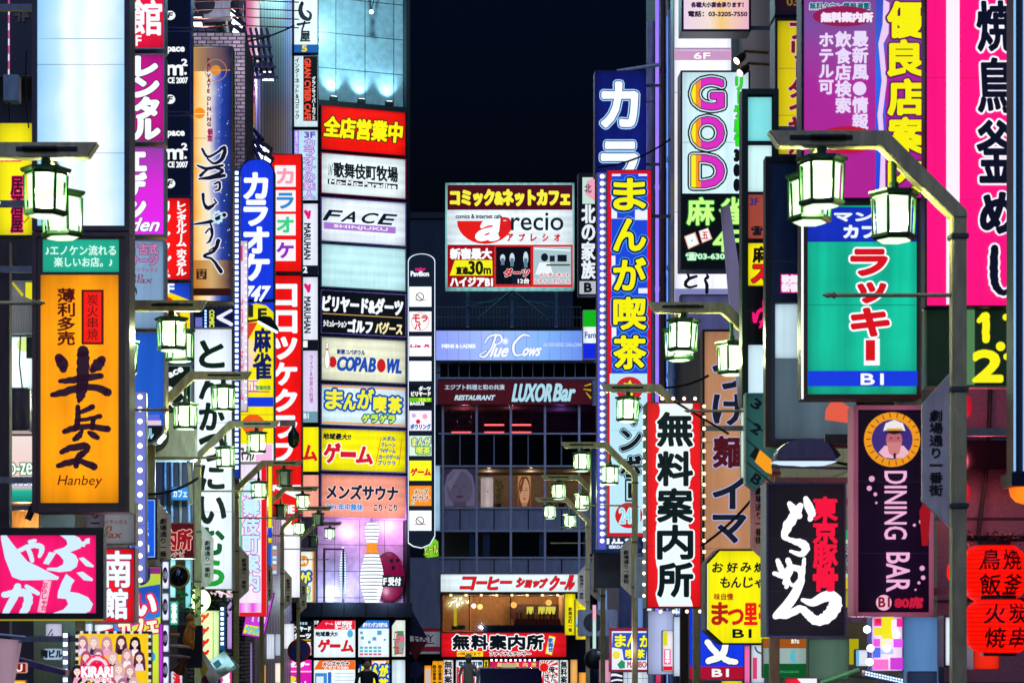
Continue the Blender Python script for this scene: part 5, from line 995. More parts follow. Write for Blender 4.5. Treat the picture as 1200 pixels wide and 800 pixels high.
s.disc(737, 456, 16, '#d01828', ry=14); s.poly([(737+((11, 7)[i % 2])*cos(i*.449+.3), 456+((12, 8)[i % 2])*sin(i*.449+.3)) for i in range(14)], '#1a2a4a', 'badge'); s.poly([(737+((9.6, 5.8)[i % 2])*cos(i*.449+.3), 456+((10.6, 6.6)[i % 2])*sin(i*.449+.3)) for i in range(14)], '#f0e418', 'badge')
for c, y, h_ in (('マ', 476, 22), ('ン', 504, 24), ('ボ', 535, 24), ('ー', 563, 22)):
    if c == 'ー': s.rect(731.5, 562, 746, 588, BK); s.rect(733.3, 564, 744.2, 586, '#b8e4f4'); s.rect(735, 566, 742.5, 584, BK)
    else: s.txt(c, 727, y, 750, y+h_, [(3.0, BK), (1.9, '#b8e4f4'), (1.2, BK)])
s.disc(736, 604, 16, '#c81424', ry=15); s.txt('24H', 725.5, 596, 748, 613, [(1.4, '#c8f0f8'), (.2, '#8ad8e8')]); s.line([(715, 505), (758, 505)], .5, '#8ab8d0', 'seam'); s.line([(716, 258), (758, 258)], .4, '#e8c8c8', 'seam')
s = Sign('dark blue barbecue restaurant sign with a leaf pattern and white brush characters', 693, 523, 753, 648, 36.4, '#16305f', fr=.8, frc=DARK, dep=.3, tube=.3, st=.8, side=1)
for i in range(26): x, y = 696+random.random()*9, 528+random.random()*100; s.brush([[(x, y, .8), (x+2, y-4, 1.6), (x+1, y-8, .6)]], [(0, ('#3a62a0', .7))], 'pattern', 3)
for i in range(14): x, y = 696+random.random()*54, 640+random.random()*5; s.brush([[(x, y, .8), (x+2, y-3, 1.4)]], [(0, ('#2a5290', .7))], 'pattern', 3)
for c, x in (('清', 701), ('江', 716), ('苑', 732)): s.txt(c, x, 625.5, x+13, 637, [(.7, '#f0f6ff')])
s.txt('SEIKO-EN', 713, 639, 733, 642.5, [(.3, '#dce8ff')])
s = Sign('unlit dark blue box hanging under the barbecue restaurant sign', 696, 648.5, 740, 688, 36.2, paint('#10203a', .4, .1, .2), fr=.6, frc=DARK, dep=.35)
# comic cafe banner near the ground
s = Sign('maroon edged comic cafe panel with yellow writing and a green leaf near the ground', 714, 735, 768, 787, 34.2, '#7a1030', fr=.3, frc=paint('#3a1020', .4), dep=.12, tube=.05, name='shop_board')
s.rect(717, 739, 765, 784, '#dfe8f4', 'field'); s.poly([(718, 741), (764, 741), (766, 758), (758, 760), (757, 773), (731, 773), (729, 760), (717, 758)], '#1a4ac0')
for c, x0, x1 in (('ま', 721, 733), ('ん', 735, 747), ('が', 750, 763)): s.txt(c, x0, 743.5, x1, 757, [(1.3, '#12206a'), (.7, '#f2ee18')])
for c, x0, x1 in (('喫', 733, 743), ('茶', 746, 755)): s.txt(c, x0, 760.5, x1, 770.5, [(1.0, '#12206a'), (.5, '#f2ee18')])
s.disc(722, 767, 4.6, '#e8d81c'); s.disc(762.5, 766, 4.8, '#8a1434'); s.txt('24H', 759.5, 763.5, 765.5, 768, [(.2, '#f4d8e0')]); s.poly([(723, 778), (728, 772.5), (732, 775), (732, 782), (726, 783)], '#0a8a4a', 'leaf'); s.txt('MANBOO!', 735, 774.5, 763.5, 781.5, [(.25, '#b01a34')])
# free information office vertical sign with bulbs
s = Sign('vertical information office lightbox with black characters on a white cloud, red sides and bulb rows', 757.5, 471, 822, 712, 23, '#e8121c', fr=1.3, frc=paint('#2a2228', .4, .4), dep=.35, tube=.14, side=1)
wv = [(771+2.4*sin(y*.16), y) for y in range(473, 711, 3)]; wv2 = [(809+2.6*sin(y*.16+1), y) for y in range(473, 711, 3)]
s.poly(wv+wv2[::-1], '#e8f6fb', 'cloud')
for c, y in zip('無料案内所', (484, 530, 573, 616, 660)): s.txt(c, 771, y, 810.5, y+38, [(3.4, '#eefafd'), (1.6, '#04161c')])
s.bulbs([(754.5, 488+i*13.1) for i in range(17)], 1.9, '#ffe0b8', 3.5); s.bulbs([(825, 476+i*13.1) for i in range(16)], 2.0, '#ffc898', 4); s.bulbs([(776+i*12.8, 467) for i in range(4)], 2.0, '#ffc8a8', 4); s.bulbs([(774+i*15.4, 716) for i in range(5)], 2.0, '#ffc898', 4)
rt = thing('stay_wire', 'black diagonal stay wire over the top of the vertical information office sign', 'wire', P(790, 470, 22.4)); MB().tube([(0, 0, 0), ((857-790)*22.4/F, .2, -36*22.4/F)], .012, 6).build('wire', BLACK, rt)
# white column with 6F and others behind
s = Sign('very tall white lightbox column marked 6F, behind the neon mahjong sign', 789.5, -40, 857.5, 372, 33, '#eef0fb', fr=.8, frc=paint('#6a6a8a', .4), dep=.4, st=1.1, tube=.14, side=1)
s.rect(790.5, 59.5, 857, 71, '#c896c0'); s.rect(790.5, 56.5, 857, 59, '#a08ab0'); s.txt('6F', 813, 62.4, 832, 69.6, [(1.1, '#b07aa8'), (.35, '#fff')]); s.txt('のみ処 とり', 796, 88, 799, 110, [(.3, '#d89a5a')], rot=True)
s.rect(790.5, 338.5, 857, 371, ('#8a8ec8', .8)); s.brush([[(805, 319, 3), (807, 325, 3)], [(816, 324, 3), (806, 328, 4), (803, 334, 4), (808, 337, 3), (816, 335, 2.6)]], [(0, BK)]); s.brush([[(828, 322, 2), (829, 325, 4), (826, 328, 3), (828, 334, 4), (828, 343, 4)]], [(0, BK)])
s = Sign('dim violet grey wall panel under the white column', 797.5, 345, 863, 398, 31, '#5a5c94', fr=1.5, frc=paint('#6a5a5a', .4, .4), dep=.2, st=.6, tube=.25, side=1)
s = Sign('pale pink telephone sign with a yellow patch at the top edge', 798.5, -30, 880, 37.5, 30, ramp_lit('peach', 0, [(-.47, '#e8d0e8'), (-.1, '#f0dcd0'), (.06, '#f4c878'), (.18, '#f0c8b0'), (.47, '#e8b0c8')], 1.0, noise=.25), fr=2.6, frc=paint('#1c2a34', .4, .3), dep=.35, side=1)
s.txt('各種大小宴会承ります！', 810, 3, 871, 9, [(.4, '#3a1a5a')]); s.txt('電話：03-3205-7550', 806.5, 13.5, 875.5, 20, [(.35, '#2a2038')])
s = Sign('mahjong parlour lightbox with three outlined candy coloured letters above a black half', 797.5, 83, 879, 316, 29, '#cfeef6', fr=2, frc=paint('#1a2630', .4, .3), dep=.35, tube=.1, side=1)
s.rect(799.5, 227, 877, 314, '#070a10', 'black_panel')
cand = ramp_lit('candy_letters', 0, [(-.385, '#f4e81c'), (-.27, '#f4e81c'), (-.26, '#f0921c'), (-.205, '#f0921c'), (-.195, '#d82ac0'), (.4, '#d82ac0')], 1.0, 'CONSTANT')
for c, y0, y1 in (('G', 93, 128), ('O', 139, 174), ('D', 184, 219)): s.txt(c, 811, y0, 847, y1, [(5.8, BK), (3.9, '#cfeef6'), (2.6, BK), (1.5, cand)])
s.vtx('リーチ麻雀', 860, 871, 91, 172, [(1.3, BK), (.8, '#2ae01c')]); s.vtx('300', 860, 871, 174, 226, [(1.6, BK)], fill=False); s.txt('麻', 805, 233, 836, 264, [(2.0, '#1a8a2a'), (.9, '#c8fc8a')]); s.txt('雀', 843, 233, 874, 264, [(2.0, '#1a8a2a'), (.9, '#c8fc8a')])
s.poly([(801, 278), (814, 273), (819, 287), (806, 293)], '#e8a49a', 'tile'); s.poly([(802.5, 278.5), (813, 274.5), (817.5, 286.5), (806.5, 291.5)], '#f0fbf8', 'tile'); s.poly([(818, 272), (829, 268), (834, 281), (822, 286)], '#e8a49a', 'tile'); s.poly([(819, 272), (828.5, 269), (832.5, 280.5), (822.5, 284.5)], '#f0fbf8', 'tile'); s.txt('五', 822, 273, 829, 281, [(.3, '#c83a4a')]); s.disc(810, 283, .8, BK)
s.txt('4F', 835, 271, 868, 296, [(1.4, '#1a8a2a'), (.6, '#c8fc8a')]); s.txt('☎03-6302-', 803, 297.5, 857, 306, [(1.1, '#1a8a5a'), (.3, '#d8fcd8')])
# tan noodle sign
s = Sign('tan noodle shop lightbox with dark vertical characters, one of them maroon', 823, 386, 888, 752, 27.6, '#b4805c', fr=2.6, frc=paint('#2a1c20', .4, .3), dep=.2, st=1, tube=.16, side=1)
for c, y0, y1, k_ in (('つ', 424, 455, 0), ('け', 463, 497, 0), ('麺', 512, 547, 1), ('イ', 560, 595, 0), ('マ', 604, 635, 0), ('す', 648, 684, 0)): s.txt(c, 836, y0, 873, y1, [(2.6, '#a8a8d8'), (1.4, '#161a26' if not k_ else '#4a0e18')])
s = Sign('blue sign with a white swooping stroke and a crimson B1 band, low behind the octagon', 806, 690, 884, 797, 27.0, '#1438e0', fr=2.0, frc=paint('#c8a0a0', .4, .3), dep=.25, tube=.1, side=1)
s.brush([[(829, 752, 7), (842, 768, 7)], [(852, 748, 6), (846, 766, 8), (830, 774, 7)], [(842, 766, 5), (852, 773, 7), (862, 775, 6)]], [(1.2, BK), (.2, '#f4f8ff')]); s.rect(808, 780.5, 882, 795, '#a81030'); s.txt('B1', 834.5, 783.5, 853.5, 792, [(.5, '#f0f4f8')])
rt = thing('wooden_post', 'dark brown checked post left of the blue B1 sign', 'post', P(802, 800, 26.6)); MB().box(-.045, .045, 0, .1, 0, .95).build('post', paint('#3a2418', .5, 0, .5, 14), rt)
# yellow octagon
oc = [(827, 659), (842, 643), (914, 643), (914, 755), (846, 755), (827, 738)]
s = Sign('yellow chamfered lightbox with black and red brush writing and B1', 827, 643, 914, 755, 20.6, '#f4ea0c', fr=2.2, frc=paint('#0c1410', .4, .3), dep=.35, outline=oc, tube=.1, side=1, wallx=3.9)
s.line([(829, 660), (829, 737)], 1.0, '#c8f0d8')
for c, x in zip('お好み焼', (835, 852, 868, 884)): s.txt(c, x, 659, x+12, 670, [(.45, BK)], shear=.1)
for c, x in zip('もんじゃ焼', (844, 857, 871, 884, 893)): s.txt(c, x, 676 if c != 'ゃ' else 679, x+11, 688, [(.45, BK)], shear=.1)
s.txt('味自慢', 836.5, 695, 858.5, 702.5, [(.25, '#a8341a')])
for c, x0, x1, y0, h_ in (('ま', 834, 852, 706, '#b01c14'), ('つ', 853, 870, 714, '#c81c14'), ('里', 872, 886, 707, '#e81c10'), ('亭', 889, 903, 706, '#e81c10')): s.txt(c, x0, y0, x1, 731, [(1.1, h_)])
s.txt('B1', 858, 737, 879.5, 746.5, [(.5, BK)])
# dark green frame with stacked cells
s = Sign('dark green framed stack of lit cells, one yellow with a red katakana', 869, 105, 912, 476, 18.8, paint('#060a0c', .4), fr=6.5, frc=paint('#12301f', .4, .2, .3), dep=.15, side=1, wallx=3.9, pname='backing')
for y0, y1, c, st in ((114.5, 165.5, '#7ad4d8', 1), (171, 225, '#c8ecec', 1), (228.5, 280, '#a84a3a', .8), (285.5, 335, '#f2e00c', 1), (404.5, 470, '#c8e4f0', 1)): s.rect(876.5, y0, 904, y1, lit(c, st, .14, True), 'cell')
s.txt('3F', 878.5, 233, 888, 241, [(.5, '#3a2a6a')]); s.poly([(895, 244), (903, 238), (903, 262), (899, 250)], '#c8c8e0'); s.txt('☎', 880, 266, 893, 276, [(.5, '#141420')]); s.txt('麻', 882, 290, 900, 308, [(.9, '#141008')]); s.txt('ス', 881, 312, 899, 331, [(2.2, '#141008'), (1.2, '#e01420')]); s.brush([[(882, 368, 3), (884, 378, 4), (888, 366, 4), (896, 364, 4), (898, 376, 4), (890, 378, 3)], [(894, 354, 3), (895, 372, 4), (890, 384, 3)]], [(0, '#f01878')])
rt = thing('leaning_panel', 'pale violet board leaning sideways against the dark green frame', 'panel', P(858, 475, 19.6)); k_ = 19.6/F
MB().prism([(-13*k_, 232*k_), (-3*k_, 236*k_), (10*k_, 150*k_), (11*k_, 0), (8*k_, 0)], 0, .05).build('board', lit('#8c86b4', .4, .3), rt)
s = Sign('teal floor guide with slanted stripes and floor numbers 3, 2, 1 and B', 873.5, 460, 912, 576, 18.2, '#3a7a78', fr=1.2, frc=paint('#8aa8a0', .4, .5), dep=.12, st=.42, tube=.2, outline=[(873.5, 460), (912, 460), (912, 545), (885, 575.5), (873.5, 566)], side=1, wallx=3.9)
for y in (490, 516, 542): s.poly([(875, y-2), (911, y+28), (911, y+31), (875, y+1)], ('#16302e', .8))
for t, y in (('3', 468), ('2', 497), ('1', 527), ('B', 556)): s.txt(t, 881, y, 891, y+11, [(.7, BK)], ang=35)
s.poly([(890, 527), (904, 539), (904, 556), (897, 553), (884, 541)], '#f09a1c')
# yellow katakana sign, violet shop guide, lucky sign and their backs
s = Sign('dim yellow lightbox with dark red katakana half behind the violet shop guide', 908, 22, 950, 184, 20.2, '#d8c40c', fr=3, frc=paint('#12161e', .4, .3), dep=.3, st=.95, tube=.2, side=1, wallx=3.9)
s.vtx('フリーダイヤル', 924, 946, 26, 182, [(1.8, '#c8b0d8'), (1.2, '#7a0a1c')])
s = Sign('dim plum top sign with faint writing above the yellow katakana lightbox', 908, -30, 950, 18, 20.2, '#2a1024', fr=2, frc=paint('#12161e', .4, .3), dep=.3, st=.6, side=1, wallx=3.9); s.txt('03-6', 922, -2, 948, 7, [(.4, ('#9a7a2a', .6))])
s = Sign('dark glass display cabinet frame behind the green lucky sign', 896.5, 184, 1012, 524, 17.6, paint('#223458', .25, .1, .2), fr=6, frc=paint('#10121a', .35, .3, .2), dep=.1, side=1, wallx=3.9)
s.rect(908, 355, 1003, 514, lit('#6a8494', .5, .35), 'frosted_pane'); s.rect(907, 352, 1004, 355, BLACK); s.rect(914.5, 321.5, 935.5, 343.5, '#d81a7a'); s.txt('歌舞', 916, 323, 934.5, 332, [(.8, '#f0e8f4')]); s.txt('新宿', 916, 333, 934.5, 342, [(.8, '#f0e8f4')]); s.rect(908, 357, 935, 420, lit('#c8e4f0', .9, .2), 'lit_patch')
s.poly([(966, 492), (967, 480), (973, 471), (984, 470), (1001, 482), (1001, 497), (988, 495)], ('#e8604a', .9), 'painted_reflection')  # red shape is a reflection put into the pane's colour
s = Sign('violet shop guide lightbox with white vertical lists and big yellow characters', 939, -60, 1086, 235, 16.95, ramp_lit('violet_board', 2, [(0, '#b01890'), (.9, '#a82098'), (1.35, '#7a4a9a'), (1.95, '#8a2484')], .95, noise=.3), fr=3, frc=paint('#0e121c', .4, .3), dep=.22, side=1, wallx=3.9)
s.rect(1026, -20, 1037, 231, ramp_lit('blue_edge', 2, [(0, '#1a3ad8'), (1.0, '#2a6ae8'), (1.8, '#3a2a9a')]), 'blue_stripe'); s.poly([(1035, 0), (1042, 4), (1041, 40), (1035, 52), (1039, 95), (1034, 135), (1037, 180), (1037, 231), (1030, 231), (1032, 180), (1028, 135), (1033, 95), (1029, 52), (1034, 30)], '#e8c8f0', 'edge')
s.txt('無料タウン情報満載', 948.5, 4, 1019, 12, [(.9, '#f0e8f8'), (.4, '#0a6a7a')]); s.disc(988, 20, 36, ('#a01a5a', .8), ry=12); s.txt('無料案内所', 962, 16, 1022, 26.5, [(.9, '#eee0f4')])
s.vtx('最新風●情報', 998, 1017, 37, 153, [(.75, '#e4d4f4')], fill=False); s.vtx('飲食店検索', 978, 997, 38, 134, [(.75, '#e4d4f4')], fill=False); s.vtx('ホテル可', 958.5, 976.5, 39, 112, [(.75, '#e4d4f4')], fill=False)
s.disc(992, 165, 36, '#b01830', ry=16); s.txt('無料案内', 966, 168, 1024, 176, [(.4, '#f0d820')])
for c, y in zip('優良店案内', (5, 50, 96, 141, 186)): s.txt(c, 1040, y, 1080, y+40, [(4.2, '#7a1a8a'), (3.0, BK), (1.9, '#f2ea10')])
s = Sign('green and blue lightbox with red blocky katakana edged in white between tube lights', 941, 236, 1079, 467, 16.6, '#0fae8e', fr=5, frc=paint('#2a1c22', .4, .3), dep=.25, tube=.36, st=1.12, side=1, wallx=3.9)
s.rect(946, 243, 1074, 283.5, lit('#1430c0', .9, .15), 'blue_band'); s.txt('マンガ', 978, 249, 1046, 259, [(.9, '#e8f0fc')]); s.txt('カフェ', 989, 265, 1046, 278.5, [(1.1, '#e8f0fc')])
for c, y0, y1, x0, x1 in (('ラ', 294, 322, 998, 1038), ('ッ', 333, 354, 1006, 1036), ('キ', 363, 393, 998, 1040)): s.txt(c, x0, y0, x1, y1, [(4.4, '#f4f8ff'), (2.2, '#d0101c')])
s.rect(1011.5, 397, 1030, 428.5, '#f4f8ff', 'lettering'); s.rect(1013.5, 399, 1024.5, 423, '#d0101c', 'lettering'); s.rect(946, 435, 1074, 453, '#1238d8', 'blue_band'); s.txt('B1', 1008, 438.5, 1034, 451, [(.5, '#f4f8ff')]); s.rect(946, 358, 1074, 358.6, ('#0a6a58', .8), 'seam')
k_ = 16.6/F
for x, y0, y1, nm in ((939, 260, 468, 0), (1081.5, 215, 456, 1)):
    u, v = s.uv(x, y1); MB().tube([(u, -.05, v), (u, -.05, v+(y1-y0)*k_)], 2.4*k_ if nm else 1.2*k_, 10).build('tube_light', lit('#dce8ff', 1.6, 0, True), s.root, smooth=True)
# pink grill sign at the right edge
s = Sign('hot pink grill restaurant lightbox with black white edged brush characters and a white stripe', 1084, -60, 1190, 360, 15.4, '#f8107c', fr=2, frc=paint('#141420', .4, .3), dep=.12, st=1.0, tube=.05, side=0)
s.rect(1108.5, -55, 1124, 357, '#f8ecf8', 'white_stripe')
IK = lit('#0a0e24')
for c, y0, y1 in (('焼', 3, 60), ('鳥', 70, 132), ('釜', 143, 214)): s.txt(c, 1145, y0, 1187, y1, [(4.0, '#f6f0fc'), (1.7, IK)], shear=-.05)
s.txt('め', 1149, 228, 1186, 273, [(4.4, '#f6f0fc'), (2.4, IK)]); s.brush([[(1164, 292, 9), (1163, 315, 10), (1165, 335, 9), (1174, 344, 7), (1184, 338, 4)]], [(2.4, '#f6f0fc'), (0, IK)])
s = Sign('dark green window lightbox with yellow numerals under the hot pink sign', 1084, 361, 1190, 454, 15.5, lit('#14261c', .9, .4), fr=2, frc=paint('#6a7a60', .4, .4), dep=.1)
s.rect(1128, 362, 1142, 451, ('#5a8a5a', .8), 'painted_reflection'); s.brush([[(1147, 376, 6), (1153, 370, 8)], [(1155, 370, 9), (1155, 398, 9)]], [(0, '#f4ee1a')]); s.txt('2', 1141, 412, 1173, 446, [(2.4, '#f4ee1a')]); s.disc(1172, 406, 5.5, '#f4ee1a'); s.disc(1179, 418, 4, '#f4ee1a'); s.disc(1178, 372, 4, '#f4ee1a')  # green strip is a reflection put into the colour
rt = thing('neon_edged_pillar', 'dark pillar with two pale blue neon edges at the right border above an orange lamp', 'pillar', P(1197, 556, 13.2)); k_ = 13.2/F
MB().box(-7*k_, 24*k_, 0, .2, 0, 600*k_).build('pillar', paint('#0a0e1c', .4), rt)
for x in (-9.5, 1.5): MB().tube([(x*k_, -.03, 4*k_), (x*k_, -.03, 600*k_)], 1.3*k_, 8).build('neon_tube', lit('#7ab0f0', 1.3), rt)
MB().box(-14*k_, 24*k_, -.05, .2, -14*k_, 2*k_).build('base_cap', paint('#1a2438', .4, .4), rt)
MB().lathe([(3*k_, -34*k_), (12*k_, -31*k_), (18*k_, -24*k_), (20*k_, -14.5*k_)], 16, 0, (8*k_, .05, 0)).build('lamp_bowl', lit('#ff6a14', 1.4, .5), rt, smooth=True)
# black ramen sign
s = Sign('black ramen sign with huge white brush characters and red vertical characters', 898, 565, 991, 746.5, 17.2, '#14161f', fr=2.2, frc=paint('#24406a', .4, .3), dep=.3, st=1.0, tube=.2, side=1, wallx=3.9)
WB = [(0, ('#f8fbff', 1.15))]
def q4(pts): return [(900+a/4, 600+b/4, c/4) for a, b, c in pts]
s.brush([[(925, 590, 6), (930, 597, 10), (936, 604, 8)], [(944, 584, 6), (947, 592, 10), (951, 602, 9), (949, 608, 6)]], WB)
s.brush([q4([(150, -30, 30), (120, 20, 44), (92, 62, 46), (74, 110, 30)]), q4([(74, 118, 22), (110, 132, 24), (160, 148, 40), (176, 172, 36), (150, 196, 26), (104, 182, 14)])], WB)
s.brush([q4([(44, 226, 22), (62, 270, 30), (92, 318, 24), (84, 350, 18)]), q4([(28, 286, 20), (70, 300, 26)]), q4([(92, 224, 26), (104, 270, 26), (76, 330, 22)]), q4([(66, 300, 18), (100, 262, 26), (146, 268, 30), (152, 312, 26), (118, 342, 18), (92, 322, 14)])], WB)
s.brush([q4([(168, 218, 16), (160, 280, 24), (142, 350, 40), (92, 430, 46), (34, 486, 30)]), q4([(34, 486, 22), (90, 478, 36), (150, 452, 34), (186, 478, 40), (222, 506, 44), (272, 492, 56), (312, 440, 62), (306, 396, 52), (262, 398, 48), (206, 424, 36), (160, 410, 18)])], WB)
for i, c in enumerate('東京豚骨'): s.txt(c, 953, 583+i*27.6, 980, 609+i*27.6, [(1.3, '#f0143c')])
# dining bar sign
s = Sign('dark plum dining bar sign with rotated pink lettering and a round captain picture, pink frame', 1000, 475, 1093.5, 722, 14.6, '#160720', fr=5, frc=lit('#c8688c', .55, .3), dep=.2, st=.9, tube=.4, side=1, wallx=3.9)
s.ring(1045, 515, 33, 9, '#e8941c', ry=32); s.disc(1045, 515, 24, '#3a2a78', ry=23.4, name='portrait')
for i in range(22): a = 2*pi*i/22; s.line([(1045+26*cos(a), 515+25*sin(a)), (1045+31.5*cos(a), 515+30.5*sin(a))], 1.1, ('#6a3a08', .8))
s.poly([(1027, 531), (1034, 523), (1056, 523), (1063, 531), (1056, 537), (1045, 538), (1034, 537)], '#e8b0c4', 'jacket'); s.disc(1045, 516, 9.6, '#b4606c', ry=11, name='face'); s.poly([(1036, 519), (1054, 519), (1051, 532), (1045, 536), (1039, 532)], '#c87a7a', 'beard'); s.poly([(1032, 506), (1035, 497), (1045, 493), (1055, 497), (1058, 506), (1045, 503)], '#e8e0e0', 'cap'); s.poly([(1034, 508), (1045, 504.5), (1056, 508), (1045, 510)], '#1a1014', 'visor'); s.rect(1036, 503, 1054, 505.6, '#d8a02a')
for k_ in (-1, 1): s.disc(1045+k_*4, 514.5, 1.2, '#1a0c14', 'eye', .9, 8)
s.rect(1043.6, 532, 1046.4, 538, '#1a1014', 'tie')
PK = '#f0b0d8'
s.txt('DINING', 1033, 553, 1059, 632, [(.3, PK)], rot=True); s.txt('BAR', 1035.5, 648, 1062, 693, [(.45, PK)], rot=True)
for x, y, r_ in ((1018, 562, 3.4), (1015, 573, 3), (1022, 580, 2.2), (1023, 590, 1.4), (1077, 602, 3), (1075, 612, 2.6), (1067, 616, 1.8), (1076, 666, 3), (1077, 677, 2.6), (1072, 683, 1.8), (1068, 691, 1.2)): s.disc(x, y, r_, '#e0a0c8', 'dot')
s.disc(1031, 706, 9, '#f0b4cc', ry=9); s.txt('B1', 1025, 700, 1037.5, 711, [(.5, '#7a1024')]); s.txt('80席', 1044, 700, 1076, 712, [(.9, '#c01a3c')])
s.poly([(1072, 600), (1081, 580), (1086, 590), (1082, 640), (1075, 640)], ('#a81420', .8), 'painted_red_reflection')  # red reflection laid on the panel as flat colour
# shop front beneath: pachinko column, panels, boxes
s = Sign('bright pink, yellow and blue amusement panel under the dining bar sign', 1021, 722, 1058, 786, 15.8, '#f4d8f4', fr=.8, frc=paint('#3a3aa8', .4), dep=.15, tube=.3)
for x0, y0, x1, y1, c in ((1024, 724, 1033, 733, '#f02a8a'), (1033, 722, 1047, 748, '#e8e018'), (1024, 735, 1033, 744, '#e8d820'), (1023, 748, 1031, 757, '#e058d8'), (1031, 750, 1040, 756, '#f8f0a0'), (1044, 726, 1052, 740, '#f8e8f8'), (1050, 724, 1057, 734, '#e82a9a'), (1022, 758, 1031, 770, '#4a6ae0'), (1031, 760, 1046, 766, '#a8c8f0'), (1046, 748, 1057, 758, '#d858e8'), (1022, 772, 1040, 784, '#f070c8'), (1042, 770, 1057, 784, '#c83ad0')): s.rect(x0, y0, x1, y1, c)
s.disc(1028, 727, 3, '#e01428'); s.bulbs([(1011+3, 737), (1018, 759), (1048, 743), (1037, 759), (1017, 775)], 4.5, '#fff0ff', 3, out=.05)
s = Sign('tall plain blue grey steel shutter panel with a soft glow of its own', 1058, 722, 1101, 812, 15.9, lit('#6aa0e0', .55, .2), fr=.6, frc=paint('#1a3a5a', .4), dep=.12, name='shutter_panel', cat='panel')  # light on the steel is put into its colour as glow
s = Sign('small white lightbox in a dark frame hanging behind the near lamp post on the right', 1106, 721, 1127, 781, 15.3, '#d8ecfa', fr=2, frc=paint('#1a1420', .4), dep=.2, tube=.2)
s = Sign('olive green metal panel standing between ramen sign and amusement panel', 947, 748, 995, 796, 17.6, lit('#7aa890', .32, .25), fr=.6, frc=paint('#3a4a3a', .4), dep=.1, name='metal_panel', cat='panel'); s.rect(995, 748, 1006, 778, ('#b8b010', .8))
s = Sign('orange, white and green cafe panel with pale blue emblem under the ramen sign', 894, 747.5, 948, 794, 20.2, '#a8c4c0', fr=.5, frc=paint('#3a2a1a', .4), dep=.1, st=.7)
s.rect(894.6, 748, 947.4, 759, ('#a85a1c', .8)); s.rect(894.6, 777, 947.4, 793.4, ('#0c5a2a', .8)); s.brush([[(905, 763, 3), (910, 768, 4), (905, 774, 3)], [(930, 762, 3), (928, 770, 5), (932, 776, 3)]], [(0, '#4ab4c8')]); s.txt('カフェ', 927, 748.5, 936, 753, [(.4, '#f0f0e0')]); s.txt('DINING&BAR', 906, 785, 936, 788, [(.1, '#3a8a5a')])
s = Sign('small tablet sized lit notice with a blue edge beside the bulbs', 1002, 760, 1021, 781, 16.4, '#d8e0ec', fr=1.2, frc=BLACK, dep=.06, st=.9, tube=.2); s.rect(1003.4, 761.4, 1006.5, 779.4, '#5ab0e0')
rt = thing('led_bar', 'bar of small white and blue diodes slanting below the amusement panel', 'light', P(1035, 794, 15.2)); k_ = 15.2/F
b = MB(); b.prism([(-22*k_, 9*k_), (24*k_, -1*k_), (24*k_, -8*k_), (-22*k_, 2*k_)], 0, .08); b.build('housing', paint('#3a5a8a', .4), rt)
b = MB()
for i in range(14):
    for j in range(2): x, z = (-20+i*3.2)*k_, (7.2-i*.7-j*3)*k_; b.box(x-.9*k_, x+.9*k_, -.012, -.002, z-.9*k_, z+.9*k_)
b.build('diodes', lit('#cfe8ff', 2), rt)
rt = thing('green_awning_rail', 'green slanting awning rail under the olive panel', 'rail', P(975, 798, 16.2)); k_ = 16.2/F
MB().tube([(-14*k_, 0, -2*k_), (32*k_, 0, 14*k_)], 3*k_, 8).build('rail', paint('#4a9a5a', .35, .3), rt)
s = Sign('red and white striped shop edge under the cafe panel', 920, 794, 958, 815, 17.4, '#e01c34', fr=.3, frc=DARK, dep=.1); s.poly([(934, 794.4), (957, 794.4), (957, 812), (950, 812)], '#f0f0f8')
# clutter far down right: pale panels, notices
for x0, y0, x1, y1, Y, c, st, lab in ((759, 715, 790, 790, 28, '#b8c4f0', .8, 'pale violet wall panel under the vertical information office sign'), (776, 738, 789, 786, 27.6, '#f0e8f0', .9, 'narrow notice with pink and yellow stripes right of the maroon edged panel'), (741, 690, 754, 742, 38, '#7aa0e0', .6, 'pale blue self glowing wall strip behind a lamp post'), (694, 708, 699, 775, 44, '#c8f0e8', .8, 'very thin mint and pink strip right of the lamp post'), (702, 772, 716, 800, 40, '#e8a0c0', .8, 'pink self glowing wall patch low on the far right side'), (880, 755, 896, 800, 22, '#d8e0f0', .8, 'notice board with teal emblem beside the cafe panel'), (730, 786, 760, 815, 36, '#dce8f8', .9, 'white gridded shop window under the maroon edged panel'), (984, 690, 1000, 712, 18.5, '#b8b020', .7, 'small yellow and grey framed notice between ramen sign and dining bar sign')):
    s = Sign(lab, x0, y0, x1, y1, Y, c, fr=.5, frc=DARK, dep=.1, st=st, tube=.25)  # wall strip and patch hold the light on the wall as their own glow
    if x0 == 776: s.rect(777, 740, 782, 756, '#d8d81a'); s.rect(778, 760, 786, 778, '#f06aa8'); s.rect(777, 780, 788, 785, '#e01c34'); s.vtx('営業中', 779.5, 784.5, 761, 777, [(.3, '#fff')])
    if x0 == 694: s.rect(694.5, 708.5, 698.5, 726, '#f0a8c0')
    if x0 == 880: s.ring(893, 757, 9, 2, '#1a5a5a', a0=60, a1=180); s.rect(882, 770, 887, 795, '#d83a6a')
    if x0 == 730:
        for i in range(4): s.rect(735+i*6, 786.5, 735.5+i*6, 814, '#3a4a6a')
        s.rect(730.5, 794, 759, 794.5, '#3a4a6a')
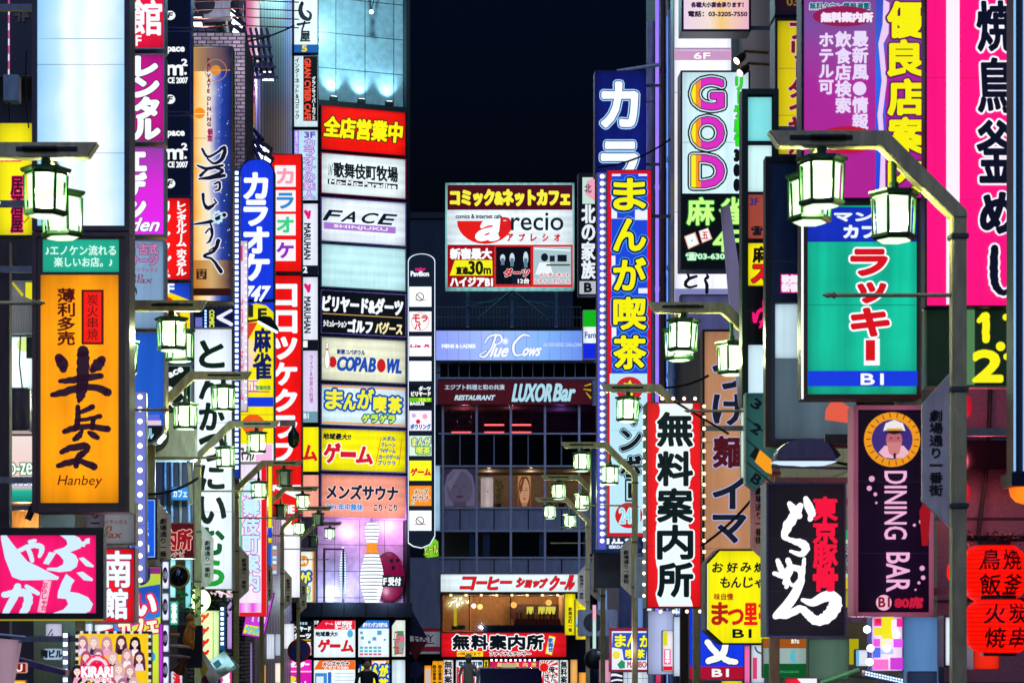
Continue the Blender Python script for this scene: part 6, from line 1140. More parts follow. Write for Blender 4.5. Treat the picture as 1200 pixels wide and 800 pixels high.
# ------------------------------------------------------------------ twin lantern street lamps, same kind down both kerbs
GLASS_ON = lampglass(); GLASS_OFF = paint('#5a6a62', .2, .1, .3); PLATE = paint('#f0dcc2', .45, .35, .25)
def hexp(r, z0, z1, r1=None):
    r1 = r if r1 is None else r1
    return [(r, z0), (r1, z1)]
def lantern(root, x, y, ztop, zhang, on):
    """hangs with its cap at ztop from zhang"""
    b = MB(); H = .285
    b.tube([(0, 0, 0), (0, 0, zhang-ztop)], .017, 8); b.lathe([(.028, 0), (.028, .05)], 8)
    b.lathe([(.140, -.03), (.150, -.018), (.150, -.006), (.05, .012)], 6)
    b.lathe([(.126, -.046), (.126, -.03)], 6)
    for k in range(6):
        a = 2*pi*k/6; b.tube([(.126*cos(a), .126*sin(a), -.046), (.118*cos(a), .118*sin(a), -H+.03)], .0095, 6)
    b.lathe([(.112, -H), (.132, -H+.012), (.132, -H+.03), (.118, -H+.034)], 6)
    f = b.build('lantern', LANTM, root, (x, y, ztop)); f.rotation_euler = (R(random.uniform(-2, 2)), R(random.uniform(-2, 2)), R(random.uniform(-9, 9)))
    g = MB(); g.lathe([(.098, -H+.032), (.106, -.047)], 6); g.lathe([(.085, -H-.008), (.1, -H-.001)], 6)
    g.build('lantern_glass', GLASS_ON if on else GLASS_OFF, f)
    if on:
        l = bpy.data.lights.new('lamp_light', 'POINT'); l.energy = 44*random.uniform(.7, 1.25); l.color = (.84, 1, .50); l.shadow_soft_size = .04
        lo = bpy.data.objects.new('lamp_light', l); COL.objects.link(lo); lo.parent = f; lo.location = (0, 0, -.16)
    if not on: MB().ball((0, 0, -.17), .035, 8, 6, 0, 1.6).build('lamp_bulb', paint('#2a3a44', .3), f)
    return f
def text_plate(lab_s, root, x0, x1, z0, z1, y):
    gl = []; b = MB(); n = len(lab_s); ch = (z1-z0)/n
    for i, c in enumerate(lab_s):
        v, f, e, bb = glyph(c); zc = z1-(i+.5)*ch; xm = (x0+x1)/2; w_ = x1-x0
        pv = [(xm+(a-.5)*w_, zc+(q-.37)*ch*.94) for a, q in v] if c != '一' else [(xm+(a-.5)*w_, zc+(q-.37)*ch) for a, q in v]
        b.add([(a, y, q) for a, q in pv], f)
        for i0, i1 in e:
            (xa, za), (xb, zb) = pv[i0], pv[i1]; l = math.hypot(xb-xa, zb-za)
            if l < 1e-6: continue
            d = .0022; nx, nz = -(zb-za)/l*d, (xb-xa)/l*d
            b.add([(xa+nx, y-.0003, za+nz), (xb+nx, y-.0003, zb+nz), (xb-nx, y-.0003, zb-nz), (xa-nx, y-.0003, za-nz)], [(0, 1, 2, 3)])
    b.build('lettering', paint('#2a1814', .5), root)
def lamp(lab, side, X, Y, on=(1, 1), back=True, s=1.0):
    r = thing('street_lamp', lab, 'street lamp', (X, Y, 0), 0, 'twin lantern street lamps along the kerbs')
    m = -side                                            # the arm reaches over the road
    ZA, ZP = 5.09, 4.66
    MB().box(-.042, .042, -.042, .042, .1, ZP).build('post', LAMPM, r, bevel=.008)
    MB().lathe([(.16, .13), (.16, .2), (.09, .34), (.07, .4)], 12).build('foot', LAMPM, r)
    poly = [(-.042, ZP), (.42, ZA+.03), (1.10, ZA+.03), (1.04, ZA-.06), (.46, ZA-.06), (.042, ZP-.04), (-.042, ZP-.04)]
    MB().prism([(m*a, z) for a, z in poly], -.05, .05).build('arm', LAMPM, r, bevel=.006)
    b = MB(); b.box(*sorted((m*.62, m*.98)), -.06, -.051, ZA-.022, ZA+.0); b.build('arm_plate', paint('#14180f', .5, .3), r)
    if Y < 20:                                           # paired conduit seen close up
        b = MB(); b.tube([(m*.86, -.07, ZA-.01), (m*.66, -.07, ZA-.01)], .013, 8); b.build('conduit', paint('#141812', .5, .3), r)
    lantern(r, m*.79, -.02, ZA-.115, ZA-.05, on[0])
    lantern(r, m*.37, 0, ZA-.31, ZA-.10, on[1])
    bo = .36 if side > 0 else .55
    if back: lantern(r, m*.79, bo, ZA-.14, ZA-.05, on[0]); MB().box(*sorted((m*.77, m*.81)), .05, bo+.02, ZA-.055, ZA-.02).build('rear_bracket', LAMPM, r)
    b = MB(); b.tube([(m*.04, 0, 4.18), (m*.70, 0, 4.18)], .012, 8); b.lathe([(.012, 0), (.022, .015), (.012, .03), (.018, .05), (.002, .085)] if m > 0 else [(.002, -.085), (.018, -.05), (.012, -.03), (.022, -.015), (.012, 0)], 8, 0, (m*.70, 0, 4.18), 'x'); b.build('banner_rod', LAMPM, r)
    pl = [(.05, 3.73), (.05, 2.84), (.21, 2.99), (.21, 3.55)]
    p = MB().prism([(m*a, z) for a, z in pl], -.012, .012).build('street_name_plate', PLATE, r, bevel=.003)
    for z in (2.95, 3.62, 4.5): MB().box(-.052, .052, -.052, .052, z, z+.03).build('clamp', paint('#6a6a62', .35, .5, .3), r, bevel=.004)
    x0, x1 = sorted((m*.09, m*.17)); text_plate('劇場通り一番街', p, x0, x1, 3.02, 3.52, -.0165)
    return r
lamp('nearest twin lantern street lamp, its post before the pink grill sign', 1, 3.11, 12.8)
lamp('twin lantern street lamp whose arm crosses before the tan noodle sign', 1, 3.09, 19.3)
lamp('twin lantern street lamp beside the top of the vertical information office sign', 1, 3.19, 25.5, back=False)
lamp('twin lantern street lamp standing before the blue barbecue restaurant sign', 1, 3.21, 33, back=False)
lamp('twin lantern street lamp with lanterns over the portrait windows, second farthest on the right', 1, 3.28, 39.6, back=False)
lamp('farthest twin lantern street lamp on the right, lowest lanterns over the portrait windows', 1, 3.5, 46, back=False)
lamp('twin lantern street lamp hanging before the blank pale blue lightbox', -1, -2.99, 13.1)
lamp('twin lantern street lamp reaching out behind the orange lightbox', -1, -2.93, 19.2)
lamp('twin lantern street lamp beside the top of the white hiragana restaurant sign', -1, -2.93, 24.3, back=False)
lamp('twin lantern street lamp with its post before the white hiragana restaurant sign', -1, -2.97, 29.8, back=False)
lamp('twin lantern street lamp before the pink club sign, one lantern dark', -1, -3.0, 36.4, (0, 1), back=False)
lamp('twin lantern street lamp before the white lightbox under the tall red sign, outer lantern lit', -1, -3.02, 42.6, (1, 0), back=False)
lamp('farthest twin lantern street lamp on the left, before the purple tiled display', -1, -3.02, 49, (0, 1), back=False)
lamp('twin lantern street lamp with a single bright outer lantern before the bowling display', -1, -3.02, 55.5, (1, 0), back=False)
# ------------------------------------------------------------------ floodlights, cables, mirrors, flags and other small things
def flood(px, py, Y, lab, w_=.5, tilt=-25, col='#f4faff', st=3, group='floodlights on brackets', arm=(-.8, 0, .1)):
    r = thing('floodlight', lab, 'floodlight', P(px, py, Y), 0, group)
    h = MB().box(-w_/2, w_/2, -.1, .1, 0, .1).build('housing', DARK, r, bevel=.01); h.rotation_euler = (R(-20), R(tilt), 0)
    g = MB().box(-w_/2+.03, w_/2-.03, -.08, .08, -.012, -.002).build('lens', lit(col, st), h)
    b = MB(); b.tube([(0, .05, .1), (arm[0]*.2, .1, .25), arm], .022, 6); b.build('arm', DARK, r)
    return r
for i, (x, y) in enumerate(((270, 12), (273, 19.5), (278, 29), (279, 40))): flood(x, y, 44, ('topmost', 'second', 'third', 'lowest')[i]+' of the slanted white floodlights above the brick wall', .30, 38, arm=(-.7, 0, .2))
for i, (x, y) in enumerate(((232, 23), (232, 29))): flood(x, y, 43, ('upper', 'lower')[i]+' white floodlight left above the dining sign', .22, 0, arm=(-.5, 0, .1))
for i, (x, y) in enumerate(((310, 80), (312, 86), (314, 92))): flood(x, y, 52, ('top', 'middle', 'bottom')[i]+' of three level white floodlights under the steel rack', .32, 0, arm=(-.5, 0, .15))
for i, (x, y) in enumerate(((303, 171), (311, 176), (304, 182), (313, 187))): flood(x, y, 47, ('first', 'second', 'third', 'last')[i]+' floodlight on the blue arm above the blue karaoke sign', .24, 38, arm=(-.9, 0, .3))
rk = thing('steel_rack', 'grey lattice of steel brackets jutting from the brick wall under the sky', 'rack', P(292, 92, 50)); k = 50/F; b = MB()
for i in range(5):
    z = i*12*k; x0 = (4-i*1.6)*k
    b.box(x0-4*k, x0+30*k-i*1.2*k, -.05, .05, z, z+2.2*k)
    for j in range(5): b.tube([(x0+j*6.4*k, 0, z), (x0+(j*6.4-3)*k, .1, z+12*k)], .035, 5)
b.build('lattice', paint('#6a6480', .5, .4), rk)
for i in range(4):
    c = MB().tube([(0, 0, 0), (1.0, 0, .05), (2.2, 0, 0)], .012, 5).build('cable', paint('#7a3a24', .6), None, P(214, 3+i*10, 42)); tag(c, ('top', 'second', 'third', 'lowest')[i]+' rust coloured cable stretched above the dining sign', 'cable', 'rusty cables above the dining sign')
s = Sign('tall pink and white lightbox glowing beside the corrugated tower', 287.5, -40, 305, 74, 54.6, ramp_lit('rose_white', 0, [(-.17, '#c85a90'), (-.02, '#f098b8'), (.08, '#f8e0ec'), (.18, '#f8f0f8')], .85), fr=.6, frc=paint('#7a3a4a', .4), dep=.3)
s = Sign('narrow magenta, yellow and orange lightbox under the steel rack', 290.5, 86, 298.5, 158, 52, '#e03aa0', fr=.4, frc=ALU, dep=.2); s.poly([(291, 108), (298, 122), (298, 145), (291, 138)], '#f0a01c'); s.line([(291, 90), (298, 112)], 2.4, '#f8c8e0'); s.rect(291, 146, 298, 157.4, '#a8d08a')
s = Sign('red upright panel beside the dining sign, crossed by blue pipes', 271, 129, 285, 205, 48, '#e80c10', fr=.4, frc=DARK, dep=.2); s.rect(271.5, 180, 279, 204, '#d81a90')
s = Sign('white ribbed lightbox edge at the foot of the red upright panel', 272, 176, 281, 202, 46, '#c8d8ff', fr=.3, frc=DARK, dep=.1); s.bulbs([(278, 178+i*4.6) for i in range(6)], 1.4, '#e8f4ff', 2, sq=True)
for i, (y0, y1) in enumerate(((152, 160), (162, 163), (172, 176))):
    p0 = P(272, y0, 46.5); b = MB(); b.tube([(0, 0, 0), (.45, 0, 0), (.65, -.1, -.25-.1*i)], .045, 8); tag(b.build('bracket_pipe', paint('#1c2c78', .35, .5), None, p0, True), ('upper', 'middle', 'lower')[i]+' dark blue bracket pipe reaching right from the dining sign', 'pipe', 'blue bracket pipes')
# red back part of karaoke square sign is built above; shade lamp before the mahjong sign
def shade(px, py, Y, lab, k_, flip=1):
    r = thing('shade_lamp', lab, 'lamp', P(px, py, Y)); k = Y/F*k_
    MB().prism([(-13*k*flip, 5*k), (-6*k*flip, 9.5*k), (4*k*flip, 8*k), (12*k*flip, -4*k), (13*k*flip, -8*k), (11*k*flip, -8*k)], -.09*k_, .09*k_).build('shade', paint('#2a3442', .3, .5), r, bevel=.01)
    MB().prism([(-11*k*flip, 3.6*k), (11*k*flip, -8.4*k), (10*k*flip, -10*k), (-12*k*flip, 2.2*k)], -.08*k_, .08*k_).build('tube_light', lit('#c8f4ff', 2.4), r)
    MB().tube([(-13*k*flip, 0, 5*k), (-24*k*flip, .05, 4*k)], .02*k_, 6).build('arm', DARK, r); return r
shade(314, 380, 39, 'dark shade lamp glowing below, in front of the mahjong sign', 1.0)
r = thing('shade_lamp', 'large dark blue hooded lamp shining down above the ramen sign', 'lamp', P(942, 540, 16.2)); k = 16.2/F
MB().prism([(-36*k, -1*k), (-33*k, 11*k), (-22*k, 21*k), (0, 26*k), (22*k, 24*k), (32*k, 10*k), (37*k, -1*k)], -.11, .11).build('shade', paint('#46507a', .3, .6, .2), r, bevel=.015)
MB().prism([(-37*k, -1.2*k), (37*k, -1.2*k), (26*k, -4.4*k), (0, -6*k), (-26*k, -3.6*k)], -.09, .09).build('tube_light', lit('#c8e0fa', 1.1), r)
b = MB(); b.box(24*k, 66*k, -.03, .03, 20*k, 31*k); b.tube([(28*k, 0, 18*k), (40*k, 0, 4*k)], .03, 8); b.tube([(-37*k, .05, -6*k), (60*k, .05, -8*k)], .012, 6); b.build('arm', paint('#22242e', .4, .5), r)
for i, (x, y) in enumerate(((868, 68), (872, 82))):
    r = thing('spotlight', ('upper', 'lower')[i]+' brass arm spotlight above the candy lettered mahjong sign', 'spotlight', P(x, y, 27), 0, 'brass arm spotlights'); k = 27/F
    hd = MB().lathe([(5*k, -7*k), (5*k, 2*k), (3*k, 6*k), (1.5*k, 8*k)], 12).build('head', paint('#5a4a3a', .35, .6), r, smooth=True); hd.rotation_euler = (R(-20), R(50), 0)
    MB().lathe([(4.4*k, -7.6*k), (4.4*k, -7.1*k)], 12).build('lens', lit('#ffe0c0', 4), hd); MB().tube([(2*k, 0, 4*k), (6*k, .05, 9*k), (34*k, .1, 8.4*k)], .018, 6).build('arm', paint('#b88a2a', .35, .7), r)
# small grey distribution boxes and pipes at the far left, glass with mirrored floor number
r = thing('junction_box', 'grey green steel junction box with cables on the dark wall at the left edge', 'box', P(15, 122, 20.8)); k = 20.8/F
MB().box(-8.5*k, 9.5*k, -.12, .02, 0, 31*k).build('box', paint('#7a8e98', .45, .3), r, bevel=.006); MB().tube([(-3*k, -.05, 0), (-2*k, -.06, -22*k), (4*k, -.05, -60*k)], .008, 6).build('cable', BLACK, r)
s = Sign('dim glass panel with mirrored floor lettering at the top left corner', -20, -40, 39, 90, 21.3, paint('#1c1c28', .25, .1, .3), fr=1.2, frc=paint('#3a3440', .4), dep=.1)
s.rect(9.6, -30, 11.6, 90, ('#d85a9a', .8), 'neon_edge')
for i in range(5): s.rect(9.8, 10+i*18, 11.4, 18+i*18, ('#e8f0ff', .9))
s.txt('4F', 34, 11, 17, 26, [(.5, ('#4a4a5a', .4))])
r = thing('steel_duct', 'dented shiny steel duct box left of the orange sign', 'duct', P(17, 506, 19.6)); k = 19.6/F
MB().box(-30*k, 21*k, -.15, .2, 0, 50*k).build('duct', paint('#8a7a80', .22, .95, .4, 2, .4), r, bevel=.015)
r = thing('steel_post', 'dark brown steel post rising at the left border', 'post', P(4, 800, 18.6)); MB().box(-.05, .05, 0, .12, -1.8, 3.7).build('post', BROWN, r)
s = Sign('lit wooden wall boards between the pink sign and the phone number sign', -10, 590, 46, 620, 21.2, paint('#a87a3a', .5, 0, .4, 6), fr=.6, frc=BROWN, dep=.1, name='wooden_boards', cat='wall panel')
l = bpy.data.lights.new('wall_lamp', 'POINT'); l.energy = 9; l.color = (1, .62, .25); l.shadow_soft_size = .05
lo = bpy.data.objects.new('wall_lamp', l); COL.objects.link(lo); lo.location = P(28, 616, 20.9)
r = thing('spotlight', 'black cylinder spotlight below the corner of the orange sign', 'spotlight', P(35, 603, 18.2)); k = 18.2/F
h = MB().lathe([(4*k, -6*k), (4*k, 7*k), (2*k, 8*k)], 14).build('head', BLACK, r, smooth=True); h.rotation_euler = (0, R(25), 0); MB().tube([(0, 0, 7*k), (3*k, .05, 14*k)], .015, 6).build('arm', BLACK, r)
for i, (x, y0, y1) in enumerate(((24, 394, 458), (31, 60, 150))):
    p = P(x, y0, 19.9); tag(MB().tube([(0, 0, 0), (-.01, 0, -(y1-y0)*.5*19.9/F), (.02, 0, -(y1-y0)*19.9/F)], .007, 6).build('cable', BLACK, None, p), ('black cable hanging over the white window lightbox', 'black cable hanging right of the junction box')[i], 'cable')
# bottom left: fluttering banner board, beams, small lit signs
r = thing('canvas_board', 'pale pink canvas awning side at the bottom left corner', 'awning', P(8, 812, 15.2)); k = 15.2/F
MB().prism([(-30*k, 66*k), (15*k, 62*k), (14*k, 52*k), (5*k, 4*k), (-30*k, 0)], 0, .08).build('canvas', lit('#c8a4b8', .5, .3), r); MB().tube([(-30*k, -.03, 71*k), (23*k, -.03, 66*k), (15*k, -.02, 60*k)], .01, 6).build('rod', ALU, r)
s = Sign('small dark red lit sign with a cropped letter, bottom left', 17, 776, 31, 788, 16.8, '#8a1418', fr=1, frc=lit('#f0a890', .7), dep=.06, st=.9); s.txt('U', 19, 778, 26, 786, [(.4, '#fff0e0')])
s = Sign('small orange lit sign under the dark red one, bottom left', 13, 796, 31, 812, 16.9, '#f09a10', fr=.5, frc=DARK, dep=.06); s.line([(15, 799), (29, 799)], .8, '#f8e0a0')
r = thing('awning_beam', 'violet grey awning beam sloping under the pink sign', 'beam', P(20, 770, 18.0)); k = 18/F
MB().prism([(0, 1*k), (59*k, -15*k), (59*k, -21*k), (0, -7*k)], -.1, .1).build('beam', paint('#6a5a86', .4, .4), r)
s = Sign('pale notice with two brush strokes below the pink sign', 53.5, 730, 73, 752, 18.8, '#c8c8e4', fr=.3, frc=DARK, dep=.05, st=.8, tube=.2); s.brush([[(54, 748, .8), (61, 737, 1.4)], [(57, 750, .8), (62, 742, 1.4)]], [(0, BLACK)])
s = Sign('pale blue sign with black cropped characters beside the square bulbs', 51, 759, 74, 773, 18.8, '#a8c4e0', fr=.4, frc=DARK, dep=.05, st=.8); s.txt('湾ビル', 48, 761, 73, 770, [(.6, '#141820')])
s = Sign('grey strip of square white bulbs left of the lamp post at the bottom left', 73, 741, 80.5, 812, 18.6, '#6a7a98', fr=.4, frc=DARK, dep=.08, st=.6, name='bulb_strip', cat='light strip'); s.bulbs([(76.8, 744+i*10.4) for i in range(7)], 2.4, '#f0f8ff', 2.2, sq=True)
s = Sign('pale striped panel behind the lamp post, above the poster of young women', 91, 730, 109, 740, 19.4, '#b8c8f0', fr=.3, frc=DARK, dep=.05); s.rect(97, 730.5, 100, 739.5, '#5a6a9a'); s.rect(104, 730.5, 107, 739.5, '#e8f0ff')
s = Sign('white and red slanted cafe strip above the poster of young women', 111, 731, 133, 741, 19.4, '#e8f0f8', fr=.3, frc=DARK, dep=.05); s.poly([(111, 741), (133, 735), (133, 741)], '#d82030')
# maroon information sign, round mirror, globe lamp, statue bracket, flags
s = Sign('maroon information sign with pink outlined characters beside a lamp name plate', 186, 612, 228, 654, 25.2, '#4a0c18', fr=1.2, frc=paint('#c8947c', .4, .3), dep=.2, tube=.1, side=-1, wallx=-3.75)
for c, x in (('内', 191), ('所', 208)): s.txt(c, x, 621, x+16, 643, [(2.0, '#f0b0a0'), (1.1, '#8a1020')])
s.txt('ルナビ', 196, 646, 216, 652, [(.6, '#f0d0c0'), (.1, '#2a0c10')])
r = thing('convex_mirror', 'round dark convex mirror below the maroon information sign', 'mirror', P(209, 675, 24.4)); k = 24.4/F
MB().lathe([(.01, -.07), (6*k, -.06), (11*k, -.03), (13*k, 0)], 24, 0, (0, 0, 0), 'y').build('glass', paint('#4a4e56', .08, .95, .1), r, smooth=True); MB().lathe([(13.2*k, -.02), (14*k, .0), (13.2*k, .03)], 24, 0, (0, 0, 0), 'y').build('rim', paint('#c8b040', .4, .3), r); MB().tube([(0, .04, 0), (-.5, .1, 0)], .02).build('arm', STEEL, r)
r = thing('globe_lamp', 'glowing pale green globe lamp on the lamp post by the white restaurant sign', 'lamp', P(233, 703, 30.9)); k = 30.9/F
MB().ball((0, 0, 0), 14*k, 20, 12).build('globe', lit('#e4ffb4', 2.6, .2, True), r, smooth=True); MB().tube([(0, .1, 10*k), (-.3, .25, 20*k)], .02).build('bracket', DARK, r)
gp = MB()
for i in range(60):
    a, z, rr = random.uniform(0, 6.3), random.uniform(-.2, .16), random.uniform(.05, .24)
    x, y = rr*cos(a), rr*sin(a)*.5; t_ = random.uniform(0, 6.3); q = .05
    gp.add([(x, y, z), (x+q*cos(t_), y, z+q*sin(t_)), (x+q*1.5*cos(t_+.5), y+.02, z+q*1.5*sin(t_+.5)), (x+q*cos(t_+1), y, z+q*sin(t_+1))], [(0, 1, 2, 3)], i % 2)
for x, y, Y, lab in ((253, 703, 33, 'green leafy plant right of the globe lamp'), (214, 700, 28, 'green leafy plant left of the globe lamp')):
    r = thing('hanging_plant', lab, 'plant', P(x, y, Y), 0, 'plants near the globe lamp'); gp.build('foliage', [paint('#1a6a2a', .6), paint('#0e4a2a', .6)], r); MB().lathe([(.08, -.3), (.11, -.18)], 10).build('pot', DARK, r)
s = Sign('black board on brackets behind the ochre carved figure', 208, 732, 237, 782, 21.6, paint('#0a0c14', .4), fr=.5, frc=BLACK, dep=.08, name='board', cat='board')
r = thing('carved_figure', 'ochre and grey carved upright figure on the black board', 'figure', P(223, 759, 21.2)); k = 21.2/F
b = MB(); b.tube([(0, 0, 0), (-2*k, 0, 8*k), (-1*k, 0, 18*k), (1*k, 0, 28*k), (0, 0, 33*k)], [4*k, 7*k, 6.4*k, 4.2*k, 3*k], 12); b.ball((0, -.01, 36*k), 4.6*k, 12, 8); b.tube([(1*k, -.03, 26*k), (6*k, -.05, 24*k), (8*k, -.06, 27*k)], [1.6*k, 1.6*k, 1*k], 8); b.tube([(-1*k, -.02, 8*k), (4*k, -.06, 5*k), (3*k, -.05, -1*k)], [3*k, 2.2*k, 1.6*k], 8); b.build('body', paint('#c8801c', .45, .1, .5, 9), r, smooth=True)
for i, (y0, nm, c) in enumerate(((743, 'ochre', '#c8842a'), (756, 'pale brown', '#c8a48a'), (768, 'dusky pink', '#9a6a6a'))):
    p = P(198, y0, 21); tag(MB().tube([(0, 0, 0), (.1, 0, -.005), (.2 if i else .09, 0, -.015+.0*i)], [.012, .018, .012]).build('timber_bracket', paint(c, .5), None, p, True), f'{nm} wooden bracket reaching right before the black board', 'bracket')
r = thing('spotlight', 'brass bell shaped spotlight facing the street below the carved figure', 'spotlight', P(213, 779, 20.4)); k = 20.4/F
h = MB().lathe([(8*k, -9*k), (7*k, -4*k), (3.6*k, 2*k), (3*k, 10*k)], 16).build('bell', paint('#8a5a3a', .3, .7), r, smooth=True); h.rotation_euler = (R(28), R(28), 0); MB().lathe([(6.6*k, -9.6*k), (6.6*k, -9.1*k)], 16).build('lens', lit('#ffe0b0', 1.6), h)
def flag(px, py, Y, pts, cols, lab, pole=None):
    r = thing('flag', lab, 'flag', P(px, py, Y)); k = Y/F; n = 6
    b = MB(); A, B, C_, D = pts
    v = []
    for i in range(n+1):
        for j in range(n+1):
            u, w_ = i/n, j/n; x = (A[0]*(1-u)+B[0]*u)*(1-w_)+(D[0]*(1-u)+C_[0]*u)*w_; z = (A[1]*(1-u)+B[1]*u)*(1-w_)+(D[1]*(1-u)+C_[1]*u)*w_
            v.append((x*k, .05*sin(u*5+w_*3), z*k))
    f = [(i*(n+1)+j, (i+1)*(n+1)+j, (i+1)*(n+1)+j+1, i*(n+1)+j+1) for i in range(n) for j in range(n)]
    b.add(v, f); b.m = [cols[2](i, j) for i in range(n) for j in range(n)]
    b.build('cloth', [paint(c, .7, 0, .15) for c in cols[0]], r, smooth=True); MB().tube([(x*k, .06, z*k) for x, z in cols[1]], .012, 6).build('pole', STEEL, r); return r
flag(237, 762, 24.5, [(0, 0), (22, -32), (4, -46), (-3, -20)], (['#b89a1c', '#d8cfc0', '#7a1c2c'], [(-10, 2), (0, 1)], lambda i, j: 0 if i < 3 and j > 1 else (1 if j < 4 else 2)), 'yellow, white and maroon flag drooping to the right')
flag(262, 762, 27, [(0, 0), (16, -20), (-4, -32), (-18, -14)], (['#d8e0e4', '#1a5a6a', '#8a9ab0'], [(0, 0), (18, -20)], lambda i, j: 1 if (i in (1, 2) and j in (3, 4)) else (2 if i == 5 and j == 0 else 0)), 'white flag with a dark teal blot beside the yellow flag')
s = Sign('pale green sign with bold red strokes and a wavy black line, behind the flags', 233, 715, 257, 776, 31, '#dcf4b0', fr=.5, frc=paint('#2a4a5a', .4), dep=.1); s.line([(249.5+.6*(i % 2), 716+i*2) for i in range(30)], .7, BLACK)
for y in (722, 738, 752, 765): s.brush([[(235, y-2, 3.5), (241, y, 4), (244, y-3, 3)], [(240, y+1, 3), (237, y+6, 2.5)]], [(0, '#e81810')])
s = Sign('blue strip of square bulbs right of the pale green sign', 257, 710, 264, 762, 32, '#1a5a9a', fr=.4, frc=DARK, dep=.08, st=.8, name='bulb_strip', cat='light strip'); s.bulbs([(260.5, 713+i*5.8) for i in range(8)], 1.7, '#e8f8ff', 2.2, sq=True)
s = Sign('white and red flowered strip above the blue bulbs', 246, 690, 273, 700, 34, '#f0e0e8', fr=.3, frc=DARK, dep=.08)
for i in range(12): s.disc(248+i*2.1, 692+(i*7 % 6), 1.1, '#d86a8a', n=8)
# wall patches in the gap under the navy column
r = thing('tiled_wall_strip', 'dark violet tiled wall strip with steel pipes under the black arrow sign', 'wall', P(208, 612, 28)); k = 28/F
MB().box(-30*k, 18*k, 0, .1, 0, 92*k).build('tiles', paint('#2e2840', .4, .1, .4, 5), r)
for x, c in ((-14, '#5a8ac0'), (-6, '#8ab0d8'), (4, '#9aa8a0'), (14, '#a8c8f0')): MB().tube([(x*k, -.05, 0), (x*k, -.05, 92*k)], 1.8*k, 8).build('pipe', paint(c, .35, .4), r, smooth=True)
# CCTV dome
r = thing('security_camera', 'dark green dome security camera before the tall red katakana sign', 'camera', P(344, 516, 44)); k = 44/F
MB().lathe([(1*k, -9*k), (5*k, -6*k), (7*k, 0), (6.5*k, 8*k), (3*k, 13*k), (1.5*k, 17*k)], 16).build('dome', paint('#26402e', .3, .3), r, smooth=True); MB().box(-16*k, 2*k, 0, .1, 17*k, 24*k).build('bracket', paint('#c8a8a8', .4), r)
# traffic signs
r = thing('no_parking_sign', 'round blue no parking sign with a red rim before the dark notices', 'traffic sign', P(350.5, 800, 57)); r.location.z = 0; k = 57/F; zc = ZC+(HY-762)*57/F
MB().lathe([(.3, -.02), (.3, .02)], 28, 0, (0, 0, zc), 'y').build('disc', paint('#c01a24', .4), r); MB().lathe([(.245, -.026), (.245, -.021)], 28, 0, (0, 0, zc), 'y').build('face', paint('#1c3cb8', .4), r)
b = MB(); b.add([(-.19, -.03, zc+.15), (-.15, -.03, zc+.19), (.19, -.03, zc-.15), (.15, -.03, zc-.19)], [(0, 1, 2, 3)]); b.build('slash', paint('#c01a24', .4), r); MB().tube([(0, .03, 0), (0, .03, zc+.3)], .035, 8).build('pole', paint('#c8ccd4', .4, .4), r)
r = thing('stop_sign', 'red triangular stop sign with a round plate under it, left of the red office sign', 'traffic sign', P(487, 800, 82)); r.location.z = 0; zc = ZC+(HY-759)*82/F
MB().prism([(-.45, zc+.25), (.45, zc+.25), (0, zc-.45)], -.02, .02).build('plate', paint('#a81a24', .4), r); MB().lathe([(.3, -.02), (.3, .02)], 24, 0, (0, 0, zc-.8), 'y').build('round_plate', paint('#2a2a6a', .4), r); MB().tube([(0, .04, 0), (0, .04, zc+.3)], .03, 8).build('pole', paint('#8a8e98', .4, .4), r)
# round dark fan outlet near the right lamp posts
r = thing('round_vent', 'large round dark vent drum behind the far lamp posts', 'vent', P(697, 772, 43)); k = 43/F
MB().lathe([(6*k, -.15), (11*k, -.1), (12*k, .1)], 22, 0, (0, 0, 0), 'y').build('drum', paint('#16181e', .35, .4), r, smooth=True); MB().lathe([(12.2*k, -.06), (12.8*k, 0), (12.2*k, .06)], 22, 0, (0, 0, 0), 'y').build('rim', paint('#3a4048', .35, .5), r)
s = Sign('dark board with a bright white wave print under the round vent', 709, 786, 732, 800, 41, '#1a1c30', fr=.3, frc=DARK, dep=.08); s.brush([[(711, 795, 2), (718, 790, 3), (730, 792, 2)], [(712, 799, 1.5), (722, 796, 2), (731, 797, 2)]], [(0, '#e8ecf8')])
s = Sign('small warm lit shop entrance panel low behind the lamp posts', 678, 787, 690, 806, 60, '#f0a03a', fr=.3, frc=BROWN, dep=.1, tube=.4)
